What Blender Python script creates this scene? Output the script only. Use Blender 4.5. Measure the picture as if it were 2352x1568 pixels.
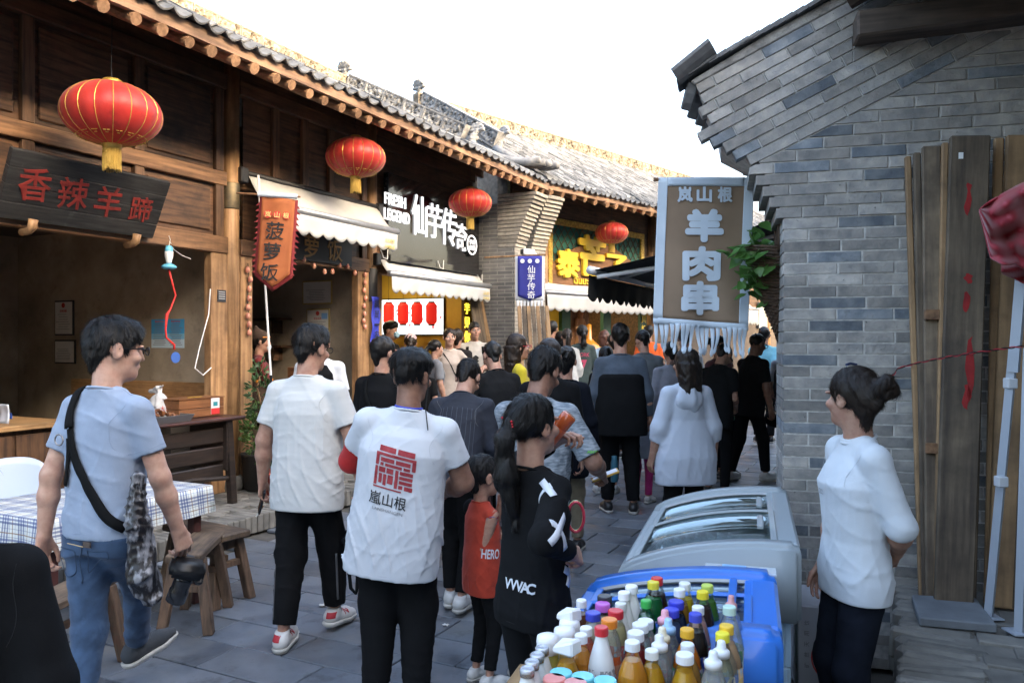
import bpy, bmesh, math, random
import numpy as np
from mathutils import Vector, Matrix
from mathutils.bvhtree import BVHTree

scene = bpy.context.scene
for o in list(bpy.data.objects):
    bpy.data.objects.remove(o)
C = scene.collection
R = random.Random(11)

# ------------------------------------------------------------------ camera, sky, sun, exposure
H = 1.68                                    # eye height
FPX, CX, CY = 1800.0, 1176.0, 784.0         # focal length and centre measured on a 2352 px wide view of the photograph
cam_d = bpy.data.cameras.new('camera')
cam_d.sensor_width = 36.0
cam_d.lens = 36.0 * FPX / 2352.0
cam_d.clip_end = 500.0
cam_d.clip_start = 0.05
cam = bpy.data.objects.new('camera', cam_d)
C.objects.link(cam)
cam.location = (0, 0, H)
cam.rotation_euler = (math.radians(90), 0, 0)
scene.camera = cam

SUN_EL, SUN_AZ = math.radians(14.0), math.radians(122.0)   # azimuth clockwise from +Y
world = bpy.data.worlds.new('World')
scene.world = world
world.use_nodes = True
wn = world.node_tree.nodes
wn.clear()
sky = wn.new('ShaderNodeTexSky')
sky.sky_type = 'NISHITA'
sky.sun_disc = False
sky.sun_elevation = SUN_EL
sky.sun_rotation = SUN_AZ
sky.air_density = 1.0
sky.dust_density = 9.0
sky.ozone_density = 1.0
bg = wn.new('ShaderNodeBackground')
bg.inputs['Strength'].default_value = 0.15
wo = wn.new('ShaderNodeOutputWorld')
world.node_tree.links.new(sky.outputs[0], bg.inputs[0])
world.node_tree.links.new(bg.outputs[0], wo.inputs[0])

sun_d = bpy.data.lights.new('sun', 'SUN')
sun_d.energy = 0.6
sun_d.angle = math.radians(2.0)
sun_d.color = (1.0, 0.86, 0.66)
sun = bpy.data.objects.new('sun', sun_d)
C.objects.link(sun)
to_sun = Vector((math.sin(SUN_AZ) * math.cos(SUN_EL), math.cos(SUN_AZ) * math.cos(SUN_EL), math.sin(SUN_EL)))
sun.rotation_euler = to_sun.to_track_quat('Z', 'Y').to_euler()
sun.location = (6, -4, 12)

vs = scene.view_settings
vs.view_transform = 'Standard'
vs.look = 'None'
vs.exposure = 3.8
vs.gamma = 1.0
vs.use_curve_mapping = False
scene.cycles.max_bounces = 8
scene.cycles.transparent_max_bounces = 12
scene.cycles.use_adaptive_sampling = True
scene.cycles.adaptive_threshold = 0.02
scene.cycles.use_denoising = True
scene.cycles.caustics_reflective = False
scene.cycles.caustics_refractive = False

# ------------------------------------------------------------------ helpers: positions
def P(u, v, Y):
    return Vector(((u - CX) / FPX * Y, Y, H - (v - CY) / FPX * Y))
def G(u, v, z=0.0):
    return P(u, v, (H - z) * FPX / (v - CY))
def plane_hit(u, v, p0, nrm):
    d = Vector(((u - CX) / FPX, 1.0, -(v - CY) / FPX))
    o = Vector((0, 0, H))
    t = (p0 - o).dot(nrm) / d.dot(nrm)
    return o + d * t

# ------------------------------------------------------------------ helpers: objects
def link(o, parent=None):
    C.objects.link(o)
    if parent is not None:
        o.parent = parent
    return o
def tag(o, label=None, cat=None, group=None, kind=None):
    if label: o['label'] = label
    if cat: o['category'] = cat
    if group: o['group'] = group
    if kind: o['kind'] = kind
    return o
def thing(name, label, cat, loc=(0, 0, 0), rz=0.0, group=None, rot=None):
    o = bpy.data.objects.new(name, None)
    o.empty_display_size = .1
    link(o)
    o.location = loc
    o.rotation_euler = rot if rot else (0, 0, rz)
    return tag(o, label, cat, group)
def inst(src, parent=None, loc=None, rot=None, mat=None, name=None):
    o = src.copy()
    if name: o.name = name
    link(o, parent)
    if loc is not None: o.location = loc
    if rot is not None: o.rotation_euler = rot
    return o
def copy_tree(o, parent=None):
    c = o.copy()
    C.objects.link(c)
    c.parent = parent
    for ch in list(o.children):
        copy_tree(ch, c)
    return c
def meshobj(name, me, mat=None, parent=None, smooth=False):
    if mat is not None and not me.materials: me.materials.append(mat)
    if smooth: me.shade_smooth()
    return link(bpy.data.objects.new(name, me), parent)

class MB:
    """collects faces of one part"""
    def __init__(s): s.v, s.f = [], []
    def add(s, vs, fs):
        b = len(s.v)
        s.v += [tuple(x) for x in vs]
        s.f += [tuple(i + b for i in f) for f in fs]
        return s
    def box(s, c, size, M=None):
        x, y, z = (k / 2 for k in size)
        vs = [Vector((i * x, j * y, k * z)) for k in (-1, 1) for j in (-1, 1) for i in (-1, 1)]
        if M is not None: vs = [M @ p for p in vs]
        c = Vector(c)
        return s.add([p + c for p in vs], [(0, 2, 3, 1), (4, 5, 7, 6), (0, 1, 5, 4), (2, 6, 7, 3), (0, 4, 6, 2), (1, 3, 7, 5)])
    def bb(s, lo, hi):
        return s.box([(a + b) / 2 for a, b in zip(lo, hi)], [abs(b - a) for a, b in zip(lo, hi)])
    def par(s, o, a, b, c):
        o, a, b, c = map(Vector, (o, a, b, c))
        vs = [o + i * a + j * b + k * c for k in (0, 1) for j in (0, 1) for i in (0, 1)]
        fs = [(0, 2, 3, 1), (4, 5, 7, 6), (0, 1, 5, 4), (2, 6, 7, 3), (0, 4, 6, 2), (1, 3, 7, 5)]
        if a.cross(b).dot(c) < 0: fs = [f[::-1] for f in fs]
        return s.add(vs, fs)
    def tube(s, pts, r, n=8, cap=True):
        pts = [Vector(p) for p in pts]
        rs = r if isinstance(r, (list, tuple)) else [r] * len(pts)
        b = len(s.v); m = len(pts); up = None
        for i, p in enumerate(pts):
            t = (pts[min(i + 1, m - 1)] - pts[max(i - 1, 0)])
            t = t.normalized() if t.length > 1e-9 else Vector((0, 0, 1))
            if up is None:
                up = Vector((0, 0, 1)) if abs(t.z) < .9 else Vector((1, 0, 0))
            x = t.cross(up)
            x = x.normalized() if x.length > 1e-6 else t.orthogonal().normalized()
            y = x.cross(t); up = y
            for k in range(n):
                a = 2 * math.pi * k / n
                s.v.append(tuple(p + x * (rs[i] * math.cos(a)) + y * (rs[i] * math.sin(a))))
        for i in range(m - 1):
            for k in range(n):
                s.f.append((b + i * n + k, b + i * n + (k + 1) % n, b + (i + 1) * n + (k + 1) % n, b + (i + 1) * n + k))
        if cap:
            s.f.append(tuple(b + k for k in range(n - 1, -1, -1)))
            s.f.append(tuple(b + (m - 1) * n + k for k in range(n)))
        return s
    def lathe(s, prof, n=20, M=None, c=(0, 0, 0)):
        b = len(s.v); c = Vector(c)
        for r, z in prof:
            for k in range(n):
                a = 2 * math.pi * k / n
                p = Vector((r * math.cos(a), r * math.sin(a), z))
                if M is not None: p = M @ p
                s.v.append(tuple(p + c))
        m = len(prof)
        for i in range(m - 1):
            for k in range(n):
                s.f.append((b + i * n + k, b + i * n + (k + 1) % n, b + (i + 1) * n + (k + 1) % n, b + (i + 1) * n + k))
        ring = prof[0] == prof[-1]
        if prof[0][0] > 1e-5 and not ring: s.f.append(tuple(b + k for k in range(n - 1, -1, -1)))
        if prof[-1][0] > 1e-5 and not ring: s.f.append(tuple(b + (m - 1) * n + k for k in range(n)))
        return s
    def prism(s, poly, o, ax, ay, depth):
        """poly in 2d (counter-clockwise), placed at o + x*ax + y*ay, front face there, extruded by -depth along ax x ay"""
        o, ax, ay = Vector(o), Vector(ax), Vector(ay)
        nrm = ax.cross(ay).normalized(); n = len(poly)
        fr = [o + ax * x + ay * y for x, y in poly]
        bk = [p - nrm * depth for p in fr]
        return s.add(fr + bk, [tuple(range(n)), tuple(range(2 * n - 1, n - 1, -1))] + [(i, i + n, (i + 1) % n + n, (i + 1) % n) for i in range(n)])
    def grid(s, fn, nu, nv):
        b = len(s.v)
        for j in range(nv + 1):
            for i in range(nu + 1):
                s.v.append(tuple(fn(i / nu, j / nv)))
        for j in range(nv):
            for i in range(nu):
                a = b + j * (nu + 1) + i
                s.f.append((a, a + 1, a + nu + 2, a + nu + 1))
        return s
    def mesh(s, name, bevel=0, smooth=False, seg=1):
        me = bpy.data.meshes.new(name)
        me.from_pydata(s.v, [], s.f)
        if bevel:
            bm = bmesh.new(); bm.from_mesh(me)
            bmesh.ops.remove_doubles(bm, verts=bm.verts, dist=1e-6)
            bmesh.ops.bevel(bm, geom=[e for e in bm.edges if len(e.link_faces) == 2 and e.calc_face_angle(0) > .6], offset=bevel, segments=seg, affect='EDGES', clamp_overlap=True)
            bm.to_mesh(me); bm.free()
        if smooth: me.shade_smooth()
        me.validate()
        return me
    def build(s, name, mat, parent=None, bevel=0, smooth=False, seg=1):
        return meshobj(name, s.mesh(name, bevel, smooth, seg), mat, parent)
    def solid(s, name, mat, parent, t, smooth=True, off=0):
        o = s.build(name, mat, parent, smooth=smooth)
        m = o.modifiers.new('thick', 'SOLIDIFY'); m.thickness = t; m.offset = off
        return o

def clip_poly(poly, a, b, c):
    """keep a*x+b*y<=c"""
    out = []
    for i in range(len(poly)):
        p, q = poly[i], poly[(i + 1) % len(poly)]
        dp, dq = a * p[0] + b * p[1] - c, a * q[0] + b * q[1] - c
        if dp <= 0: out.append(p)
        if dp * dq < 0:
            t = dp / (dp - dq)
            out.append((p[0] + t * (q[0] - p[0]), p[1] + t * (q[1] - p[1])))
    return out

# ------------------------------------------------------------------ helpers: materials
MATS = {}
def PM(name, col, rough=.6, metal=0, var=0, col2=None, nscale=8, nlo=.35, nhi=.65, detail=4, stretch=(1, 1, 1), bscale=0, bstr=.2, bdist=.01, bstretch=None,
       island=0, spec=.5, trans=0, ior=1.45, emit=0, emitcol=None, sheen=0, coat=0, sub=0, dirt=None, dscale=2.0, dlo=.5, dhi=.7, rvar=0, alpha=1, translucent=0, wst=None):
    if name in MATS: return MATS[name]
    m = bpy.data.materials.new(name); m.use_nodes = True
    N, L = m.node_tree.nodes, m.node_tree.links
    b = N['Principled BSDF']
    tc = N.new('ShaderNodeTexCoord'); oi = N.new('ShaderNodeObjectInfo')
    sc = N.new('ShaderNodeVectorMath'); sc.operation = 'SCALE'; sc.inputs[0].default_value = (37.1, 17.7, 23.3); L.new(oi.outputs['Random'], sc.inputs['Scale'])
    ad = N.new('ShaderNodeVectorMath'); ad.operation = 'ADD'; L.new(tc.outputs['Object'], ad.inputs[0]); L.new(sc.outputs[0], ad.inputs[1])
    def noise(scale, det, st, rough_=.55):
        mp = N.new('ShaderNodeMapping'); mp.inputs['Scale'].default_value = st; L.new(ad.outputs[0], mp.inputs[0])
        n = N.new('ShaderNodeTexNoise'); n.inputs['Scale'].default_value = scale; n.inputs['Detail'].default_value = det; n.inputs['Roughness'].default_value = rough_
        L.new(mp.outputs[0], n.inputs[0]); return n.outputs[0]
    def ramp(src, lo, hi):
        r = N.new('ShaderNodeMapRange'); r.inputs['From Min'].default_value = lo; r.inputs['From Max'].default_value = hi; L.new(src, r.inputs['Value']); return r.outputs[0]
    def mix(fac, a, c):
        x = N.new('ShaderNodeMix'); x.data_type = 'RGBA'
        L.new(fac, x.inputs[0])
        for s_, i in ((a, 6), (c, 7)):
            if isinstance(s_, tuple): x.inputs[i].default_value = (*s_, 1)
            else: L.new(s_, x.inputs[i])
        return x.outputs[2]
    cur = tuple(col)
    if col2 is not None: cur = mix(ramp(noise(nscale, detail, stretch), nlo, nhi), cur, tuple(col2))
    if dirt is not None: cur = mix(ramp(noise(dscale, 5, (1, 1, 1), .65), dlo, dhi), cur, tuple(dirt))
    for amt, src in ((var, oi.outputs['Random']), (island, None)):
        if not amt: continue
        if src is None:
            g = N.new('ShaderNodeNewGeometry'); src = g.outputs['Random Per Island']
        mr = N.new('ShaderNodeMapRange'); mr.inputs['To Min'].default_value = 1 - amt; mr.inputs['To Max'].default_value = 1 + amt; L.new(src, mr.inputs['Value'])
        x = N.new('ShaderNodeMix'); x.data_type = 'RGBA'; x.blend_type = 'MULTIPLY'; x.inputs[0].default_value = 1
        if isinstance(cur, tuple): x.inputs[6].default_value = (*cur, 1)
        else: L.new(cur, x.inputs[6])
        L.new(mr.outputs[0], x.inputs[7]); cur = x.outputs[2]
    for ws in (wst or ()):          # stains and wear that run across neighbouring pieces: scale, from, to, factor at the high end
        g = N.new('ShaderNodeNewGeometry'); n = N.new('ShaderNodeTexNoise'); n.inputs['Scale'].default_value = ws[0]; n.inputs['Detail'].default_value = 8; n.inputs['Roughness'].default_value = .65; L.new(g.outputs['Position'], n.inputs[0])
        mr = N.new('ShaderNodeMapRange'); mr.inputs['From Min'].default_value = ws[1]; mr.inputs['From Max'].default_value = ws[2]; mr.inputs['To Min'].default_value = 1; mr.inputs['To Max'].default_value = ws[3]; L.new(n.outputs[0], mr.inputs['Value'])
        x = N.new('ShaderNodeMix'); x.data_type = 'RGBA'; x.blend_type = 'MULTIPLY'; x.inputs[0].default_value = 1
        if isinstance(cur, tuple): x.inputs[6].default_value = (*cur, 1)
        else: L.new(cur, x.inputs[6])
        L.new(mr.outputs[0], x.inputs[7]); cur = x.outputs[2]
    if isinstance(cur, tuple): b.inputs['Base Color'].default_value = (*cur, 1)
    else: L.new(cur, b.inputs['Base Color'])
    b.inputs['Roughness'].default_value = rough; b.inputs['Metallic'].default_value = metal
    if rvar:
        mr = N.new('ShaderNodeMapRange'); mr.inputs['From Min'].default_value = .3; mr.inputs['From Max'].default_value = .7
        mr.inputs['To Min'].default_value = max(.03, rough - rvar); mr.inputs['To Max'].default_value = min(1, rough + rvar)
        L.new(noise(max(nscale, 3), 4, stretch), mr.inputs['Value']); L.new(mr.outputs[0], b.inputs['Roughness'])
    b.inputs['Specular IOR Level'].default_value = spec
    b.inputs['IOR'].default_value = ior
    b.inputs['Transmission Weight'].default_value = trans
    b.inputs['Alpha'].default_value = alpha
    if sheen: b.inputs['Sheen Weight'].default_value = sheen
    if coat: b.inputs['Coat Weight'].default_value = coat
    if sub:
        b.inputs['Subsurface Weight'].default_value = sub; b.inputs['Subsurface Radius'].default_value = (.01, .004, .002)
    if emit:
        b.inputs['Emission Strength'].default_value = emit; b.inputs['Emission Color'].default_value = (*(emitcol or col), 1)
    if bscale:
        bp = N.new('ShaderNodeBump'); bp.inputs['Strength'].default_value = bstr; bp.inputs['Distance'].default_value = bdist
        L.new(noise(bscale, 5, bstretch or stretch, .6), bp.inputs['Height']); L.new(bp.outputs[0], b.inputs['Normal'])
    if translucent:
        tr = N.new('ShaderNodeBsdfTranslucent')
        if isinstance(cur, tuple): tr.inputs[0].default_value = (*cur, 1)
        else: L.new(cur, tr.inputs[0])
        mx = N.new('ShaderNodeMixShader'); mx.inputs[0].default_value = translucent
        out = [n for n in N if n.type == 'OUTPUT_MATERIAL'][0]
        L.new(b.outputs[0], mx.inputs[1]); L.new(tr.outputs[0], mx.inputs[2]); L.new(mx.outputs[0], out.inputs[0])
    MATS[name] = m
    return m
def thin_glass(name, tint=(.9, .94, .94), rough=.02, ior=1.5, gain=1.0):
    """clear sheet: lets light through, mirrors more at grazing angles"""
    if name in MATS: return MATS[name]
    m = bpy.data.materials.new(name); m.use_nodes = True; N, L = m.node_tree.nodes, m.node_tree.links; N.clear()
    o = N.new('ShaderNodeOutputMaterial'); t = N.new('ShaderNodeBsdfTransparent'); t.inputs[0].default_value = (*tint, 1); g = N.new('ShaderNodeBsdfGlossy'); g.inputs['Roughness'].default_value = rough
    fr = N.new('ShaderNodeFresnel'); fr.inputs[0].default_value = ior; mu = N.new('ShaderNodeMath'); mu.operation = 'MULTIPLY'; mu.inputs[1].default_value = gain; mu.use_clamp = True
    x = N.new('ShaderNodeMixShader'); L.new(fr.outputs[0], mu.inputs[0]); L.new(mu.outputs[0], x.inputs[0]); L.new(t.outputs[0], x.inputs[1]); L.new(g.outputs[0], x.inputs[2]); L.new(x.outputs[0], o.inputs[0]); MATS[name] = m; return m
def wood(name, c1, c2, grain='z', rough=.65, var=.18, scale=6, dirt=None, dlo=.5, dhi=.75, bstr=.35, dscale=2.2, wst=((1.1, .45, .7, .5), (7, .5, .75, .7))):
    st = {'x': (.7, 9, 9), 'y': (9, .7, 9), 'z': (9, 9, .7)}[grain]
    return PM(name, c1, rough, col2=c2, nscale=scale, nlo=.38, nhi=.66, detail=6, stretch=st, bscale=scale * 2.2, bstr=bstr, bdist=.004, var=var, dirt=dirt, dscale=dscale, dlo=dlo, dhi=dhi, wst=wst)

# ------------------------------------------------------------------ helpers: lettering
GLY = {}
def glyphs(text, bold=.0, cut=0.0, res=3, spacing=1.0):
    """flat mesh of a line of text: unit height, centred on x and y; returns verts (x, y) and faces"""
    key = (text, bold, cut, res, spacing)
    if key in GLY: return GLY[key]
    cu = bpy.data.curves.new('t', 'FONT'); cu.body = text; cu.size = 1; cu.align_x = 'CENTER'; cu.resolution_u = res; cu.fill_mode = 'FRONT'
    cu.offset = bold; cu.space_character = spacing
    ob = bpy.data.objects.new('t', cu); C.objects.link(ob)
    dg = bpy.context.evaluated_depsgraph_get()
    me = bpy.data.meshes.new_from_object(ob.evaluated_get(dg))
    bpy.data.objects.remove(ob); bpy.data.curves.remove(cu)
    bm = bmesh.new(); bm.from_mesh(me)
    bmesh.ops.triangulate(bm, faces=bm.faces)
    bmesh.ops.remove_doubles(bm, verts=bm.verts, dist=1e-5)
    if cut:
        for _ in range(4):
            e = [e for e in bm.edges if e.calc_length() > cut]
            if not e: break
            bmesh.ops.subdivide_edges(bm, edges=e, cuts=1)
            bmesh.ops.triangulate(bm, faces=[f for f in bm.faces if len(f.verts) > 3])
    vs = np.array([v.co[:2] for v in bm.verts]) if bm.verts else np.zeros((0, 2))
    bm.verts.index_update()
    fs = [tuple(v.index for v in f.verts) for f in bm.faces]
    bm.free(); bpy.data.meshes.remove(me)
    if len(vs):
        lo, hi = vs.min(0), vs.max(0)
        vs = (vs - (lo + hi) / 2) / max(1e-6, (hi - lo)[1])
    GLY[key] = (vs, fs)
    return vs, fs
def letters(text, o, ax, ay, h, mat, parent, name='lettering', bold=0, depth=.004, w=None, res=3):
    """raised lettering, height h, centred on o in the plane ax/ay; w forces the total width"""
    vs, fs = glyphs(text, bold, 0, res)
    o, ax, ay = Vector(o), Vector(ax).normalized(), Vector(ay).normalized()
    nr = ax.cross(ay).normalized()
    wid = (vs[:, 0].max() - vs[:, 0].min()) or 1
    sx = (w / wid) if w else h
    fr = [o + ax * (x * sx) + ay * (y * h) + nr * depth for x, y in vs]
    n = len(fr)
    bk = [p - nr * depth * .98 for p in fr]
    cnt = {}
    for f in fs:
        for i in range(3):
            e = (f[i], f[(i + 1) % 3]); cnt[tuple(sorted(e))] = cnt.get(tuple(sorted(e)), 0) + 1
    side = []
    # orientation: make front faces look along nr
    fs2 = []
    for f in fs:
        a, b, c = (fr[i] for i in f)
        g = f if (b - a).cross(c - a).dot(nr) > 0 else f[::-1]
        fs2.append(g)
        for i in range(3):
            p, q = g[i], g[(i + 1) % 3]
            if cnt[tuple(sorted((p, q)))] == 1: side.append((q, p, p + n, q + n))
    return MB().add(fr + bk, fs2 + side).build(name, mat, parent)
def chars_column(text, o, ax, ay, h, pitch, mat, parent, name='lettering', bold=0, depth=.004):
    mb = []
    for i, ch in enumerate(text):
        mb.append(letters(ch, Vector(o) - Vector(ay).normalized() * (pitch * i), ax, ay, h, mat, parent, name, bold, depth))
    return mb

# ------------------------------------------------------------------ helpers: soft shapes from distance fields
class Vol:
    def __init__(s, lo, hi, h):
        s.h = h; s.lo = np.array(lo, np.float32)
        s.n = np.maximum(4, np.ceil((np.array(hi) - s.lo) / h).astype(int) + 1)
        s.ax = [(s.lo[i] + h * np.arange(s.n[i])).astype(np.float32) for i in range(3)]
        s.f = np.full(tuple(s.n), .07, np.float32)
    def sub(s, lo, hi):
        sl = []
        for i in range(3):
            a = int(max(0, math.floor((lo[i] - s.lo[i]) / s.h))); b = int(min(s.n[i], math.ceil((hi[i] - s.lo[i]) / s.h) + 1))
            if b <= a: return None
            sl.append(slice(a, b))
        return tuple(sl), s.ax[0][sl[0]][:, None, None], s.ax[1][sl[1]][None, :, None], s.ax[2][sl[2]][None, None, :]
    def put(s, sl, d, k, op):
        f = s.f[sl]
        if op == 'sub':
            d = -d; hh = np.maximum(k - np.abs(f - d), 0) / max(k, 1e-6)
            s.f[sl] = np.maximum(f, d) + hh * hh * k * .25
        else:
            hh = np.maximum(k - np.abs(f - d), 0) / max(k, 1e-6)
            s.f[sl] = np.minimum(f, d) - hh * hh * k * .25
    def cap(s, a, b, ra, rb=None, k=.02, op='add', ends=None, cuts=()):
        rb = ra if rb is None else rb
        a, b = np.array(a, float), np.array(b, float); m = max(ra, rb) + .07
        q = s.sub(np.minimum(a, b) - m, np.maximum(a, b) + m)
        if q is None: return s
        sl, X, Y, Z = q
        ba = b - a; L2 = max(1e-9, float(ba @ ba))
        t = np.clip(((X - a[0]) * ba[0] + (Y - a[1]) * ba[1] + (Z - a[2]) * ba[2]) / L2, 0, 1)
        d = np.sqrt((X - a[0] - t * ba[0]) ** 2 + (Y - a[1] - t * ba[1]) ** 2 + (Z - a[2] - t * ba[2]) ** 2) - (ra + (rb - ra) * t)
        if ends is not None:            # flat end at b
            nb = ba / math.sqrt(L2)
            d = np.maximum(d, (X - b[0]) * nb[0] + (Y - b[1]) * nb[1] + (Z - b[2]) * nb[2] - ends)
        for cp, cn in cuts:
            d = np.maximum(d, (X - cp[0]) * cn[0] + (Y - cp[1]) * cn[1] + (Z - cp[2]) * cn[2])
        s.put(sl, d.astype(np.float32), k, op); return s
    def ell(s, c, r, k=.02, op='add', M=None):
        c = np.array(c, float); m = max(r) + .07
        q = s.sub(c - m, c + m)
        if q is None: return s
        sl, X, Y, Z = q
        x, y, z = X - c[0], Y - c[1], Z - c[2]
        if M is not None:
            M = np.array(M)[:3, :3]
            x, y, z = (M[0, i] * x + M[1, i] * y + M[2, i] * z for i in range(3))
        k0 = np.sqrt((x / r[0]) ** 2 + (y / r[1]) ** 2 + (z / r[2]) ** 2)
        k1 = np.sqrt((x / r[0] ** 2) ** 2 + (y / r[1] ** 2) ** 2 + (z / r[2] ** 2) ** 2) + 1e-6
        s.put(sl, (k0 * (k0 - 1) / k1).astype(np.float32), k, op); return s
    def loft(s, o, M, st, k=.02, ex=2.4, op='add'):
        """st rows: z, rx, ry, cy along the axis M[:,2] from o"""
        st = np.array(st, float); o = np.array(o, float); M = np.array(M)[:3, :3]
        ext = np.array([max(st[:, 1]), max(st[:, 2]) + max(abs(st[:, 3])), 0]) + .07
        cor = np.array([o + M @ np.array([i * ext[0], j * ext[1], z]) for i in (-1, 1) for j in (-1, 1) for z in (st[0, 0] - .07, st[-1, 0] + .07)])
        q = s.sub(cor.min(0), cor.max(0))
        if q is None: return s
        sl, X, Y, Z = q
        dx, dy, dz = X - o[0], Y - o[1], Z - o[2]
        x, y, z = (M[0, i] * dx + M[1, i] * dy + M[2, i] * dz for i in range(3))
        zz = np.clip(z, st[0, 0], st[-1, 0])
        rx, ry, cy = (np.interp(zz, st[:, 0], st[:, i]) for i in (1, 2, 3))
        e = (np.abs(x / rx) ** ex + np.abs((y - cy) / ry) ** ex) ** (1 / ex)
        d = (e - 1) * np.minimum(rx, ry) * .9
        d = np.maximum(d, np.maximum(st[0, 0] - z, z - st[-1, 0]))
        s.put(sl, d.astype(np.float32), k, op); return s
    def cut(s, p, n):
        n = np.array(n, float); n /= np.linalg.norm(n)
        X, Y, Z = s.ax[0][:, None, None], s.ax[1][None, :, None], s.ax[2][None, None, :]
        s.f = np.maximum(s.f, ((X - p[0]) * n[0] + (Y - p[1]) * n[1] + (Z - p[2]) * n[2]).astype(np.float32)); return s
    def warp(s, amp, fr, seed, st=(1, 1, 1), near=.03):
        """folds and unevenness: adds a few warped waves near the surface"""
        rg = np.random.RandomState(seed)
        i, j, k = np.nonzero(np.abs(s.f) < near)
        x, y, z = s.ax[0][i] * st[0], s.ax[1][j] * st[1], s.ax[2][k] * st[2]
        t = np.zeros(len(x), np.float32)
        for o_ in range(4):
            a, b2 = rg.randn(3), rg.randn(3); a /= np.linalg.norm(a); b2 /= np.linalg.norm(b2)
            w = fr * (1 + .55 * o_)
            t += np.sin(w * (a[0] * x + a[1] * y + a[2] * z) + 2.2 * np.sin(.6 * w * (b2[0] * x + b2[1] * y + b2[2] * z) + rg.rand() * 6) + rg.rand() * 6) / (1 + .5 * o_)
        s.f[i, j, k] += amp * .5 * t; return s
    def folds(s, amp, fr, seed, st=(1, 1, 1), near=.03, p=2.5, zr=None, fade=None):
        """narrow creases standing proud of the cloth, in patches"""
        rg = np.random.RandomState(seed)
        i, j, k = np.nonzero(np.abs(s.f) < near)
        X, Y, Z = s.ax[0][i], s.ax[1][j], s.ax[2][k]
        x, y, z = X * st[0], Y * st[1], Z * st[2]
        t = np.zeros(len(x), np.float32)
        for o_ in range(3):
            a, b2, c2 = rg.randn(3), rg.randn(3), rg.randn(3); a /= np.linalg.norm(a); b2 /= np.linalg.norm(b2); c2 /= np.linalg.norm(c2)
            w = fr * (1 + .5 * o_)
            r = 1 - np.abs(np.sin(.5 * w * (a[0] * x + a[1] * y + a[2] * z) + 1.3 * np.sin(9 * (b2[0] * X + b2[1] * Y + b2[2] * Z) + rg.rand() * 6)))
            m = np.clip(.35 + .9 * np.sin(11 * (c2[0] * X + c2[1] * Y + c2[2] * Z) + rg.rand() * 6), 0, 1)
            t += r ** p * m
        if zr is not None: t *= np.clip((zr[1] - Z) / (zr[1] - zr[0]), 0, 1)
        if fade is not None:
            fp, fn, fd = fade; t *= np.clip(((X - fp[0]) * fn[0] + (Y - fp[1]) * fn[1] + (Z - fp[2]) * fn[2]) / fd, 0, 1)
        s.f[i, j, k] -= amp * t; return s
    def nets(s):
        f = s.f; sg = f < 0
        nx, ny, nz = f.shape
        c = np.zeros((nx - 1, ny - 1, nz - 1), np.uint8)
        for a in (0, 1):
            for b in (0, 1):
                for d in (0, 1): c += sg[a:nx - 1 + a, b:ny - 1 + b, d:nz - 1 + d]
        act = (c > 0) & (c < 8)
        I = np.argwhere(act)
        if not len(I): return np.zeros((0, 3)), np.zeros((0, 4), int)
        mp = np.full(act.shape, -1, np.int32); mp[act] = np.arange(len(I))
        acc = np.zeros((len(I), 3)); cnt = np.zeros(len(I))
        cs = [(a, b, d) for a in (0, 1) for b in (0, 1) for d in (0, 1)]
        val = {o: f[I[:, 0] + o[0], I[:, 1] + o[1], I[:, 2] + o[2]] for o in cs}
        for o in cs:
            for axi in range(3):
                if o[axi]: continue
                p = list(o); p[axi] = 1; p = tuple(p)
                f1, f2 = val[o], val[p]; m = (f1 < 0) != (f2 < 0)
                t = np.where(m, f1 / np.where(m, f1 - f2, 1), 0)
                q = np.array(o, float)[None] + t[:, None] * (np.array(p) - np.array(o))[None]
                acc += q * m[:, None]; cnt += m
        V = s.lo[None] + s.h * (I + acc / cnt[:, None])
        F = []
        for axi in range(3):
            u, w = (axi + 1) % 3, (axi + 2) % 3
            a = [slice(1, -1)] * 3; a[axi] = slice(0, -1); b = list(a); b[axi] = slice(1, None)
            s1, s2 = sg[tuple(a)], sg[tuple(b)]
            E_ = np.argwhere(s1 != s2)
            if not len(E_): continue
            inside = s1[tuple(E_.T)]
            E_ = E_ + 1; E_[:, axi] -= 1
            q = []
            for du, dw in ((-1, -1), (0, -1), (0, 0), (-1, 0)):
                g = E_.copy(); g[:, u] += du; g[:, w] += dw
                q.append(mp[tuple(g.T)])
            q = np.stack(q, 1); q[~inside] = q[~inside][:, ::-1]
            F.append(q)
        return V, np.concatenate(F)
def mesh_np(name, V, F):
    me = bpy.data.meshes.new(name)
    me.from_pydata(V.tolist(), [], F.tolist())
    me.shade_smooth()
    return me
def bvh_of(me):
    return BVHTree.FromPolygons([v.co for v in me.vertices], [tuple(p.vertices) for p in me.polygons])
def decal(vs, fs, o, ax, ay, bvh, name, mat, parent, off=.003):
    """a flat print laid on a soft surface: vs in metres along ax, ay about o"""
    o, ax, ay = Vector(o), Vector(ax).normalized(), Vector(ay).normalized()
    nr = ax.cross(ay).normalized(); out = []
    for x, y in vs:
        p = o + ax * x + ay * y + nr * .25
        hit, hn, _, _ = bvh.ray_cast(p, -nr, .6)
        if hit is None: hit, hn, _, _ = bvh.find_nearest(p - nr * .25)
        out.append(hit + nr * off)
    fs2 = []
    for f in fs:
        a, b, c = (out[i] for i in f[:3])
        fs2.append(f if (b - a).cross(c - a).dot(nr) > 0 else tuple(f[::-1]))
    return MB().add(out, fs2).build(name, mat, parent)
def decal_text(text, h, o, ax, ay, bvh, mat, parent, name='print', bold=.01, off=.003, w=None):
    vs, fs = glyphs(text, bold, .18)
    sx = h if not w else w / (vs[:, 0].max() - vs[:, 0].min())
    return decal([(x * sx, y * h) for x, y in vs], fs, o, ax, ay, bvh, name, mat, parent, off)
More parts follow.
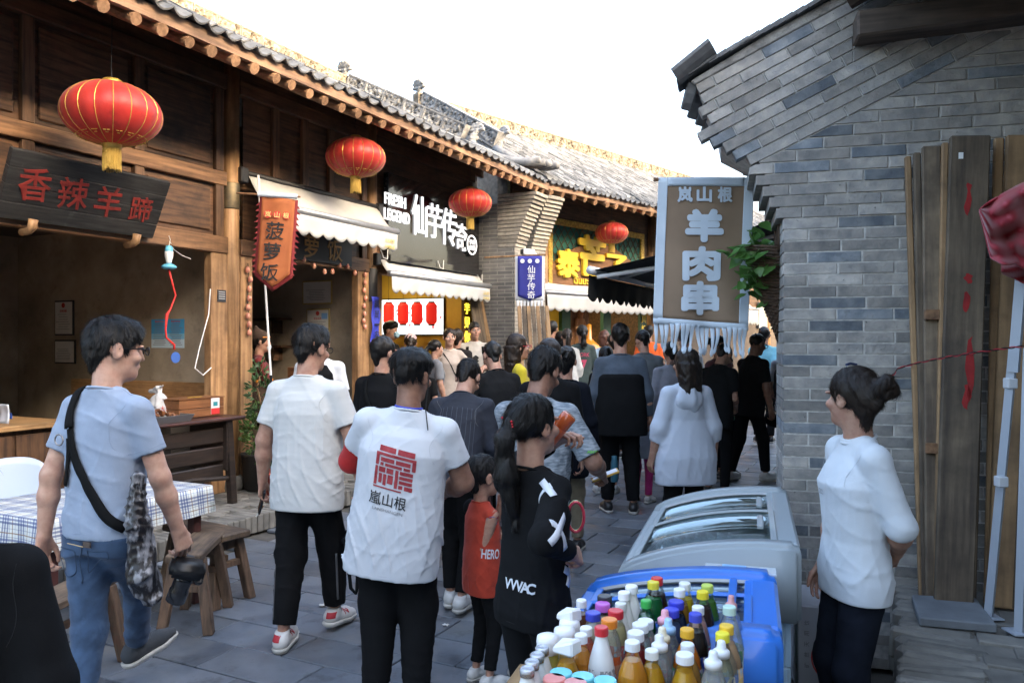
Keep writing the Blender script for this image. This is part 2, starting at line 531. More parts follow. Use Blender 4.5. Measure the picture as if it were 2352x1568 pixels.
def strap(pts, width, bvh, name, mat, parent, off=.008, n=28, conform=True, thick=.003):
    """webbing that follows a surface along a chain of points"""
    pts = [Vector(p) for p in pts]
    L = [0]
    for a, b in zip(pts, pts[1:]): L.append(L[-1] + (b - a).length)
    pos, nrm = [], []
    for i in range(n + 1):
        t = L[-1] * i / n; j = max(k for k in range(len(L)) if L[k] <= t + 1e-9); j = min(j, len(pts) - 2)
        q = pts[j].lerp(pts[j + 1], (t - L[j]) / max(1e-6, L[j + 1] - L[j]))
        hit, hn, _, dist = bvh.find_nearest(q)
        if conform and hit is not None: pos.append(hit + hn * off); nrm.append(hn)
        else: pos.append(q); nrm.append(hn if hn is not None else Vector((0, -1, 0)))
    for _ in range(3):
        pos = [pos[0]] + [(pos[i - 1] + pos[i] * 2 + pos[i + 1]) / 4 for i in range(1, n)] + [pos[-1]]
        nrm = [nrm[0]] + [(nrm[i - 1] + nrm[i] * 2 + nrm[i + 1]).normalized() for i in range(1, n)] + [nrm[-1]]
    mb = MB()
    for i in range(n + 1):
        t = (pos[min(i + 1, n)] - pos[max(i - 1, 0)]).normalized(); s_ = t.cross(nrm[i]).normalized() * (width / 2)
        mb.v += [tuple(pos[i] - s_), tuple(pos[i] + nrm[i] * thick), tuple(pos[i] + s_)]
    for i in range(n):
        a = i * 3; mb.f += [(a, a + 3, a + 4, a + 1), (a + 1, a + 4, a + 5, a + 2)]
    return mb.solid(name, mat, parent, thick)

# ------------------------------------------------------------------ materials
M_slab = PM('slate_paving', (.112, .13, .158), .44, var=.26, col2=(.18, .195, .218), nscale=3.2, nlo=.3, nhi=.7, detail=7, bscale=9, bstr=.6, bdist=.004, dirt=(.2, .2, .195), dscale=1.7, dlo=.52, dhi=.78, rvar=.16, spec=.5, wst=((.9, .42, .68, .62), (4.5, .56, .66, .6), (26, .6, .7, .75)))
M_joint = PM('paving_joint', (.11, .1, .085), .95, col2=(.06, .055, .05), nscale=6)
M_step = PM('old_grey_brick', (.2, .19, .17), .85, var=.28, col2=(.12, .115, .105), nscale=7, detail=6, bscale=14, bstr=.8, bdist=.006)
M_brick = PM('blue_grey_brick', (.36, .333, .3), .88, var=.34, col2=(.2, .198, .195), nscale=13, nlo=.34, nhi=.7, detail=9, bscale=42, bstr=.9, bdist=.006, dirt=(.05, .05, .048), dscale=42, dlo=.66, dhi=.72, wst=((1.3, .45, .7, .68), (5, .52, .72, .72), (2.2, .5, .3, 1.25)))
M_brick_blue = PM('dark_blue_brick', (.105, .122, .142), .85, var=.35, col2=(.24, .25, .255), nscale=10, nlo=.38, nhi=.75, detail=9, bscale=42, bstr=.9, bdist=.006, wst=((5, .52, .72, 1.5), (16, .55, .7, .7)))
M_mortar = PM('pale_mortar', (.55, .53, .5), .95, col2=(.36, .35, .33), nscale=30, bscale=60, bstr=.5, bdist=.004)
M_cement = PM('rough_cement', (.36, .345, .32), .95, col2=(.2, .19, .18), nscale=12, detail=8, bscale=25, bstr=.9, bdist=.02)
M_tile = PM('grey_roof_tile', (.15, .15, .15), .85, var=.25, col2=(.1, .1, .102), nscale=9, detail=5, bscale=22, bstr=.5, bdist=.006, island=.35)
M_tilefield = PM('weathered_roof_tiles', (.25, .245, .235), .85, col2=(.13, .13, .13), nscale=2.2, nlo=.3, nhi=.72, detail=6, bscale=22, bstr=.5, bdist=.006, island=.4)
M_ridge = PM('carved_ridge_stone', (.175, .15, .12), .9, var=.16, col2=(.1, .08, .06), nscale=8, detail=6, bscale=20, bstr=.7, bdist=.012)
M_ridgeg = PM('shaded_carved_ridge', (.24, .24, .24), .9, var=.15, col2=(.14, .14, .145), nscale=8, detail=6, bscale=20, bstr=.7, bdist=.012)  # grey copy of the ridge stone, shade put into the colour
M_oldwood = wood('dark_old_boards', (.145, .072, .036), (.045, .023, .013), 'y', .55, .2, 3.0, dirt=(.03, .018, .012))
M_oldwoodv = wood('dark_old_posts', (.15, .078, .04), (.055, .03, .018), 'z', .55, .15, 3.0)
M_post = wood('honey_wood_post', (.43, .25, .12), (.22, .115, .052), 'z', .55, .15, 2.6, dirt=(.13, .07, .035), dlo=.5, dhi=.8)
M_beam = wood('brown_beam', (.27, .142, .07), (.1, .05, .025), 'y', .55, .15, 2.6)
M_raft = wood('rafter_wood', (.42, .24, .135), (.24, .13, .07), 'x', .6, .25, 4)
M_eaveb = wood('eave_board_wood', (.4, .24, .15), (.17, .1, .065), 'y', .7, .1, 2.5)
M_plaster = PM('mud_plaster', (.42, .345, .255), .95, col2=(.31, .25, .18), nscale=2.5, detail=6, bscale=40, bstr=.3, bdist=.004, wst=((.8, .4, .7, .55), (6, .55, .7, .75)))
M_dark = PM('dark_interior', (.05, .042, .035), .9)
M_iron = PM('black_iron', (.03, .03, .032), .5, .3)
M_plank = wood('grey_brown_plank', (.2, .15, .1), (.075, .055, .04), 'z', .75, .3, 2.6, dirt=(.05, .038, .028), dlo=.48, dhi=.75)

# ------------------------------------------------------------------ frames
class Frame:
    """x: towards the street, y: along the eave, z: up"""
    def __init__(s, o, ang):
        s.o = Vector((o[0], o[1], 0)); s.ang = ang
        s.s = Vector((math.sin(ang), math.cos(ang), 0)); s.n = Vector((math.cos(ang), -math.sin(ang), 0))
    def w(s, b, a, z=0): return s.o + s.n * b + s.s * a + Vector((0, 0, z))
    def hit(s, u, v, b):
        p = plane_hit(u, v, s.o + s.n * b, s.n); q = p - s.o
        return q.dot(s.s), p.z
    def hita(s, u, v, a):
        p = plane_hit(u, v, s.o + s.s * a, s.s); q = p - s.o
        return q.dot(s.n), p.z
    def loc(s, p):
        q = Vector(p) - s.o
        return q.dot(s.n), q.dot(s.s), p[2]
F1 = Frame((-5.636, 0), math.atan(.491))
F2 = Frame((.62, 12.7), math.radians(42.5))

# ------------------------------------------------------------------ street
g = MB(); g.grid(lambda i, j: (-150 + 300 * i, -150 + 300 * j, -.03), 2, 2)
street = g.build('street', M_joint)
street.location = F1.o; street.rotation_euler = (0, 0, -F1.ang); tag(street, kind='structure')
slab_me = MB().box((0, 0, -.0125), (.592, .292, .025)).mesh('paving_slab', .004); slab_me.materials.append(M_slab)
cells = []
for r in range(-6, 62):
    for c in range(-3, 16):
        b = c * .6 + (.3 if r % 2 else 0) + .3 + R.uniform(-.004, .004); a = r * .3 + .15
        if b < .1 or (b > 4.6 and a > 5.9) or b > 9: continue
        w = F1.w(b, a)
        if w.y < .4: continue
        u, v = CX + FPX * w.x / w.y, CY + FPX * H / w.y
        vis = -150 < u < 2450 and 900 < v < 1640
        cells.append((-(1 if vis else 0), w.y, b, a))
cells.sort()
stuff = MB()
for i, (vis, _, b, a) in enumerate(cells):
    rot = (R.gauss(0, .0025), R.gauss(0, .0025), R.gauss(0, .003))
    if vis and i < 285:
        o = link(bpy.data.objects.new('paving_slab', slab_me), street)
        o.location = (b, a, R.gauss(0, .0012)); o.rotation_euler = rot
    else:
        stuff.box((b, a, -.0125), (.592, .292, .025), Matrix.Rotation(rot[2], 3, 'Z'))
tag(stuff.build('distant_paving', PM('slate_far', (.105, .122, .148), .44, col2=(.17, .185, .207), nscale=3.2, detail=7, bscale=9, bstr=.6, bdist=.004, island=.3, rvar=.15), street), kind='stuff')

# left raised walk with brick edge
walk = MB().bb((-1.3, .5, -.02), (-.262, 13.2, .128)).build('raised_walk', M_joint); walk.location = F1.o; walk.rotation_euler = (0, 0, -F1.ang); tag(walk, kind='structure')
eb = MB().box((0, 0, 0), (.25, .062, .155)).mesh('edge_brick', .008); eb.materials.append(M_step)
tb = MB().box((0, 0, 0), (.24, .115, .03)).mesh('walk_brick', .005); tb.materials.append(M_step)
a = 3.6
while a < 12.0:
    o = link(bpy.data.objects.new('edge_brick', eb), walk); o.location = (-.13 + R.gauss(0, .006), a, .072 + R.gauss(0, .003)); o.rotation_euler = (R.gauss(0, .015), R.gauss(0, .01), R.gauss(0, .02)); a += .069
a = 4.4; row = 0
while a < 11.5:
    for c in range(4):
        b = -.385 - c * .25 - (.12 if row % 2 else 0)
        if b < -1.22: continue
        o = link(bpy.data.objects.new('walk_brick', tb), walk); o.location = (b, a, .133 + R.gauss(0, .002)); o.rotation_euler = (R.gauss(0, .008), R.gauss(0, .008), R.gauss(0, .012))
    a += .122; row += 1

# ------------------------------------------------------------------ roof pieces shared by the houses
def arc_tile(w, l, dep, t, n=5, sgn=1):
    mb = MB()
    for y, dz in ((0, 0), (l, .012)):
        for k in range(n + 1):
            x = -w / 2 + w * k / n; z = dep * (1 - (1 - (2 * x / w) ** 2)) * sgn
            mb.v += [(x, y, z + dz), (x, y, z + dz + t)]
    m = 2 * (n + 1)
    for k in range(n):
        a, b = 2 * k, 2 * k + 2
        mb.f += [(a + 1, b + 1, m + b + 1, m + a + 1), (a, m + a, m + b, b), (a, b, b + 1, a + 1), (m + a, m + a + 1, m + b + 1, m + b)]
    mb.f += [(0, 1, m + 1, m), (m - 2, 2 * m - 2, 2 * m - 1, m - 1)]
    return mb
def carved(name, L, Hh, T, seed):
    rg = random.Random(seed); nx, nz = 26, 14
    blobs = []
    for i in range(9):
        cx = L * (.12 + .76 * (i % 5) / 4) - L / 2 + rg.uniform(-.02, .02); cz = Hh * (.3 if i < 5 else .7) + rg.uniform(-.02, .02)
        blobs.append((cx, cz, rg.uniform(.03, .05), rg.uniform(.02, .035), rg.uniform(0, 3.1), .03))
    for i in range(16):
        blobs.append((rg.uniform(-.42, .42) * L, rg.uniform(.2, .8) * Hh, .013, .024, rg.uniform(0, 3.1), -.05))
    def f(i, j):
        x, z = (i - .5) * L, j * Hh; d = 0
        fr = min(i, 1 - i) * L; ft = min(j, 1 - j) * Hh
        if fr > .02 and ft > .03:
            d = -.02
            for cx, cz, rx, rz, an, amp in blobs:
                ux = (x - cx) * math.cos(an) + (z - cz) * math.sin(an); uz = -(x - cx) * math.sin(an) + (z - cz) * math.cos(an)
                d += amp * math.exp(-(ux / rx) ** 2 - (uz / rz) ** 2)
        return d
    mb = MB()
    mb.grid(lambda i, j: (T / 2 + f(i, j), (i - .5) * L, j * Hh), nx, nz)
    mb.grid(lambda i, j: (-T / 2 - f(i, j), (.5 - i) * L, j * Hh), nx, nz)
    mb.grid(lambda i, j: (T / 2 - T * j, (i - .5) * L, Hh), nx, 1)
    for sg in (-1, 1): mb.grid(lambda i, j: (T / 2 - T * i, sg * L / 2, j * Hh), 1, nz)
    return mb.mesh(name)
CARVE = [carved('ridge_block', .44, .3, .16, k) for k in (1, 2, 3)]
vo = Vol((-.13, -.26, -.05), (.13, .26, .68), .016)
vo.cap((0, 0, 0), (0, .02, .3), .09, .07, .03).cap((0, .02, .28), (0, -.06, .42), .07, .06, .03)
for k in range(7):
    an = math.radians(-75 + k * 26); vo.cap((0, -.05, .42), (0, -.05 + .15 * math.sin(an), .42 + .17 * math.cos(an)), .03, .045, .012)
for k in range(3): vo.ell((.06, .05 - .05 * k, .1 + .1 * k), (.04, .05, .05), .01)
vo.warp(.012, 40, 5)
ORN = mesh_np('ridge_ornament', *vo.nets())

def roof(root, a0, a1, zE, Rd, zR, raft=.24, tile=.175, mraft=M_raft, ridge_m=M_ridge, over=.1, ends=(), rows=28, indiv=True, skip_r=None):
    """eave line at x=0; the roof plane rises towards x=-Rd"""
    tanp = (zR - .45 - zE) / Rd
    sl = math.atan(tanp)
    rm = MB().tube([(.03, 0, 0), (-1.7, 0, 1.73 * tanp)], [.049, .052], 10).mesh('rafter', smooth=False); rm.materials.append(mraft)
    a = a0 + .12
    while a < a1 - .05:
        o = link(bpy.data.objects.new('rafter', rm), root); o.location = (R.gauss(0, .012), a + R.gauss(0, .01), zE + R.gauss(0, .005)); s_ = R.uniform(.9, 1.08); o.scale = (1, s_, s_); a += raft
    MB().par((.045, a0, zE + .05), (-.05, 0, 0), (0, a1 - a0, 0), (.012, 0, .1)).build('eave_board', M_eaveb, root)
    MB().par((0, a0, zE + .055), (-Rd, 0, Rd * tanp), (0, a1 - a0, 0), (0, 0, .04)).build('roof_deck', M_oldwood, root)
    zt = zE + .165
    em = arc_tile(tile * .98, .3, .045, .016).mesh('eave_tile'); em.materials.append(M_tile)
    cm = arc_tile(tile * .62, .3, -.04, .016).mesh('cover_tile'); cm.materials.append(M_tile)
    n = int((a1 - a0) / tile)
    for i in range(n):
        o = link(bpy.data.objects.new('eave_tile', em), root)
        o.location = (over + R.gauss(0, .012), a0 + tile * (i + .5), zt - over * tanp + .01 + R.gauss(0, .006)); o.rotation_euler = (sl + R.gauss(0, .03), R.gauss(0, .04), math.pi / 2 + R.gauss(0, .03))
    # tile field behind the eave row, one mesh
    V, Fc = [], []
    tm = arc_tile(tile * .96, .2, .04, .014, 4)
    tv = np.array(tm.v); tf = np.array(tm.f)
    rg = np.random.RandomState(3)
    step = Rd / math.cos(sl) / rows; k = 0
    for i in range(n):
        for j in range(rows):
            d = .05 + j * step
            cy, sy = math.cos(sl - .07), math.sin(sl - .07)
            x, y, z = tv[:, 0] + rg.randn() * .006, tv[:, 1], tv[:, 2] + rg.randn() * .004
            wx = -(d + y * cy) * math.cos(sl) / math.cos(sl) ; 
            px = -d * math.cos(sl) - y * cy + z * sy
            pz = zt + d * math.sin(sl) + y * sy + z * cy
            V.append(np.stack([px + .05, a0 + tile * (i + .5) + x, pz + .012], 1)); Fc.append(tf + k * len(tv)); k += 1
    me = bpy.data.meshes.new('roof_tiles'); me.from_pydata(np.concatenate(V).tolist(), [], np.concatenate(Fc).tolist())
    tag(meshobj('roof_tiles', me, M_tilefield, root), kind='stuff')
    # ridge: brick courses and carved blocks
    for z0, z1, t in ((zR - .5, zR - .42, .24), (zR - .415, zR - .36, .2), (zR - .355, zR - .3, .26)):
        MB().bb((-Rd - t / 2, a0, z0), (-Rd + t / 2, a1, z1)).build('ridge_course', ridge_m, root)
    a = a0; i = 0
    while a < a1 - .3:
        me = CARVE[i % 3]
        o = link(bpy.data.objects.new('ridge_block', me), root); o.location = (-Rd, a + .225, zR - .295); o.scale = (1, 1.0, 1)
        if not me.materials: me.materials.append(None)
        o.material_slots[0].link = 'OBJECT'; o.material_slots[0].material = ridge_m
        a += .45; i += 1
def verge(root, a, zE, Rd, zR, x_end, side, mat=M_ridgeg, tail=True):
    """sloping gable ridge with carved blocks and ornaments"""
    tanp = (zR - .45 - zE) / Rd; sl = math.atan(tanp); L = (Rd + x_end) / math.cos(sl)
    p0 = Vector((-Rd, a, zE + .22 + Rd * tanp)); d = Vector((math.cos(sl), 0, -math.sin(sl))); up = Vector((math.sin(sl), 0, math.cos(sl)))
    k = 0; s_ = .0
    while s_ < L - .3:
        me = CARVE[k % 3]; o = link(bpy.data.objects.new('gable_ridge_block', me), root)
        c = p0 + d * (s_ + .225); o.location = c; o.rotation_euler = (0, sl, math.pi / 2) if False else Matrix(((0, d.x, up.x), (-1, 0, 0), (0, d.z, up.z))).to_euler()
        if not me.materials: me.materials.append(None)
        o.material_slots[0].link = 'OBJECT'; o.material_slots[0].material = mat; s_ += .45; k += 1
    MB().par(p0 - up * .1 + Vector((0, -.12, 0)), d * L, (0, .24, 0), up * .1).build('gable_ridge_base', mat, root)
    for q, sc_, tilt in ((p0 + d * .0, .9, -.2), (p0 + d * L, .8, .3)):
        o = link(bpy.data.objects.new('ridge_ornament', ORN), root); o.location = q + Vector((0, 0, -.05)); o.rotation_euler = (0, tilt, math.pi / 2); o.scale = (sc_,) * 3
        if not ORN.materials: ORN.materials.append(M_ridgeg)
    if tail:
        e = p0 + d * L
        pts = [e + d * (t) + Vector((0, 0, .02 + .16 * max(0, (t - .55)) ** 2 * 2)) for t in (.05, .3, .6, .9, 1.2, 1.45)]
        for oy in (-.1, .1):
            MB().tube([p + Vector((0, oy, 0)) for p in pts], [.075, .072, .07, .068, .066, .06], 10).build('verge_tile_row', M_ridgeg, root, smooth=True)

def frame_root(name, label, cat, F):
    return thing(name, label, cat, F.o, -F.ang)

# ------------------------------------------------------------------ left timber shop house
LH = frame_root('shop_house', 'long dark timber shop house with log rafter ends and open counters', 'building', F1)
FA = -1.12
roof(LH, 3.2, 14.02, 4.05, 3.9, 6.45)
verge(LH, 13.9, 4.05, 3.9, 6.45, -1.3, 1)
def bx(name, b0, b1, a0, a1, z0, z1, mat, root=LH, bevel=0):
    return MB().bb((b0, a0, z0), (b1, a1, z1)).build(name, mat, root, bevel)
# columns, jambs, lintels
for a in (5.55, 8.47, 10.86):
    MB().tube([(FA, a, .15), (FA, a, 4.7)], .088, 20).build('column', M_post, LH, smooth=True)
    MB().lathe([(.13, .14), (.14, .19), (.13, .26), (.1, .3)], 20, c=(FA, a, 0)).build('column_base', M_step, LH, smooth=True)
MB().lathe([(.092, 3.04), (.094, 3.05), (.094, 3.3), (.092, 3.31)], 20, c=(FA, 8.47, 0)).build('iron_band', PM('brass_band', (.2, .15, .085), .45, .6, col2=(.1, .085, .06), nscale=9), LH, smooth=True)
MB().lathe([(.092, 2.2), (.097, 2.21), (.097, 2.62), (.092, 2.63)], 20, c=(FA, 10.86, 0)).build('iron_band', M_iron, LH, smooth=True)
for a0, a1 in ((8.17, 8.385), (8.56, 8.73), (10.54, 10.77), (10.95, 11.06), (13.44, 13.62)):
    bx('door_jamb', FA - .05, FA + .05, a0, a1, .15, 2.57, M_post, bevel=.006)
for a0, a1 in ((3.2, 8.385), (8.56, 10.77), (10.95, 13.62)):
    bx('lintel_beam', FA - .06, FA + .065, a0, a1, 2.572, 2.742, M_beam, bevel=.008)
    bx('middle_rail', FA - .04, FA + .045, a0, a1, 3.265, 3.405, M_beam, bevel=.006)
    bx('top_rail', FA - .05, FA + .05, a0, a1, 4.25, 4.4, M_oldwood, bevel=.006)
st = [3.3, 4.4, 5.38, 6.35, 7.36, 8.3]
for zz in ((2.744, 3.263), (3.407, 4.248)):
    for a0, a1 in zip(st, st[1:]):
        bx('stile', FA - .035, FA + .038, a1 - .05, a1 + .05, zz[0], zz[1], M_oldwoodv, bevel=.005)
        bx('wall_board', FA - .03, FA - .008, a0 + .052, a1 - .052, zz[0], zz[1], M_oldwood)
        bx('raised_panel', FA - .008, FA + .012, a0 + .1, a1 - .1, zz[0] + .05, zz[1] - .05, M_oldwood, bevel=.012)
st2 = [8.6, 9.1, 9.58, 10.05, 10.7]
for zz in ((2.744, 3.263), (3.407, 4.248)):
    for a0, a1 in zip(st2, st2[1:]):
        bx('stile', FA - .035, FA + .038, a1 - .05, a1 + .05, zz[0], zz[1], M_oldwoodv, bevel=.005)
        bx('wall_board', FA - .03, FA - .008, a0 + .052, a1 - .052, zz[0], zz[1], M_oldwood)
# rooms
bx('partition_wall', -4.6, FA - .055, 8.43, 8.52, .15, 4.2, M_plaster)
bx('partition_wall', -4.6, FA - .055, 10.82, 10.9, .15, 4.2, M_plaster)
bx('back_wall', -4.7, -4.605, 3.0, 14, .15, 5.2, M_plaster)
bx('partition_wall', -4.6, FA - .055, 3.1, 3.2, .15, 4.2, M_plaster)
bx('room_floor', -4.6, -1.32, 3.2, 13.7, .1, .149, M_step)
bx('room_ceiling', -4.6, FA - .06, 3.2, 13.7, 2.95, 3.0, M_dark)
M_yellow = PM('yellow_paint', (.62, .44, .06), .6, col2=(.5, .34, .05), nscale=3)
bx('yellow_wall', -4.6, FA - .055, 13.5, 13.58, .15, 2.9, M_yellow)
bx('threshold_board', FA - .06, FA + .06, 7.0, 8.165, .15, .33, M_beam, bevel=.006)
bx('counter_base', FA - .35, FA + .02, 11.07, 13.43, .15, .95, M_yellow)
bx('upper_boards', FA - .05, FA + .0, 3.2, 14.0, 4.4, 4.66, M_oldwood)
bx('upper_boards', FA - .05, FA - .0, 10.95, 13.62, 2.744, 4.4, M_oldwood)
MB().prism([(-7.8, 0), (FA - .1, 0), (FA - .1, 4.6), (-3.9, 5.95), (-7.8, 4.1)], (0, 13.6, 0), (1, 0, 0), (0, 0, 1), .35).build('gable_wall', M_brick, LH)
MB().par((-7.8, 3.2, 4.1), (3.9, 0, 1.95), (0, 10.8, 0), (0, 0, .05)).build('rear_roof_slope', M_tile, LH)
# gable pier with corbelled head at the end of the house
def brick_mat(name, axes, c1, c2, cm, bw=.27, rh=.0597):
    m = bpy.data.materials.new(name); m.use_nodes = True; N, L = m.node_tree.nodes, m.node_tree.links; b = N['Principled BSDF']
    tc = N.new('ShaderNodeTexCoord'); sp = N.new('ShaderNodeSeparateXYZ'); cb = N.new('ShaderNodeCombineXYZ'); L.new(tc.outputs['Object'], sp.inputs[0])
    L.new(sp.outputs['XYZ'.index(axes[0])], cb.inputs[0]); L.new(sp.outputs['XYZ'.index(axes[1])], cb.inputs[1])
    t = N.new('ShaderNodeTexBrick'); L.new(cb.outputs[0], t.inputs[0])
    for k, v in (('Scale', 1), ('Mortar Size', .006), ('Brick Width', bw), ('Row Height', rh), ('Bias', 0)): t.inputs[k].default_value = v
    t.inputs['Color1'].default_value = (*c1, 1); t.inputs['Color2'].default_value = (*c2, 1); t.inputs['Mortar'].default_value = (*cm, 1)
    ns = N.new('ShaderNodeTexNoise'); ns.inputs['Scale'].default_value = 6; ns.inputs['Detail'].default_value = 6; L.new(tc.outputs['Object'], ns.inputs[0])
    mr = N.new('ShaderNodeMapRange'); mr.inputs['To Min'].default_value = .55; mr.inputs['To Max'].default_value = 1.45; L.new(ns.outputs[0], mr.inputs[0])
    x = N.new('ShaderNodeMix'); x.data_type = 'RGBA'; x.blend_type = 'MULTIPLY'; x.inputs[0].default_value = 1; L.new(t.outputs[0], x.inputs[6]); L.new(mr.outputs[0], x.inputs[7]); L.new(x.outputs[2], b.inputs['Base Color'])
    b.inputs['Roughness'].default_value = .9
    bp = N.new('ShaderNodeBump'); bp.invert = True; bp.inputs['Strength'].default_value = .7; bp.inputs['Distance'].default_value = .008; L.new(t.outputs['Fac'], bp.inputs['Height']); L.new(bp.outputs[0], b.inputs['Normal'])
    return m
BM_xz = brick_mat('pier_brick_shaded', 'XZ', (.21, .2, .185), (.13, .128, .125), (.3, .28, .25))  # darker copy of the pier brick, shade of the side face in its colour
BM_yz = brick_mat('pier_brick_lit', 'YZ', (.3, .275, .235), (.2, .185, .165), (.4, .37, .32), .25)  # paler, warmer copy of the same brick, light on the street face painted in
M_corb = PM('corbel_brick', (.36, .325, .27), .9, var=.25, col2=(.22, .2, .175), nscale=10, bscale=30, bstr=.5, bdist=.006)  # pale warm tone includes the light falling on the corbels
def pier(root, a0, a1, b_edge, b_in, z_top, ncor, b_out):
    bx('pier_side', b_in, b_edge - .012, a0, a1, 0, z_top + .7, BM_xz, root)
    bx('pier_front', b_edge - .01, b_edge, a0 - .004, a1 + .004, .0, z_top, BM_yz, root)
    for i in range(ncor):
        t = (i + 1) / ncor; e = b_edge + (b_out - b_edge) * (t ** 1.25)
        bx('corbel_course', b_edge - .3, e, a0 - .01 - .002 * i, a1 + .01 + .002 * i, z_top + i * .0605, z_top + i * .0605 + .052, M_corb, root, .004)
        bx('corbel_core', b_edge - .28, e - .02, a0 + .005, a1 - .005, z_top + i * .0605 + .0515, z_top + (i + 1) * .0605 + .0005, M_mortar, root)
pier(LH, 13.63, 14.0, -.36, FA - .1, 3.18, 14, .03)

# ------------------------------------------------------------------ second house, turned along the bend
H2 = frame_root('corner_shop_house', 'grey tiled timber shop house with yellow lettering and a white awning', 'building', F2)
roof(H2, -.12, 11.5, 4.08, 3.2, 6.35, raft=.3, tile=.15, rows=26)
verge(H2, .02, 4.08, 3.2, 6.35, -1.2, -1)
pier(H2, -.05, .3, -.36, -1.2, 3.2, 14, .03)
walk2 = MB().bb((-1.3, -.2, -.02), (-.2, 12, .12)).build('far_raised_walk', M_step); walk2.location = F2.o; walk2.rotation_euler = (0, 0, -F2.ang); tag(walk2, kind='structure')
a_l, a_r = F2.hit(1255, 600, -1.1)[0], F2.hit(1478, 600, -1.1)[0]
for a in (a_l - .12, a_r + .28, a_r + 3.2, a_r + 6):
    MB().tube([(-1.1, a, .1), (-1.1, a, 4.6)], .11, 16).build('column', M_post, H2, smooth=True)
bx('lintel_beam', -1.17, -1.03, .3, 11.4, 2.42, 2.6, M_beam, H2)
bx('upper_boards', -1.16, -1.1, .3, 11.4, 2.6, 4.7, M_oldwood, H2)
bx('back_wall', -3.6, -3.5, .3, 11.4, .1, 4.2, M_yellow, H2)
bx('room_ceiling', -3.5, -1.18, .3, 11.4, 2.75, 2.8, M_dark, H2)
bx('side_wall', -3.5, -1.18, a_r + .2, a_r + .3, .1, 2.75, M_oldwood, H2)
bx('side_wall', -3.5, -1.18, .32, .4, .1, 2.75, M_yellow, H2)
bx('shop_counter', -1.3, -1.05, a_l, a_r, .1, 1.0, wood('counter_front', (.3, .16, .06), (.17, .09, .035), 'y'), H2)
bx('end_wall', -1.16, -1.1, a_r + .45, 11.4, .1, 2.42, PM('taupe_wall', (.12, .095, .08), .9, col2=(.09, .072, .06), nscale=3), H2)
M_green = PM('green_trim', (.03, .13, .085), .5)
for u in (1298, 1392):
    a, z = F2.hit(u, 700, -1.25); bx('green_post', -1.3, -1.22, a - .13, a + .13, 1.0, 2.42, M_green, H2)

MB().prism([(-6.4, 0), (-1.2, 0), (-1.2, 4.7), (-3.2, 5.8), (-6.4, 4)], (0, .02, 0), (1, 0, 0), (0, 0, 1), .26).build('gable_wall', M_brick, H2)
MB().par((-6.4, 0, 4.1), (3.2, 0, 1.75), (0, 11.5, 0), (0, 0, .05)).build('rear_roof_slope', M_tile, H2)

# ------------------------------------------------------------------ right brick gable house
KR = math.radians(15); K = Vector((1.43, 4.15, 0))
RH = thing('brick_house', 'grey brick gable house with slanting courses under a tiled eave', 'building', K, -KR)
ke = Vector((math.cos(KR), -math.sin(KR), 0)); km = Vector((math.sin(KR), math.cos(KR), 0))
def wp(u, v):
    p = plane_hit(u, v, K, km) - K
    return p.dot(ke), p.z
hC, bl = .0597, .272
brk = []
def brick(poly, mat, proud=0.0, depth=.07):
    if len(poly) < 3: return
    cx = sum(p[0] for p in poly) / len(poly); cz = sum(p[1] for p in poly) / len(poly)
    w = max(p[0] for p in poly) - min(p[0] for p in poly); h = max(p[1] for p in poly) - min(p[1] for p in poly)
    if w < .02 or h < .012: return
    y = -.004 - abs(R.gauss(0, .0016)) - proud; ch = .0035; n = len(poly)
    def sh(p, k):
        d = math.hypot(p[0] - cx, p[1] - cz) or 1
        return (p[0] - (p[0] - cx) / d * k, p[1] - (p[1] - cz) / d * k)
    fr = [(sh(p, ch)[0] - cx, y, sh(p, ch)[1] - cz) for p in poly]; md = [(p[0] - cx, y + .003, p[1] - cz) for p in poly]; bk = [(p[0] - cx, depth, p[1] - cz) for p in poly]
    fs = [tuple(range(n))] + [(i, i + n, (i + 1) % n + n, (i + 1) % n) for i in range(n)] + [(i + n, i + 2 * n, (i + 1) % n + 2 * n, (i + 1) % n + n) for i in range(n)]
    o = MB().add(fr + md + bk, fs).build('brick', mat, RH); o.location = (cx, 0, cz)
al = math.radians(25.3); bo = (-.115, 2.637)      # slanting courses: angle and start
ex, ez = (math.cos(al), math.sin(al)), (-math.sin(al), math.cos(al))
lim = bo[0] * -math.sin(al) + bo[1] * math.cos(al)
def bm_(): return M_brick_blue if R.random() < .15 else M_brick
TR = 1.75
for i in range(0, 56):
    z0 = i * hC; left = 0 if i < 39 else -(i - 38) * .034
    if i > 43: left = -.2
    t = left - (0 if i % 2 else bl * .5) if i < 39 else left - (bl * .5 if i % 2 else 0)
    if i < 39: t = 0 - (bl * .52 if i % 2 else 0)
    while t < TR:
        w = bl + R.gauss(0, .006) * 1.0
        a_, b_ = max(t, left) + .004, min(t + w, TR) - .004
        poly = [(a_, z0 + .004), (b_, z0 + .004), (b_, z0 + hC - .004), (a_, z0 + hC - .004)]
        poly = clip_poly(poly, -math.sin(al), math.cos(al), lim - .005)
        vis = (b_ > .62 and z0 < .4)
        if b_ > a_ and not vis and not (z0 > 3.3): brick(poly, bm_(), .0 if i < 39 else .004, .5 if a_ <= left + .01 else .07)
        t += w
lefts = [-.05, -.104, -.131, -.177, -.222, -.136, -.16, -.122, -.118]
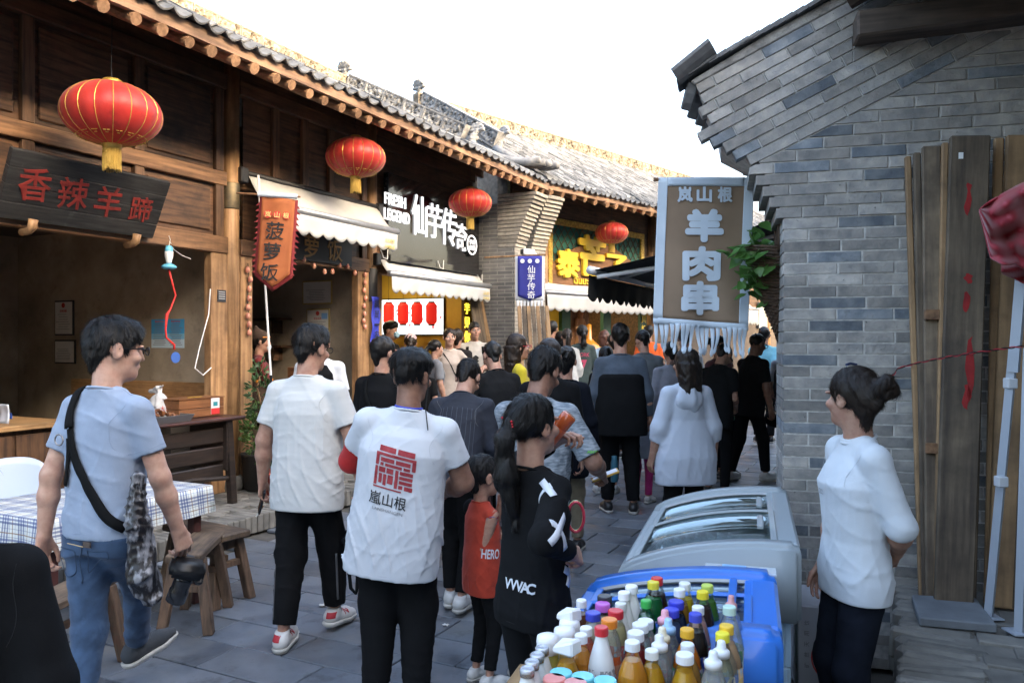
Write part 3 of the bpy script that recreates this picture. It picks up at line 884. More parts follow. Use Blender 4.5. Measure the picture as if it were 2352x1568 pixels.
for j, lf in enumerate(lefts):
    t = lf - (bl * .5 if j % 2 else 0) + (.0 if j < 6 else .1)
    if t > lf: t -= bl
    while t < 1.9:
        w = bl + R.gauss(0, .006)
        a_, b_ = max(t, lf) + .004, t + w - .004
        if b_ - a_ > .02:
            q = [(a_, j * hC + .004), (b_, j * hC + .004), (b_, (j + 1) * hC - .004), (a_, (j + 1) * hC - .004)]
            poly = [(bo[0] + x * ex[0] + y * ez[0], bo[1] + x * ex[1] + y * ez[1]) for x, y in q]
            m_ = bm_()
            B_ = clip_poly(clip_poly(poly, -1, 0, -.35), 0, 1, 3.215)
            if max(p[0] for p in poly) > .35 and B_ and max(p[1] for p in poly) > 3.2:
                brick(B_, m_, .006); poly = clip_poly(poly, 1, 0, .345)
            poly = clip_poly(poly, 0, 1, 3.46) if poly else poly
            if poly: brick(poly, m_, .006)
        t += w
def sp(x, y): return (bo[0] + x * ex[0] + y * ez[0], bo[1] + x * ex[1] + y * ez[1])
core = MB()
core.prism([(.012, 0), (TR + .3, 0), (TR + .3, 3.46), (.36, 3.46), sp(-.1, 9 * hC), sp(-.1, 5 * hC), sp(-.13, 3.2 * hC), sp(.0, 0), (.012, 2.33)], (0, -.0015, 0), (1, 0, 0), (0, 0, 1), .5)
core.build('wall_core', M_mortar, RH)
# cement bed and tiles along the slope
MB().prism([sp(-.115, 9 * hC), sp(1.6, 9 * hC), sp(1.6, 9 * hC + .05), sp(.3, 9 * hC + .055), sp(-.13, 9 * hC + .03)], (0, -.012, 0), (1, 0, 0), (0, 0, 1), .5).build('cement_bed', M_cement, RH, .006)
for j in range(22):
    x = -.19 + j * .062; p = sp(x, 9 * hC + .055 - .004 * (j < 2)); q = sp(x + .17, 9 * hC + .068)
    d = Vector((q[0] - p[0], 0, q[1] - p[1])); up = Vector((-d.z, 0, d.x)).normalized() * .016
    MB().par(Vector((p[0], -.045 + R.gauss(0, .006), p[1])) + up * .1, d, (0, .2, 0), up).build('verge_tile', M_tile, RH)
dr = arc_tile(.17, .24, .05, .018, 6).mesh('drip_tile'); dr.materials.append(M_tile)
TONG = MB().prism([(-.075, .03), (-.06, -.03), (-.035, -.075), (0, -.11), (.035, -.075), (.06, -.03), (.075, .03), (0, .0)], (0.03, 0, 0), (0, -1, 0), (0, 0, 1), .06).mesh('drip_tongue', .008); TONG.materials.append(M_tile)
# eave row receding along the street face, and the roof slope behind it
sdir = Vector((F1.s.dot(ke), F1.s.dot(km), 0))
p0 = sp(-.2, 9 * hC + .05)
for j in range(46):
    o = link(bpy.data.objects.new('drip_tile', dr), RH); q = Vector((p0[0] + .03, 0, p0[1] - .005)) + sdir * (j * .175 - .02)
    o.location = q + Vector((R.gauss(0, .008), 0, R.gauss(0, .005))); o.rotation_euler = (al + .12 + R.gauss(0, .04), R.gauss(0, .04), -math.pi / 2 - .19 + R.gauss(0, .03))
    if j % 1 == 0:
        o2 = link(bpy.data.objects.new('drip_tongue', TONG), RH); o2.location = q + Vector((-.012, .085, .0)); o2.rotation_euler = (R.gauss(0, .05), .25 + R.gauss(0, .05), R.gauss(0, .05) + .19)
run = sdir * 8
MB().par(Vector((p0[0] + .1, .02, p0[1] - .02)), Vector((3.6 * math.cos(al), 0, 3.6 * math.sin(al))), run, (0, 0, .06)).build('roof_slope', M_tile, RH)
MB().par(Vector((.004, .506, 0)), sdir * 8, (.25, 0, 0), (0, 0, 2.9)).build('street_side_wall', M_brick, RH)
# eave rafters under the street side
for j in range(1, 30):
    q = Vector((p0[0] + .16, 0, p0[1] - .1)) + sdir * (j * .24 + .2)
    MB().tube([q, q + Vector((.7 * math.cos(al), 0, .7 * math.sin(al)))], .045, 8).build('rafter', M_oldwoodv, RH)
# porch roof over the right side, joined to the gable
M_grim = wood('grimy_beam', (.12, .09, .07), (.05, .038, .03), 'x', .85, .15, 3)
bt, bz = wp(1958, 110); bz2 = wp(1958, 52)[1]
MB().par((bt, -.16, bz), (2.4, 0, .1), (0, .2, 0), (0, 0, bz2 - bz)).build('porch_beam', M_grim, RH, .01)
for k, (x, z, l) in enumerate(((.30, 3.42, .9), (.42, 3.46, .9), (.2, 3.53, .7))):
    MB().tube([(x, -.12 - .06 * k, z), (x + .9, -.5 - .06 * k, z + .34)], .07, 10).build('porch_rafter', M_grim, RH)
for k in range(9):
    MB().tube([(.5 + k * .3, -.3, 3.43 + .047 * k), (.5 + k * .3, -2.4, 3.12 + .047 * k)], .05, 8).build('porch_purlin', M_grim, RH)
MB().par((.36, .2, 3.56), (3.2, 0, .5), (0, -2.7, -.4), (0, 0, .06)).build('porch_roof_deck', M_grim, RH)  # unseen front part slopes down, shaped to darken the wall below
MB().bb((TR + .005, -2.6, .45), (TR + .35, .003, 3.45)).build('porch_return_wall', M_brick, RH)
# brace in the corner
MB().tube([(1.3, -.05, 3.2), (1.5, -.06, 3.1), (1.62, -.07, 2.9), (1.66, -.07, 2.65)], .035, 8).build('wood_brace', M_grim, RH, smooth=True)

# porch platform (brick on edge) along the right side
pe0, pe1 = G(2059, 1406, .45), G(2067, 1568, .45)
pd = (pe0 - pe1).normalized(); pn = Vector((pd.y, -pd.x, 0))
PF = thing('porch_platform', 'raised porch paved with worn grey bricks along its edge', 'platform', (pe1.x, pe1.y, 0), -math.atan2(pd.x, pd.y))
MB().bb((.02, -2.6, -.02), (4, 1.36, .437)).build('platform_body', M_step, PF)
ebm = [MB().box((0, 0, 0), (.3, .056, .13)).mesh('edge_brick', .012), MB().box((0, 0, 0), (.3, .056, .13)).mesh('edge_brick', .02)]
for m in ebm: m.materials.append(M_step)
for lay in range(3):
    for k in range(40):
        o = link(bpy.data.objects.new('edge_brick', ebm[k % 2]), PF); o.location = (.145 + R.gauss(0, .012) + lay * .004, -1.2 + k * .064, .385 - lay * .138 + R.gauss(0, .004)); o.rotation_euler = (R.gauss(0, .02), R.gauss(0, .03), R.gauss(0, .03))
for r_ in range(16):
    for c in range(5):
        o = link(bpy.data.objects.new('paving_brick', tb), PF); o.location = (.42 + c * .252 + (.12 if r_ % 2 else 0), -.85 + r_ * .124, .436 + R.gauss(0, .002)); o.rotation_euler = (R.gauss(0, .01), R.gauss(0, .01), R.gauss(0, .012))

# unseen tall house block added beyond the gable house to shade the street
BH = thing('shading_block', 'unseen tall brick house block added to shade the street', 'building', F1.w(8.6, 0), -F1.ang)
MB().bb((0, -14, 0), (6.0, 24, 6.2)).build('wall', M_brick, BH)
MB().prism([(-.7, 6.1), (6.7, 6.1), (3.0, 8.9)], (0, -14.2, 0), (1, 0, 0), (0, 0, 1), 38.4).build('roof', M_tile, BH)

# ================================================================== things in the street
def V3(*a): return Vector(a)
def in_frame(F, name, label, cat, group=None):
    return thing(name, label, cat, F.o, -F.ang, group)
def at(F, b, a, z, name, label, cat, group=None, rz=0):
    return thing(name, label, cat, F.w(b, a, z), -F.ang + rz, group)
UX, UY, UZ = V3(1, 0, 0), V3(0, 1, 0), V3(0, 0, 1)
M_red = PM('red_silk', (.6, .045, .035), .42, col2=(.48, .03, .025), nscale=5, sheen=.2, bscale=14, bstr=.5, bdist=.006, translucent=.35, wst=((9, .55, .75, .7),))
M_gold = PM('gold_trim', (.62, .42, .1), .4, .5, col2=(.45, .28, .05), nscale=20)
M_tassel = PM('gold_tassel', (.55, .36, .07), .6, col2=(.36, .21, .03), nscale=40, stretch=(6, 6, .4), bscale=60, bstr=.8, bstretch=(6, 6, .3))
M_black = PM('black_plastic', (.008, .008, .009), .4)
M_white = PM('white_paint', (.75, .75, .74), .5)
M_paper = PM('paper_white', (.66, .64, .6), .8, col2=(.58, .56, .52), nscale=4)
M_canvas = PM('cream_awning_canvas', (.5, .495, .485), .85, col2=(.42, .415, .405), nscale=2.5, detail=6, bscale=200, bstr=.15, bdist=.002)
M_alu = PM('grey_aluminium', (.42, .43, .45), .4, .6, col2=(.34, .35, .37), nscale=8)

# ------------------------------------------------------------------ red lanterns
def lantern(F, u, v, wpx, b, label, eave_z):
    a, z = F.hit(u, v, b); w = F.w(b, a, z); r = wpx / 2 / FPX * w.y * .96
    t = thing('red_lantern', label, 'lantern', w, R.uniform(0, 6), 'red silk lanterns under the eaves')
    nr = 18; hh = r * .66
    mb = MB()
    def prof(j): an = -1.36 + 2.72 * j; return math.cos(an), math.sin(an)
    def fn(i, j):
        an = 2 * math.pi * i; c, s_ = prof(j); k = 1 - .022 * abs(math.cos(an * nr / 2)) ** 6 * 1.0 + 0
        return (r * c * k * math.cos(an), r * c * k * math.sin(an), hh * s_)
    mb.grid(fn, nr * 4, 18); sh = mb.build('shade', M_red, t, smooth=True)
    wi = MB()
    for k in range(nr):
        an = 2 * math.pi * (k) / nr
        wi.tube([(r * prof(j / 14)[0] * .985 * math.cos(an), r * prof(j / 14)[0] * .985 * math.sin(an), hh * prof(j / 14)[1]) for j in range(15)], r * .009, 4)
    wi.build('gold_seams', M_gold, sh)
    dec = MB()
    for k in range(nr):
        an = 2 * math.pi * (k + .5) / nr
        for dd, zz in ((-.05, .19), (0, .16), (.05, .19)):
            c, s_ = prof(zz); q = V3(math.cos(an + dd), math.sin(an + dd), 0) * r * c * 1.003 + V3(0, 0, hh * s_)
            dec.box(q, (r * .05, r * .05, r * .012), Matrix.Rotation(an, 3, 'Z') @ Matrix.Rotation(.6, 3, 'Y'))
    dec.build('gold_pattern', M_gold, sh)
    zt = hh * .978
    MB().lathe([(r * .2, zt - .01), (r * .23, zt + .0), (r * .19, zt + r * .06), (r * .17, zt + r * .08), (0, zt + r * .08)], 20).build('top_cap', M_gold, t, smooth=True)
    MB().lathe([(0, -zt - r * .1), (r * .17, -zt - r * .1), (r * .19, -zt - .01), (r * .2, -zt + .012)], 20).build('bottom_cap', M_gold, t, smooth=True)
    ts = MB()
    for k in range(34):
        an = 2 * math.pi * k / 34; rr = r * .16; q = V3(math.cos(an) * rr, math.sin(an) * rr, -zt - r * .09)
        ts.tube([q, q * 1 + V3(math.cos(an) * .003, math.sin(an) * .003, -r * .2), q + V3(math.cos(an) * .006, math.sin(an) * .006, -r * .43 - R.uniform(0, .02))], [r * .02, r * .02, r * .012], 4)
    ts.build('tassel', M_tassel, t)
    top = eave_z - z
    MB().tube([(0, 0, zt + r * .07), (.012, 0, zt + r * .3), (-.01, .005, zt + (top - zt) * .6), (0, 0, top)], .004, 5).build('cord', M_black, t)
    return t
lantern(F1, 257, 262, 226, -.4, 'large red silk lantern hanging beside the red lettered sign board', 4.2)
lantern(F1, 817, 362, 143, -.45, 'red silk lantern hanging above the long cream awning', 4.2)
lantern(F1, 1080, 466, 105, -.5, 'red silk lantern hanging before the black shop sign', 4.2)
lantern(F2, 1405, 535, 80, -.5, 'red silk lantern hanging before the yellow lettered shop front', 4.2)

# ------------------------------------------------------------------ tilted sign board with red characters
sg = in_frame(F1, 'sign_board', 'weathered black sign board with red brushed characters leaning on hooks', 'sign')
M_sgn = wood('weathered_black_board', (.013, .0135, .0145), (.035, .035, .036), 'y', .65, .05, 4, dirt=(.1, .1, .1), dlo=.62, dhi=.85, dscale=3)
upv = V3(.3, -.055, .47)
nrm_s = UY.cross(upv).normalized()
for k in range(4):
    MB().par(V3(-1.0, 6.05, 2.61) + upv * (k * .25 + .003) - nrm_s * .05, (0, 1.38, 0), upv * .244, nrm_s * .05).build('board', M_sgn, sg, .004)
M_redch = PM('dark_red_lacquer', (.24, .026, .02), .7, col2=(.13, .016, .013), nscale=12)
for k, (ch, sc_) in enumerate(zip('香辣羊蹄', (1.1, 1.1, 1.1, .95))):
    ctr = V3(-1.0, 6.05, 2.61) + upv * (.56 - .03 * k) + UY * (.22 + .315 * k)
    letters(ch, ctr, UY + upv * .12, upv - UY * .06, .25 * sc_, M_redch, sg, 'character', .008, .006, w=.225 * sc_)
for a in (6.28, 7.2):
    MB().tube([(-1.06, a, 2.53), (-.98, a, 2.535), (-.93, a, 2.56), (-.915, a, 2.62)], [.03, .032, .034, .036], 8).build('wooden_hook', M_post, sg, smooth=True)

# ------------------------------------------------------------------ awnings
def awning(root, p_rear, p_front, along, n_sc, vh, label_mat=M_canvas, bar=M_alu, sc_d=.05, arms=True, print_=True):
    """p_rear, p_front: start points of the rear and front edges; along: vector of the width"""
    pr, pf, al_ = Vector(p_rear), Vector(p_front), Vector(along); W = al_.length; au = al_.normalized()
    MB().grid(lambda i, j: pr.lerp(pf, j) + al_ * i - UZ * (.04 * math.sin(math.pi * j)) + UZ * .006 * math.sin(i * 23), 24, 6).solid('canopy', label_mat, root, .004)
    def val(i, j):
        d = vh + sc_d * (abs(math.sin(math.pi * i * n_sc)) - .5)
        out = (pf - pr); out.z = 0; out.normalize()
        return pf + au * (W * i) + V3(0, 0, -.04 - d * j) + out * (.045 + .012 * math.sin(i * n_sc * math.pi * 1.0 + 2 * j) * j)
    MB().grid(val, n_sc * 8, 5).solid('valance', label_mat, root, .003)
    out = (pf - pr); out.z = 0; out.normalize()
    MB().tube([pf - au * .03 + out * .02, pf + al_ + au * .03 + out * .02], .042, 12).build('front_bar', bar, root, smooth=True)
    MB().tube([pr - au * .05, pr + al_ + au * .05], .035, 10).build('roller', M_iron, root, smooth=True)
    for q in (pr - au * .08, pr + al_ + au * .03):
        MB().box(q - UZ * .03, (.1, .1, .16)).build('bracket', M_iron, root, .01)
    if arms:
        for s_ in (.12, .88):
            a = pr + al_ * s_ - UZ * .1; c = pf + al_ * (s_ + (.1 if s_ < .5 else -.1)) - UZ * .03
            MB().tube([a, (a + c) / 2 + UZ * .0 + au * .1 * (1 if s_ > .5 else -1), c], .018, 6).build('folding_arm', bar, root)
aw1 = in_frame(F1, 'awning', 'cream canvas awning with scalloped valance above the orange banner', 'awning', 'cream scalloped awnings')
awning(aw1, (-1.03, 8.62, 3.43), (-.66, 8.5, 3.07), (0, 2.27, 0), 11, .2)
MB().tube([(-.74, 8.47, 3.36), (-.72, 8.48, 3.0), (-.6, 8.5, 1.32)], .011, 6).build('crank_rod', M_white, aw1)
MB().tube([(-.6, 8.5, 1.34), (-.6, 8.5, 1.06)], .014, 6).build('crank_grip', M_black, aw1)
aw2 = in_frame(F1, 'awning', 'cream canvas awning under the black illuminated shop sign', 'awning', 'cream scalloped awnings')
awning(aw2, (-1.03, 10.95, 2.78), (-.76, 10.8, 2.55), (0, 2.68, 0), 14, .19)
aw3 = in_frame(F2, 'awning', 'cream canvas awning under the big yellow characters', 'awning', 'cream scalloped awnings')
a0, z0 = F2.hit(1252, 690, -.75); a1, _ = F2.hit(1560, 690, -.75)
awning(aw3, (-1.04, a0, 2.78), (-.75, a0, 2.55), (0, a1 - a0, 0), 20, .27)
M_goldpr = PM('pale_gold_print', (.7, .55, .16), .7)
for aw, b, a, z in ((aw1, -.598, 10.56, 2.9), (aw2, -.698, 13.3, 2.4), (aw3, -.688, a1 - 1.0, 2.42)):
    for k, tx in enumerate(('人民食堂', '乡村味道')):
        letters(tx, (b, a, z + .03 - k * .075), UY, UZ, .05, M_goldpr, aw, 'gold_print', 0, .003)
M_blk = PM('black_canvas', (.012, .013, .014), .85)
baw = in_frame(F1, 'black_awning', 'black canvas awning with pale arms reaching over the lane', 'awning')
awning(baw, (4.45, 9.4, 2.8), (2.45, 9.56, 2.36), (0, 3.4, 0), 16, .23, M_blk, PM('pale_arm', (.62, .63, .64), .4, .2))
MB().tube([(2.47, 9.62, 2.3), (3.4, 9.75, 2.42), (4.4, 9.8, 2.6)], .022, 8).build('support_arm', MATS['pale_arm'], baw)

# ------------------------------------------------------------------ black illuminated sign
bs = in_frame(F1, 'shop_sign', 'glossy black shop sign with white glowing characters and letters', 'sign')
M_gloss = PM('gloss_black_panel', (.012, .012, .014), .12, coat=.4, col2=(.02, .02, .022), nscale=2, bscale=1.6, bstr=.12, bdist=.02)
M_lit = PM('lit_white_letter', (.9, .9, .92), .4, emit=.13, emitcol=(.95, .97, 1))
MB().bb((-1.06, 11.07, 2.8), (-.98, 13.58, 3.92)).build('panel', M_gloss, bs, .006)
MB().bb((-.975, 11.05, 2.74), (-.93, 13.6, 2.83)).build('bottom_rail', M_gloss, bs, .004)
for u, v in ((1010, 600), (1100, 632), (880, 575)):
    a, z = F1.hit(u, v, -.93); MB().tube([(-.92, a - .07, z), (-.9, a - .03, z - .1), (-.9, a + .05, z - .11), (-.92, a + .09, z + .02)], .006, 5).build('rail_loop', M_white, bs)
def sign_char(root, F, b, u, v, hpx, text, mat, wpx=None, bold=.005, dep=.018, name='character', back=None, fat=0):
    a, z = F.hit(u, v, b); Y = F.w(b, a, z).y; h = hpx / FPX * Y
    w = None
    if wpx: w = F.hit(u + wpx / 2, v, b)[0] - F.hit(u - wpx / 2, v, b)[0]
    for k in range(9 if fat else 1):
        an = k * math.pi / 4; ox, oy = (fat * h * math.cos(an), fat * h * math.sin(an)) if k < 8 and fat else (0, 0)
        letters(text, (b, a + ox, z + oy), UY, UZ, h, mat, root, name if k == 0 else 'character_edge', bold, dep + .0012 * k, w)
sign_char(bs, F1, -.975, 907, 461, 26, 'FRESH', M_lit, 48, .0)
sign_char(bs, F1, -.975, 911, 497, 26, 'LEGEND', M_lit, 58, .0)
for (u, v, hp, wp_), ch in zip(((963, 495, 92, 34), (998, 508, 78, 34), (1031, 522, 84, 34), (1060, 545, 62, 26)), '仙芋传奇'):
    sign_char(bs, F1, -.975, u, v, hp, ch, M_lit, wp_, .0)
a, z = F1.hit(1079, 563, -.97)
MB().lathe([(.0, 0), (.17, 0), (.17, .04), (0, .04)], 28, Matrix.Rotation(math.pi / 2, 3, 'Y'), (-.975, a, z)).build('round_badge', M_gloss, bs)
MB().lathe([(.135, .042), (.155, .042), (.155, .05), (.135, .05), (.135, .042)], 28, Matrix.Rotation(math.pi / 2, 3, 'Y'), (-.975, a, z)).build('badge_ring', M_lit, bs)
for k, tx in enumerate(('传承', '手作')):
    for q, ch in enumerate(tx): letters(ch, (-.93, a + (.045 if k == 0 else -.045), z + .045 - .09 * q), UY, UZ, .075, M_lit, bs, 'badge_character', .01, .006)

# ------------------------------------------------------------------ hanging banners
def banner_pts(u0, u1, v0, v1, Y):
    return P(u0, v0, Y), P(u1, v0, Y), P(u0, v1, Y)
def cloth_panel(root, name, W, Hh, mat, z0=0, wav=.012, y=0, n=14, taper=0, seed=0, poly=None):
    rg = random.Random(seed); ph = [rg.uniform(0, 6) for _ in range(4)]
    def fn(i, j):
        x = (i - .5) * W * (1 - taper * j); d = wav * (math.sin(i * 9 + ph[0] + j * 2) * .6 + math.sin(i * 17 + ph[1] - j * 3) * .4) * (.25 + j)
        return (x, y + d, z0 - j * Hh)
    return MB().grid(fn, n, 22).solid(name, mat, root, .004)
# brown banner with appliqued characters, hanging in front of the gable corner
Yb = 4.62; s_b = Yb / FPX
bb_ = thing('hanging_banner', 'brown cloth banner with white characters, pale blue border and knotted fringe', 'banner', P(1622, 408, Yb))
W_, H_ = 216 * s_b, 322 * s_b
M_brn = PM('brown_banner_cloth', (.25, .175, .115), .75, col2=(.21, .145, .095), nscale=4, bscale=250, bstr=.15, bdist=.001, sheen=.2)
M_pale = PM('pale_blue_cloth', (.56, .64, .72), .85, col2=(.48, .56, .65), nscale=5, bscale=220, bstr=.2, bdist=.001)
def wavy(x, z):
    j = -z / H_; i = x / W_ + .5
    return .016 * (math.sin(i * 8 + 1 + j * 2) * .6 + math.sin(i * 15 + 2.4 - j * 3) * .4) * (.25 + j) + .03 * j
def shear(x, z): return x - .03 * (z / H_) * -1 * .9, z + .045 * (-z / H_) * -(x / W_ + .5) * .9
def ban(i, j): x, z = (i - .5) * W_, -j * H_; x2, z2 = shear(x, z); return (x2, wavy(x, z), z2)
MB().grid(ban, 24, 30).solid('cloth', M_brn, bb_, .004)
def strip(x0, x1, z0, z1, name, n=10, m=26):
    def fn(i, j):
        x, z = x0 + (x1 - x0) * i, z0 + (z1 - z0) * j; x2, z2 = shear(x, z); return (x2, wavy(x, z) - .006, z2)
    return MB().grid(fn, n, m).solid(name, M_pale, bb_, .004)
bw_ = 20 * s_b
strip(-W_ / 2 - .004, -W_ / 2 + bw_, 0, -H_, 'side_border'); strip(W_ / 2 - bw_, W_ / 2 + .004, 0, -H_, 'side_border')
strip(-W_ / 2 + bw_, W_ / 2 - bw_, .001, -19 * s_b, 'top_hem', 16, 3); strip(-W_ / 2 - .004, W_ / 2 + .004, -H_ + .004, -H_ - .03, 'bottom_hem', 20, 2)
MB().tube([(-W_ / 2 - .03, .004, -.01), (W_ / 2 + .45, .1, -.012)], .012, 8).build('pole', M_beam, bb_)
for k in range(18):
    x = -W_ / 2 + W_ * (k + .5) / 18; L = R.uniform(.15, .185); sw = R.uniform(-.025, .02); wd = W_ / 18 * .46
    def fr(i, j, x=x, L=L, sw=sw, wd=wd):
        w_ = wd * (1 - .75 * j) if j < .72 else wd * (.25 + .5 * math.sin((j - .72) / .28 * math.pi)); x2, z2 = shear(x, -H_ - .02); 
        return (x2 + (i - .5) * 2 * w_ + sw * j ** 1.5, wavy(x, -H_) - .004 + .01 * math.sin(6 * j + x * 20), z2 - j * L)
    MB().grid(fr, 3, 12).solid('fringe_strip', M_pale, bb_, .004)
def ban_text(ch, u, v, hp, wp_, fat):
    vs_, fs_ = glyphs(ch, 0, .12); wid = vs_[:, 0].max() - vs_[:, 0].min(); mb = MB()
    for k in range(13):
        an = k * math.pi / 6; ox, oy = (0, 0) if k == 12 else (fat * math.cos(an), fat * math.sin(an)); pts = []
        for x, y in vs_:
            X_, Z_ = (u - 1622 + ox) * s_b + x * (wp_ - 2 * fat) * s_b / wid, (408 - v + oy) * s_b + y * (hp - 2 * fat) * s_b
            pts.append((X_, wavy(X_, Z_) - .008 - .0003 * k, Z_))
        mb.add(pts, [f if (Vector(pts[f[1]]) - Vector(pts[f[0]])).cross(Vector(pts[f[2]]) - Vector(pts[f[0]])).y < 0 else f[::-1] for f in fs_])
    mb.build('character', M_pale, bb_)
for (u, v), ch in zip(((1573, 447), (1617, 447), (1665, 447)), '岚山根'): ban_text(ch, u, v, 36, 35, 1.6)
for (u, v, hp), ch, bo_ in zip(((1618, 518, 76), (1612, 605, 80), (1610, 684, 78)), '羊肉串', (5, 4.5, 4.5)): ban_text(ch, u, v, hp, 90, bo_)

# orange banner
Yo = 7.55; so = Yo / FPX
ob = thing('orange_banner', 'orange red pointed banner with black brushed characters', 'banner', P(640, 455, Yo), rot=(0, math.radians(4), .12))
M_or = PM('orange_cloth', (.38, .115, .035), .75, col2=(.29, .08, .025), nscale=5, bscale=120, bstr=.2, bdist=.002)
M_orr = PM('dark_red_fringe', (.2, .02, .022), .8)
Wo, Ho = 74 * so, 205 * so
def obf(i, j):
    x = (i - .5) * Wo; tip = Ho * (.84 + .16 * (1 - abs(i - .5) * 2)); return (x, .012 * math.sin(i * 7 + j * 3), -j * tip)
MB().grid(obf, 12, 16).solid('cloth', M_or, ob, .004)
def orf(i, j):
    x = (i - .5) * (Wo + .05); tip = (Ho + .04) * (.84 + .16 * (1 - abs(i - .5) * 2)); return (x, .016 + .012 * math.sin(i * 7 + j * 3), .0 - j * tip)
MB().grid(orf, 12, 16).solid('red_border', M_orr, ob, .003)
MB().tube([(-Wo / 2 - .04, 0, .02), (Wo / 2 + .02, 0, .03)], .024, 10).build('roll_hem', M_pale, ob)
MB().tube([(-Wo / 2 - .25, .05, .02), (Wo / 2 + .05, 0, .03)], .01, 6).build('pole', M_beam, ob)
for k in range(26):
    sd = -1 if k % 2 else 1; j = (k // 2 + 1) / 14; q = Vector(orf(.5 + sd * .5, j)); MB().add([q, q + V3(0, 0, -.03), q + V3(sd * R.uniform(.02, .045), 0, -.035)], [(0, 1, 2)]).build('jag', M_orr, ob)
M_ink = PM('black_ink', (.012, .012, .012), .7)
M_yl = PM('pale_yellow_print', (.75, .55, .2), .7)
for k, ch in enumerate('岚山根'):
    MB().lathe([(0, 0), (.037, 0), (.037, .003), (0, .003)], 18, Matrix.Rotation(math.pi / 2, 3, 'X'), ((k - 1) * .085, -.014, -.165)).build('red_dot', PM('red_print', (.5, .04, .03), .7), ob)
    letters(ch, ((k - 1) * .085, -.02, -.165), UX, UZ, .055, M_yl, ob, 'character', .01, .002)
for k, ch in enumerate('菠萝饭'): letters(ch, (-.01 - .012 * k, -.018, -.32 - k * .2), UX, UZ, .17, M_ink, ob, 'character', .012, .003)

# blue banner on a bamboo stick
Yu = 11.6; su = Yu / FPX
ub = thing('blue_banner', 'small dark blue banner with white fringe and white characters', 'banner', P(1217, 588, Yu))
Wu, Hu = 56 * su, 102 * su
M_bluc = PM('royal_blue_cloth', (.03, .035, .28), .75, col2=(.025, .03, .22), nscale=4)
M_fw = PM('white_fringe', (.68, .7, .74), .85)
def ubf(ex_, tp, yy):
    def fn(i, j): return ((i - .5) * (Wu + ex_), yy + .012 * math.sin(i * 6 + j * 2), -j * Hu * (tp + (1 - tp) * (1 - abs(i - .5) * 2)))
    return fn
MB().grid(ubf(0, .9, 0), 8, 12).solid('cloth', M_bluc, ub, .004)
MB().grid(ubf(.07, 1.0, .016), 8, 12).solid('white_border', M_fw, ub, .004)
for k in range(8):
    x = (k - 3.5) * (Wu + .05) / 8; MB().grid(lambda i, j: (x + (i - .5) * .04 * (1 - .5 * j), .016, -Hu - .0 - j * .12), 2, 4).solid('fringe_strip', M_fw, ub, .003)
MB().tube([(-.68, .2, .0), (.24, 0, .02)], .015, 6).build('stick', M_post, ub)
for k, ch in enumerate('岚山根'):
    MB().lathe([(0, 0), (.032, 0), (.032, .003), (0, .003)], 16, Matrix.Rotation(math.pi / 2, 3, 'X'), ((k - 1) * .11, -.014, -.075)).build('white_dot', M_fw, ub)
for k, ch in enumerate('仙芋传奇'): letters(ch, (.02, -.016, -.2 - k * .125), UX, UZ, .115, M_fw, ub, 'character', .008, .003)
# camera above it
cc = thing('security_camera', 'white security camera on the pier above the blue banner', 'camera', P(1213, 579, 11.7), .5)
MB().box((0, 0, 0), (.2, .09, .085)).build('housing', M_white, cc, .012); MB().box((-.105, 0, .0), (.012, .078, .07)).build('lens_window', M_black, cc); MB().tube([(.08, 0, 0), (.2, .1, -.02), (.26, .3, -.02)], .02, 6).build('arm', M_white, cc)
# blue strip with writing on the column
bsr = at(F1, FA + .095, 10.84, 0, 'blue_paper_strip', 'crumpled blue paper strip with black writing on a wooden column', 'poster')
M_blup = PM('blue_paper', (.035, .05, .45), .6, bscale=8, bstr=.6, bdist=.02)
MB().grid(lambda i, j: (.012 * math.sin(j * 14 + i * 3) + .004, (i - .5) * .17 + .012 * math.sin(j * 5), 2.26 - j * .72), 5, 20).solid('paper', M_blup, bsr, .002)
for k, ch in enumerate('就是一家人'): letters(ch, (.03, 0, 2.17 - k * .135), UY, UZ, .1 if ch != '一' else .02, M_ink, bsr, 'character', .005, .002, w=.1)

# ------------------------------------------------------------------ shop one: poster, certificates, counter
def wall_frame(F, a_face, b0, b1, z0, z1, name, label, cat, border, inner, dep=.02, group=None):
    t = at(F, (b0 + b1) / 2, a_face - dep, (z0 + z1) / 2, name, label, cat, group)
    w, h = abs(b1 - b0), z1 - z0
    MB().bb((-w / 2, 0, -h / 2), (w / 2, dep - .002, h / 2)).build('frame', border, t, .003)
    MB().bb((-w / 2 + .018, -.004, -h / 2 + .018), (w / 2 - .018, .001, h / 2 - .018)).build('sheet', inner, t)
    return t, w, h
M_blkf = PM('black_frame', (.02, .018, .016), .4); M_goldf = PM('gold_frame', (.5, .36, .12), .35, .5)
M_redp = PM('red_seal_print', (.5, .05, .04), .7); M_greyp = PM('grey_print', (.2, .2, .2), .8)
def cert(t, w, h, emblem=True):
    if emblem:
        MB().lathe([(0, 0), (.03, 0), (.03, .002), (0, .002)], 14, Matrix.Rotation(math.pi / 2, 3, 'X'), (0, -.006, h * .36)).build('red_emblem', M_redp, t)
        letters('营业执照', (0, -.005, h * .2), UX, UZ, .03, M_redp, t, 'title', 0, .002)
    for k in range(7): MB().box((-w * .02 + R.uniform(-.02, .02), -.006, h * .1 - k * h * .07), (w * R.uniform(.45, .7), .002, .005)).build('text_line', M_greyp, t)
t, w, h = wall_frame(F1, 8.43, -3.87, -3.53, 1.75, 2.16, 'certificate', 'certificate in a black frame with a red emblem on plaster wall', 'certificate', M_blkf, M_paper); cert(t, w, h)
t, w, h = wall_frame(F1, 8.43, -3.87, -3.5, 1.42, 1.7, 'certificate', 'lower black framed certificate under another on plaster wall', 'certificate', M_blkf, M_paper); cert(t, w, h, False)
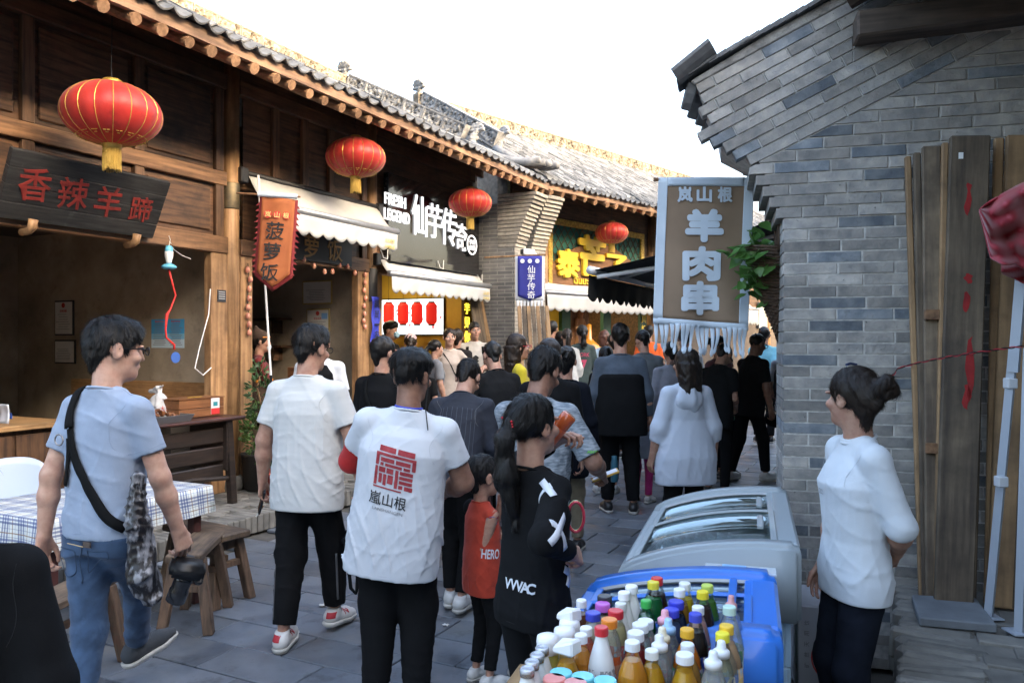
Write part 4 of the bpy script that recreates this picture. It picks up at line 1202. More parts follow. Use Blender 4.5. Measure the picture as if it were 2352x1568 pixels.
t, w, h = wall_frame(F1, 10.82, -2.2, -1.7, 2.18, 2.5, 'certificate', 'wide gold framed certificate high on the wall', 'certificate', M_goldf, M_paper); cert(t, w, h, False)
t, w, h = wall_frame(F1, 10.82, -2.13, -1.74, 1.68, 2.12, 'certificate', 'tall gold framed certificate with red emblem and blue tag', 'certificate', M_goldf, M_paper); cert(t, w, h)
MB().box((.12, -.01, .12), (.1, .004, .08)).build('blue_tag', PM('tag_blue', (.2, .4, .7), .6), t)
po = at(F1, -1.99, 8.424, 1.765, 'poster', 'blue and white notice poster with small print on plaster wall', 'poster')
M_cy = PM('poster_cyan', (.06, .33, .62), .6); M_cyl = PM('poster_pale', (.5, .62, .7), .6); M_cy2 = PM('poster_mid', (.2, .46, .66), .6)
for z0, z1, m in ((0, .155, M_cy), (-.06, 0, M_cy2), (-.155, -.06, M_cyl)): MB().bb((-.25, 0, z0), (.25, .004, z1)).build('sheet', m, po)
for k in range(12):
    for sx_ in (-.125, .125): MB().box((sx_ + R.uniform(-.015, .015), -.002, .1 - k * .02), (R.uniform(.12, .19), .002, .006)).build('text_line', M_greyp, po)
for sx_ in (-.125, .125): letters('食品安全公示', (sx_, -.001, .13), UX, UZ, .022, M_redp, po, 'title', 0, .002)
wb = at(F1, -2.2, 8.425, 1.11, 'wood_backsplash', 'light brown wood board along the wall above the counter', 'board')
MB().bb((-1.35, -.03, -.14), (.85, 0, .14)).build('plank', wood('light_board', (.36, .2, .09), (.24, .125, .05), 'x'), wb, .006)
ct = in_frame(F1, 'shop_counter', 'long shop counter with light wood top and dark cabinet doors', 'counter')
MB().bb((-3.2, 5.0, .94), (-1.45, 7.0, .985)).build('counter_top', wood('counter_top_wood', (.4, .24, .11), (.27, .15, .06), 'y'), ct, .006)
MB().bb((-3.1, 5.05, .15), (-1.52, 6.95, .938)).build('cabinet', M_oldwoodv, ct)
for k in range(4): MB().bb((-1.52, 5.1 + k * .47, .22), (-1.498, 5.53 + k * .47, .9)).build('cabinet_door', M_oldwoodv, ct, .006)
for k in range(2): MB().bb((-2.0 + .7 * k, 6.952, .22), (-1.58 + .05 * k, 6.97, .9)).build('cabinet_door', PM('grey_door', (.1, .09, .08), .6), ct, .005) if k == 0 else None
for k, (b, a, col, lb) in enumerate(((-1.8, 6.35, (.7, .72, .75), 'white and blue snack packet on the shop counter'), (-1.75, 6.55, (.55, .6, .7), 'second blue printed packet on the shop counter'), (-1.65, 6.1, (.12, .05, .16), 'folded purple cloth on the shop counter'))):
    t = at(F1, b, a, .986, 'packet' if k < 2 else 'cloth', lb, 'packet' if k < 2 else 'cloth'); m = PM('pk%d' % k, col, .4)
    if k < 2:
        MB().grid(lambda i, j: ((i - .5) * .14 * (1 - .2 * math.sin(math.pi * j)), .03 * math.sin(math.pi * j) * (1 - abs(i - .5)), j * .16), 6, 6).solid('packet_body', m, t, .012); MB().box((0, .045, .06), (.1, .004, .05)).build('blue_print', PM('pkblue', (.03, .09, .4), .5), t)
    else: MB().grid(lambda i, j: ((i - .5) * .3, (j - .5) * .16, .01 + .012 * abs(math.sin(i * 9 + j * 4))), 10, 6).solid('folded_cloth', m, t, .012)
pw = at(F1, -1.9, 7.75, 0, 'power_strip_shelf', 'small side shelf with a white power strip against the wall', 'shelf')
MB().bb((-.3, -.25, .93), (.5, .65, .97)).build('shelf_board', MATS['light_board'], pw); MB().bb((.2, -.1, .972), (.32, .12, 1.0)).build('power_strip', M_white, pw, .005); MB().bb((-.2, .3, .15), (.4, .6, .93)).build('support', M_dark, pw)

# carved dark table with tray, cash box and bag
M_lac = wood('black_lacquer_wood', (.022, .017, .015), (.045, .03, .024), 'y', .42, .1, 4, bstr=.2)
M_lact = wood('dark_red_top', (.07, .028, .022), (.035, .016, .013), 'y', .38, .1, 4, bstr=.15)
ta = in_frame(F1, 'carved_table', 'black lacquered carved table with a tray of food', 'table')
TA0, TA1, TB0, TB1, TZ = 6.88, 8.02, -1.06, -.54, .976
MB().bb((TB0 - .03, TA0 - .06, TZ - .035), (TB1 + .03, TA1 + .06, TZ)).build('table_top', M_lact, ta, .012)
for b in (TB0 + .05, TB1 - .05):
    for a, sg_ in ((TA0 + .1, -1), (TA1 - .1, 1)):
        MB().par((b - .035, a - .035, TZ - .036), (.07, 0, 0), (0, .07, 0), (0, sg_ * .06, -(TZ - .036 - .15))).build('leg', M_lac, ta, .006)
for k in range(3): MB().bb((TB1 - .085, TA0 + .13, TZ - .26 - k * .17 + .02), (TB1 - .06, TA1 - .13, TZ - .1 - k * .17)).build('front_panel', M_lac, ta, .012)
MB().bb((TB0 + .02, TA0 + .12, TZ - .3), (TB1 - .02, TA0 + .14, TZ - .036)).build('end_panel', M_lac, ta); MB().bb((TB0 + .02, TA1 - .14, TZ - .5), (TB1 - .02, TA1 - .12, TZ - .036)).build('end_panel', M_lac, ta)
MB().tube([(TB1 - .05, TA0 + .1, .4), (TB1 - .05, 7.5, .44), (TB1 - .05, TA1 - .1, .4)], .022, 8).build('stretcher', M_lac, ta)
tr = at(F1, -.8, 7.16, TZ + .002, 'food_tray', 'steel tray heaped with brown braised meat', 'tray')
M_steel = PM('dull_steel', (.34, .34, .35), .35, .8)
tm_ = MB(); tm_.grid(lambda i, j: ((i - .5) * .46, (j - .5) * .62, .0), 1, 1)
for p, q in (((-.23, -.31), (.23, -.31)), ((.23, -.31), (.23, .31)), ((.23, .31), (-.23, .31)), ((-.23, .31), (-.23, -.31))): tm_.add([(*p, 0), (*q, 0), (q[0] * 1.12, q[1] * 1.08, .06), (p[0] * 1.12, p[1] * 1.08, .06)], [(0, 1, 2, 3)])
tm_.solid('tray_body', M_steel, tr, .006, smooth=False)
vo = Vol((-.22, -.3, 0), (.22, .3, .16), .009)
for k in range(70):
    x, y = R.uniform(-.16, .16), R.uniform(-.24, .25); zz = .03 + .06 * (1 - (x / .2) ** 2) * (1 - (y / .3) ** 2) + R.uniform(-.01, .015)
    an, ph = R.uniform(0, 6.3), R.uniform(-.5, .5); d = np.array((math.cos(an) * .028, math.sin(an) * .028, ph * .025)); vo.cap(np.array((x, y, zz)) - d, np.array((x, y, zz)) + d, R.uniform(.011, .02), R.uniform(.008, .016), .004)
meshobj('braised_meat', mesh_np('braised_meat', *vo.nets()), PM('braised_meat', (.2, .075, .025), .32, col2=(.09, .03, .012), nscale=30, bscale=90, bstr=.6, bdist=.004), tr)
MB().tube([(.2, -.34, .07), (.05, -.15, .075)], .008, 6).build('tongs', PM('red_tongs', (.45, .03, .025), .4), tr)
cb_ = at(F1, -.85, 7.74, TZ + .002, 'cash_box', 'wooden cash box with a red payment card on its face', 'box')
M_box = wood('box_wood', (.24, .1, .04), (.15, .058, .022), 'y', .45, .05, 4)
for k in range(2): MB().bb((-.13, -.26, .003 + k * .085), (.13, .26, .083 + k * .085)).build('side_board', M_box, cb_, .004)
MB().bb((-.135, -.265, .172), (.135, .265, .18)).build('rim', M_box, cb_); MB().box((.03, 0, .184), (.012, .16, .008)).build('coin_slot', M_gold, cb_)
MB().bb((.131, .1, .02), (.136, .2, .17)).build('payment_card', PM('card_white', (.7, .7, .7), .4), cb_); MB().bb((.136, .1, .02), (.138, .2, .075)).build('card_foot', PM('card_red', (.6, .04, .04), .4), cb_); MB().bb((.136, .125, .095), (.138, .175, .135)).build('card_mark', PM('card_teal', (.03, .25, .3), .4), cb_)
pb = at(F1, -1.0, 7.5, TZ, 'plastic_bag', 'knotted white plastic bag with red print on the carved table', 'bag')
vo = Vol((-.16, -.14, 0), (.16, .14, .34), .009); vo.loft((0, 0, 0), np.eye(3), [(0, .1, .08, 0), (.1, .115, .09, 0), (.2, .055, .045, 0), (.235, .02, .02, 0), (.3, .045, .03, 0)]).cap((.01, 0, .24), (-.11, 0, .235), .018, .01, .01).warp(.02, 32, 4)
meshobj('bag_body', mesh_np('bag_body', *vo.nets()), PM('milky_plastic', (.68, .68, .68), .25, trans=.25, col2=(.58, .58, .6), nscale=8), pb)
for k in range(3): letters('大润发'[k], (.115, -.06 + .06 * k, .1), UY, UZ, .05, M_redp, pb, 'print', .01, .002)

# lamp with ribbon on the lintel
a, z = F1.hit(388, 600, -1.05)
fl = at(F1, -1.05, a, z, 'fly_lamp', 'blue and white bulb shaped fan hanging on a wire with red ribbon', 'fan'); fl.scale = (.75,) * 3
M_lb = PM('light_blue_plastic', (.12, .42, .6), .35); M_wp = PM('white_plastic', (.74, .74, .74), .35)
MB().lathe([(.02, .08), (.045, .1), (.05, .14), (.035, .19), (0, .2)], 16).build('top_cap', M_lb, fl, smooth=True); MB().lathe([(.03, -.03), (.035, .0), (.05, .06), (.05, .12), (.03, .13)], 16).build('bulb_body', M_wp, fl, smooth=True)
MB().lathe([(.0, -.1), (.06, -.1), (.09, -.08), (.09, -.06), (.05, -.035), (.03, -.03)], 16).build('fan_base', M_lb, fl, smooth=True)
MB().tube([(0, 0, .19), (0, .02, .27), (0, 0, .32)], .004, 4).build('hook_wire', M_white, fl); MB().tube([(0, .02, .24), (-.05, .12, .16), (-.06, .25, .1), (-.05, .38, .07)], .005, 4).build('white_cable', M_white, fl)
MB().tube([(0, 0, -.1), (.0, .06, -.3), (0, .1, -.42), (0, .02, -.6), (0, -.03, -.66), (0, -.05, -.85), (0, -.04, -.95), (0, .08, -1.04), (0, .08, -1.1)], [.012, .013, .012, .012, .022, .012, .013, .016, .014], 6).build('red_ribbon', PM('ribbon_red', (.55, .03, .025), .6), fl, smooth=True)
MB().lathe([(0, -.004), (.07, -.004), (.07, .004), (0, .004)], 18, Matrix.Rotation(math.pi / 2, 3, 'Y'), (0, .1, -1.2)).build('blue_disc', PM('disc_blue', (.05, .12, .38), .4), fl)
a, z = F1.hit(440, 700, -1.12)
MB().tube([F1.w(-1.06, 8.15, 2.2), F1.w(-1.05, 8.12, 1.95), F1.w(-1.05, 8.0, 1.6), F1.w(-1.05, 7.95, 1.42), F1.w(-1.05, 8.05, 1.35), F1.w(-1.06, 8.16, 1.42)], .006, 5).build('hanging_cable', M_white)
tag(bpy.data.objects['hanging_cable'], 'white electric cable looping down beside the door jamb', 'cable')
pq = at(F1, FA + .052, 8.3, 2.14, 'plaque', 'small dark engraved plaque on the door jamb', 'sign'); MB().bb((0, -.055, -.06), (.006, .055, .06)).build('plate', PM('plaque_grey', (.05, .05, .055), .4), pq)
for k in range(4): MB().bb((.006, -.04, .035 - k * .022), (.008, .04, .042 - k * .022)).build('text_line', PM('plaque_print', (.5, .5, .5), .5), pq)
# small string lights
M_bulb = PM('pink_bulb', (.62, .28, .2), .25, sub=.3)
def string(F, b, pts, label):
    t = in_frame(F, 'string_lights', label, 'string lights', 'strings of small pink bulbs')
    q = [V3(b, a, z) for a, z in pts]; MB().tube(q, .005, 4).build('wire', M_black, t)
    for i in range(len(q) - 1):
        for s_ in (.25, .75):
            p = q[i].lerp(q[i + 1], s_) + V3(.01, R.uniform(-.02, .02), -.02); o = MB().lathe([(0, -.035), (.02, -.025), (.026, 0), (.018, .025), (.009, .035), (0, .036)], 10, None, p).build('bulb', M_bulb, t, smooth=True)
string(F1, FA + .07, [(8.64, 2.5), (8.66, 2.3), (8.63, 2.1), (8.66, 1.92), (8.64, 1.75)], 'string of small pink bulbs hanging down the post by the orange banner')
string(F1, FA + .07, [(10.66, 2.6), (10.63, 2.4), (10.66, 2.2), (10.62, 2.0), (10.66, 1.85)], 'string of small pink bulbs down the jamb beside the blue strip')
string(F1, FA + .08, [(9.2, 2.75), (9.6, 2.6), (9.9, 2.5), (10.2, 2.66), (10.5, 2.52)], 'string of small pink bulbs along the lintel under the cream awning')
# dark board with gold characters behind the first awning
db = at(F1, FA + .07, 9.6, 2.78, 'name_board', 'dark name board with brown gold characters behind the awning', 'sign'); MB().bb((0, -.75, -.17), (.03, .75, .2)).build('board', M_iron, db)
for k, ch in enumerate('菠萝饭'): letters(ch, (.031, -.42 + .42 * k, .0), UY, UZ, .28, PM('old_gold', (.3, .17, .06), .5, .3), db, 'character', .01, .006)
# shelves in shop two
for z, lb in ((1.97, 'upper wooden wall shelf in the second shop'), (1.6, 'lower dark wall shelf in the second shop')):
    t = at(F1, -2.85, 10.82, z, 'wall_shelf', lb, 'shelf'); MB().bb((-.6, -.22, 0), (.45, 0, .03)).build('shelf_board', M_oldwood, t)
    for x in (-.35, .25): MB().par((x, -.001, 0), (.03, 0, 0), (0, -.18, 0), (0, 0, -.18)).build('bracket', M_oldwoodv, t)
c2 = in_frame(F1, 'shop_counter', 'wooden sales counter with a carton on top in the second shop', 'counter'); MB().bb((-1.7, 9.9, .15), (-1.3, 10.5, 1.1)).build('cabinet', M_oldwoodv, c2); MB().bb((-1.75, 9.85, 1.1), (-1.25, 10.52, 1.14)).build('counter_top', M_beam, c2)
wbx = at(F1, -1.5, 10.2, 1.142, 'carton', 'brown wooden carton on the second shop counter', 'box'); MB().bb((-.2, -.25, 0), (.2, .25, .22)).build('carton_body', M_box, wbx, .006); letters('中国味', (.201, .1, .1), UY, UZ, .05, M_ink, wbx, 'print', .01, .002)
# plants beside the post
def leaf_cloud(root, name, mat, c, r, n, size, seed, up=.3):
    rg = random.Random(seed); mb = MB()
    for _ in range(n):
        d = V3(rg.gauss(0, 1), rg.gauss(0, 1), rg.gauss(0, 1)).normalized(); q = V3(c[0] + d.x * r[0] * rg.random() ** .4, c[1] + d.y * r[1] * rg.random() ** .4, c[2] + d.z * r[2] * rg.random() ** .4)
        t = (d + V3(rg.gauss(0, .5), rg.gauss(0, .5), up + rg.gauss(0, .4))).normalized(); s_ = t.cross(V3(rg.gauss(0, 1), rg.gauss(0, 1), rg.gauss(0, 1))).normalized(); l = size * rg.uniform(.6, 1.3); nn = t.cross(s_) * l * .12
        mb.add([q, q + t * l * .45 + s_ * l * .28 - nn, q + t * l, q + t * l * .45 - s_ * l * .28 - nn, q + t * l * .5 + nn], [(0, 1, 4), (1, 2, 4), (2, 3, 4), (3, 0, 4)])
    return mb.build(name, mat, root)
M_leaf = PM('leaf_green', (.07, .14, .03), .5, island=.5, col2=(.11, .19, .05), nscale=3, translucent=.25)
M_leafd = PM('pothos_leaf', (.06, .15, .035), .35, island=.55, col2=(.1, .21, .05), nscale=5, translucent=.25)
p1 = at(F1, -.86, 8.62, .15, 'potted_shrub', 'bright green leafy shrub in a dark woven pot by the post', 'plant')
MB().lathe([(.13, 0), (.16, .02), (.19, .36), (.2, .38), (.17, .38), (.16, .34), (0, .33)], 20).build('pot', PM('dark_woven_pot', (.02, .019, .018), .7, bscale=60, bstr=.8), p1, smooth=True)
leaf_cloud(p1, 'foliage', M_leaf, (0, 0, .6), (.2, .2, .3), 420, .055, 3)
MB().tube([(0, 0, .3), (.02, .02, .8), (-.02, -.02, 1.05), (.04, .0, 1.3)], [.012, .01, .008, .005], 6).build('stem', M_post, p1); leaf_cloud(p1, 'climbing_leaves', PM('dark_leaf', (.05, .1, .035), .5, island=.4), (0, 0, 1.0), (.12, .14, .38), 150, .075, 5)
p2 = at(F1, -.6, 8.5, .15, 'potted_plant', 'low green plant in a terracotta red pot on the walk', 'plant')
MB().lathe([(.09, 0), (.12, .2), (.135, .2), (.135, .23), (.11, .23), (0, .2)], 20).build('pot', PM('terracotta', (.3, .06, .04), .7), p2, smooth=True); leaf_cloud(p2, 'foliage', M_leaf, (0, 0, .3), (.13, .13, .13), 140, .05, 8)

# ------------------------------------------------------------------ shop three: lit screen and paper lanterns
sc = at(F1, -2.28, 13.46, 2.09, 'menu_screen', 'bright white menu screen with pink blossom print', 'screen')
M_scr = PM('screen_glow', (.75, .85, .9), .3, emit=.17, emitcol=(.85, .95, 1)); MB().bb((-.72, 0, -.31), (.72, .03, .31)).build('screen_case', M_iron, sc, .006); MB().bb((-.7, -.006, -.29), (.7, 0, .29)).build('screen_panel', M_scr, sc)
M_pink = PM('blossom_pink', (.8, .25, .3), .5, emit=.05)
for k in range(34):
    x, zz = R.gauss(.1, .3), R.gauss(0, .1); x = max(-.66, min(.66, x)); MB().lathe([(0, 0), (R.uniform(.015, .035), 0), (0, .002)], 8, Matrix.Rotation(math.pi / 2, 3, 'X'), (x, -.008, max(-.27, min(.27, zz)))).build('blossom', M_pink, sc)
M_plan = PM('paper_lantern_red', (.7, .04, .025), .6, translucent=.5, emit=.075)
for k, u in enumerate((893, 926, 958, 991)):
    b, z = F1.hita(u, 720, 13.0); t = at(F1, b, 13.0, z, 'paper_lantern', ['red paper lantern before the menu screen, next to the blue strip column', 'red paper lantern before the menu screen, second from the blue strip', 'red paper lantern before the menu screen, third from the blue strip', 'red paper lantern before the menu screen, furthest from the blue strip'][k], 'lantern', 'four red paper lanterns before the menu screen'); r_ = .088
    MB().lathe([(.05, -.17), (r_ * .85, -.145)] + [(r_ * (1 + .02 * (-1) ** q), -.125 + .25 * q / 24) for q in range(25)] + [(r_ * .85, .145), (.05, .17)], 20).build('shade', M_plan, t, smooth=True)
    for s_ in (-1, 1): MB().lathe([(.05, s_ * .175 - .015), (.055, s_ * .175), (.05, s_ * .175 + .015)], 16).build('rim', M_black, t)
    MB().tube([(0, 0, .2), (0, 0, 2.94 - z)], .004, 4).build('cord', M_black, t)
ne = in_frame(F1, 'neon_sign', 'vertical yellow neon characters on a dark wooden door post', 'sign'); M_neon = PM('neon_yellow', (.9, .75, .05), .4, emit=.22, emitcol=(1, .8, .05))
MB().bb((FA + .02, 13.22, 1.0), (FA + .06, 13.42, 2.45)).build('board', M_oldwoodv, ne)
for k, ch in enumerate('芋见你'): letters(ch, (FA + .062, 13.32, 2.2 - k * .22), UY, UZ, .17, M_neon, ne, 'character', 0, .012)

# ------------------------------------------------------------------ second house: sign, counter things
s2 = in_frame(F2, 'carved_sign', 'green lattice shop sign with gold frame and large yellow characters', 'sign')
a0, zt_ = F2.hit(1256, 497, -1.05); a1, zb_ = F2.hit(1476, 655, -1.05); zt_ = 3.95; zb_ = 2.66
MB().bb((-1.09, a0, zb_), (-1.05, a1, zt_)).build('green_panel', PM('green_panel', (.02, .13, .1), .6), s2)
M_gc = PM('gold_carving', (.62, .42, .07), .45, .2, col2=(.3, .17, .03), nscale=28, bscale=40, bstr=.8)
for p, q in (((a0, zt_ - .12), (a1, zt_)), ((a0, zb_), (a0 + .12, zt_ - .12)), ((a1 - .12, zb_), (a1, zt_ - .12))): MB().bb((-1.05, p[0], p[1]), (-1.0, q[0], q[1])).build('gold_frame', M_gc, s2, .01)
M_lat = PM('lattice_wood', (.1, .085, .05), .6)
n_ = 16
for k in range(-6, n_):
    for sg_ in (1, -1):
        x0 = a0 + .12 + (a1 - a0 - .24) * k / n_ ; L_ = zt_ - zb_ - .12
        pa = [(x0 if sg_ > 0 else x0 + L_ * .8, zb_), (x0 + L_ * .8 if sg_ > 0 else x0, zb_ + L_)]
        pts = []
        for i in range(21):
            t_ = i / 20; x, zz = pa[0][0] + (pa[1][0] - pa[0][0]) * t_, pa[0][1] + (pa[1][1] - pa[0][1]) * t_
            if a0 + .12 < x < a1 - .12: pts.append((-1.035, x, zz))
        if len(pts) > 1: MB().tube([pts[0], pts[-1]], .011, 4).build('lattice_bar', M_lat, s2)
arch = [(a0 + .1, zb_), (a1 - .1, zb_), (a1 - .1, zb_ + .42)] + [(a0 + (a1 - a0) * (1 - t_), zb_ + .42 + .52 * math.sin(math.pi * t_)) for t_ in [i / 12 for i in range(1, 12)]] + [(a0 + .1, zb_ + .42)]
MB().prism(arch, (-1.0, 0, 0), UY, UZ, .04).build('arched_board', wood('arch_board', (.27, .13, .055), (.15, .068, .03), 'y'), s2)
M_yc = PM('yellow_character', (.85, .58, .05), .5)
for u, v, hp, wp_, ch in ((1302, 605, 60, 48, '泰'), (1357, 588, 86, 56, '芒'), (1412, 612, 50, 44, '了')): sign_char(s2, F2, -.99, u, v, hp, ch, M_yc, wp_, 0, .05, fat=.05)
sign_char(s2, F2, -.99, 1347, 644, 20, 'ฉันมะม่วง', M_yc, 58, .01, .02, 'thai_line')
vs2 = in_frame(F2, 'vertical_sign', 'dark green vertical sign with yellow characters beside the far shop', 'sign'); a, z = F2.hit(1478, 735, -1.0); MB().bb((-1.06, a - .12, 1.6), (-1.0, a + .12, 2.5)).build('board', PM('green_board', (.02, .07, .05), .6), vs2)
for k, ch in enumerate('泰真好吃'): letters(ch, (-.998, a, 2.38 - k * .22), UY, UZ, .18, M_yc, vs2, 'character', .015, .01)
a, z = F2.hit(1333, 735, -1.2)
pc = at(F2, -1.24, a, 2.05, 'painting', 'framed carved figure panel between the green posts', 'picture'); MB().bb((-.02, -.33, -.45), (0, .33, .45)).build('panel', wood('panel_wood', (.3, .15, .06), (.16, .07, .03), 'z'), pc)
vo = Vol((-.05, -.3, -.45), (.12, .3, .42), .02); vo.cap((.03, 0, -.4), (.03, 0, .05), .13, .07, .03).ell((.04, 0, .16), (.06, .06, .08)).cap((.03, 0, .2), (.03, 0, .36), .05, .008, .02)
for s_ in (-1, 1): vo.cap((.03, .1 * s_, .05), (.05, .16 * s_, -.12), .035, .03, .02).cap((.05, .16 * s_, -.12), (.08, .02 * s_, -.08), .03, .025, .02)
meshobj('carved_figure', mesh_np('carved_figure', *vo.nets()), PM('figure_wood', (.55, .26, .1), .5), pc)
a, z = F2.hit(1357, 775, -.9)
ur = at(F2, -.95, a, 1.0, 'drink_urn', 'large amber gourd shaped drink urn on the far counter', 'urn'); MB().lathe([(.1, 0), (.25, .12), (.32, .35), (.28, .55), (.12, .68), (.06, .74), (.055, 1.0), (0, 1.02)], 20).build('urn_body', PM('amber_glass', (.6, .24, .03), .15, sub=.2, coat=.5), ur, smooth=True); MB().tube([(.3, 0, .1), (.4, 0, .08), (.4, 0, .02)], .025, 8).build('tap', M_gold, ur)
a, z = F2.hit(1445, 760, -3.4)
pp = at(F2, -3.48, a, 1.75, 'picture_frame', 'small dark framed portrait on the yellow wall', 'picture'); MB().bb((-.02, -.28, -.22), (.02, .28, .22)).build('frame', M_blkf, pp); MB().bb((.02, -.24, -.18), (.024, .24, .18)).build('sheet', PM('pic', (.3, .14, .06), .5, col2=(.06, .04, .03), nscale=6), pp)
a, z = F2.hit(1770, 725, -1.05)
wb2 = at(F2, -1.07, a, z, 'white_board', 'pale notice board with faint characters on the taupe wall', 'sign'); MB().bb((0, -.75, -.34), (.04, .5, .34)).build('board', PM('pale_board', (.3, .3, .31), .5), wb2); letters('名', (.042, -.35, .05), UY, UZ, .2, M_greyp, wb2, 'character', .01, .004)
aw4 = in_frame(F2, 'awning', 'short cream awning end beside the notice board', 'awning', 'cream scalloped awnings'); a, z = F2.hit(1700, 690, -.75); a1_, _ = F2.hit(1738, 690, -.75); awning(aw4, (-1.04, a, 2.75), (-.75, a, 2.5), (0, a1_ - a, 0), 6, .35)

# ------------------------------------------------------------------ planks
def plank(bl, br, tl, tr_, th, label, mat, group=None, extra=None, bat=None):
    bl, br, tl, tr_ = map(Vector, (bl, br, tl, tr_)); o = (bl + br) / 2; zax = ((tl + tr_) / 2 - o); L = zax.length; zax.normalize()
    xax = (br - bl); wd = xax.length; xax = (xax - zax * xax.dot(zax)).normalized(); yax = zax.cross(xax)
    wt = (tr_ - tl).length
    t = thing('plank', label, 'plank', o, 0, group); t.rotation_euler = Matrix((xax, yax, zax)).transposed().to_euler()
    mb = MB().add([(-wd / 2, 0, 0), (wd / 2, 0, 0), (wd / 2, th, 0), (-wd / 2, th, 0), (-wt / 2, 0, L), (wt / 2, 0, L), (wt / 2, th, L), (-wt / 2, th, L)], [(0, 3, 2, 1), (4, 5, 6, 7), (0, 1, 5, 4), (1, 2, 6, 5), (2, 3, 7, 6), (3, 0, 4, 7)])
    mb.build('board', mat, t, min(.006, th * .3))
    if bat: 
        for f_ in bat: MB().box((-wd * .1, -.014, L * f_), (wd * .9, .028, .05)).build('batten', M_beam, t, .003)
    return t, L, wd
M_plw = wood('pale_worn_plank', (.37, .23, .115), (.22, .135, .07), 'z', .7, .2, 2.4, dirt=(.1, .065, .04), dlo=.55, dhi=.8)
def wl(u, v, y): 
    t, z = wp(u, v); return K + ke * t - km * y + UZ * z
spec = [((2112, 2126, 1368), (2072, 2086, 365), .10, .03, M_plw), ((2120, 2142, 1372), (2085, 2101, 363), .13, .03, M_plank), ((2128, 2166, 1376), (2101, 2142, 352), .16, .03, M_plank), ((2146, 2160, 1378), (2141, 2156, 348), .19, .03, M_plw), ((2147, 2237, 1381), (2156, 2243, 336), .22, .035, M_plank),
        ((2228, 2243, 1376), (2240, 2248, 338), .15, .03, M_plank), ((2262, 2282, 1368), (2266, 2288, 330), .12, .03, M_plw), ((2268, 2330, 1372), (2288, 2350, 328), .16, .035, M_plw), ((2330, 2420, 1376), (2345, 2430, 330), .19, .035, M_plank)]
names = ['narrow pale plank edge leaning at the left of the stack', 'narrow dark plank leaning behind the broad dark one', 'dark brown plank leaning with a wooden batten', 'thin pale plank edge beside the plank with red paper', 'broad worn plank with torn red paper leaning on the brick wall', 'thin dark plank edge behind the plank with red paper', 'narrow pale plank leaning right of the dark gap', 'broad honey coloured plank behind the grey tent pole', 'broad dark plank behind the red tent cloth']
for k, ((u0, u1, v0), (w0, w1, v1), y, th, m) in enumerate(spec):
    yb = y + .16 + .02 * (k == 4)
    pbt = [plane_hit(u, v0, K - km * yb, km) for u in (u0, u1)]
    for p in pbt: p.z = .455
    t, L, wd = plank(pbt[0], pbt[1], wl(w0, v1, y - .03 * (k == 0)), wl(w1, v1, y - .03 * (k == 0)), -th if False else th, names[k], m, None, None, (.33, .62) if k == 2 else None)
    if k == 4:
        M_rp = PM('torn_red_paper', (.3, .02, .02), .9, col2=(.2, .015, .015), nscale=12)
        for zc, hh, xx in ((.86, .16, .0), (.69, .05, .01), (.64, .1, .01), (.5, .3, .03), (.44, .12, .02)):
            pts = [(xx + R.uniform(-.008, .008) + .014 * math.cos(q), L * zc + hh * .5 * math.sin(q)) for q in [i * .52 for i in range(12)]]
            MB().prism(pts, (0, -.0015, 0), UX, UZ, .001).build('red_paper', M_rp, t)
        MB().box((-.04, -.002, L * .955), (.02, .002, .03)).build('tape', M_white, t)
# boards leaning by the far pier
for k in range(2):
    p0_, p1_ = F1.hit(1122 + 22 * k, 830, -.62)[0], F1.hit(1158 + 8 * k, 830, -.62)[0]
    plank(F1.w(-.5 + .05 * k, p0_ - .1, .15), F1.w(-.5 + .05 * k, p1_, .15), F1.w(-.95, p0_, 2.42), F1.w(-.95, p1_ + .1, 2.42), .03, ['wide brown door board leaning in the corner by the brick pier', 'narrow pale edge board against the brick pier'][k], [M_plank, M_plw][k])
for k in range(7):
    ub_, ut_ = 1205 + 13 * k, 1188 + 10.5 * k; bp_ = F1.hit(ub_, 1000, -.1)
    q0 = P(ub_, 1000, 10.6); q0.z = .02; q1 = P(ub_ + 9, 1000, 10.6); q1.z = .02; t0 = P(ut_, 702, 11.3); t1 = P(ut_ + 9, 702, 11.3)
    plank(q0, q1, t0, t1, .03, ['first', 'second', 'third', 'fourth', 'fifth', 'sixth', 'seventh'][k] + ' slender board from the door boards, fanned against the brick pier', [M_plw, M_plank][k % 2], 'boards fanned against the brick pier', None, (.66,))

# ------------------------------------------------------------------ wicker basket with trailing plant
wk = thing('hanging_basket', 'conical wicker wall basket with trailing green pothos', 'basket', P(1792, 622, 4.5), -KR)
M_wick = PM('wicker_brown', (.085, .05, .03), .7, col2=(.045, .027, .017), nscale=30, var=.1)
bk_ = MB()
for k in range(30):
    z = .12 - k * .018; rr = .15 * max(.06, (1 - (k / 30) ** 1.3)) ; pts = []
    for q in range(17):
        an = math.pi * q / 16 + math.pi * .5; pts.append((rr * math.cos(an) * 1.2 - .01, rr * math.sin(an) * .9 + .004 * (-1) ** (q + k), z - .02 * math.cos(an)))
    bk_.tube(pts, .0085, 5)
bk_.build('woven_body', M_wick, wk)
MB().tube([(-.01, .15, .1), (-.01, .12, .3), (-.01, 0, .37), (-.01, -.12, .3), (-.01, -.15, .1)], .016, 8).build('handle', M_wick, wk, smooth=True)
bk_ = MB()
for k in range(24): bk_.tube([(.0 - .002 * k, -.14 + .012 * k, .1), (.0, -.13 + .011 * k, .33 - .0012 * (k - 12) ** 2)], .006, 4)
bk_.build('woven_back', M_wick, wk)
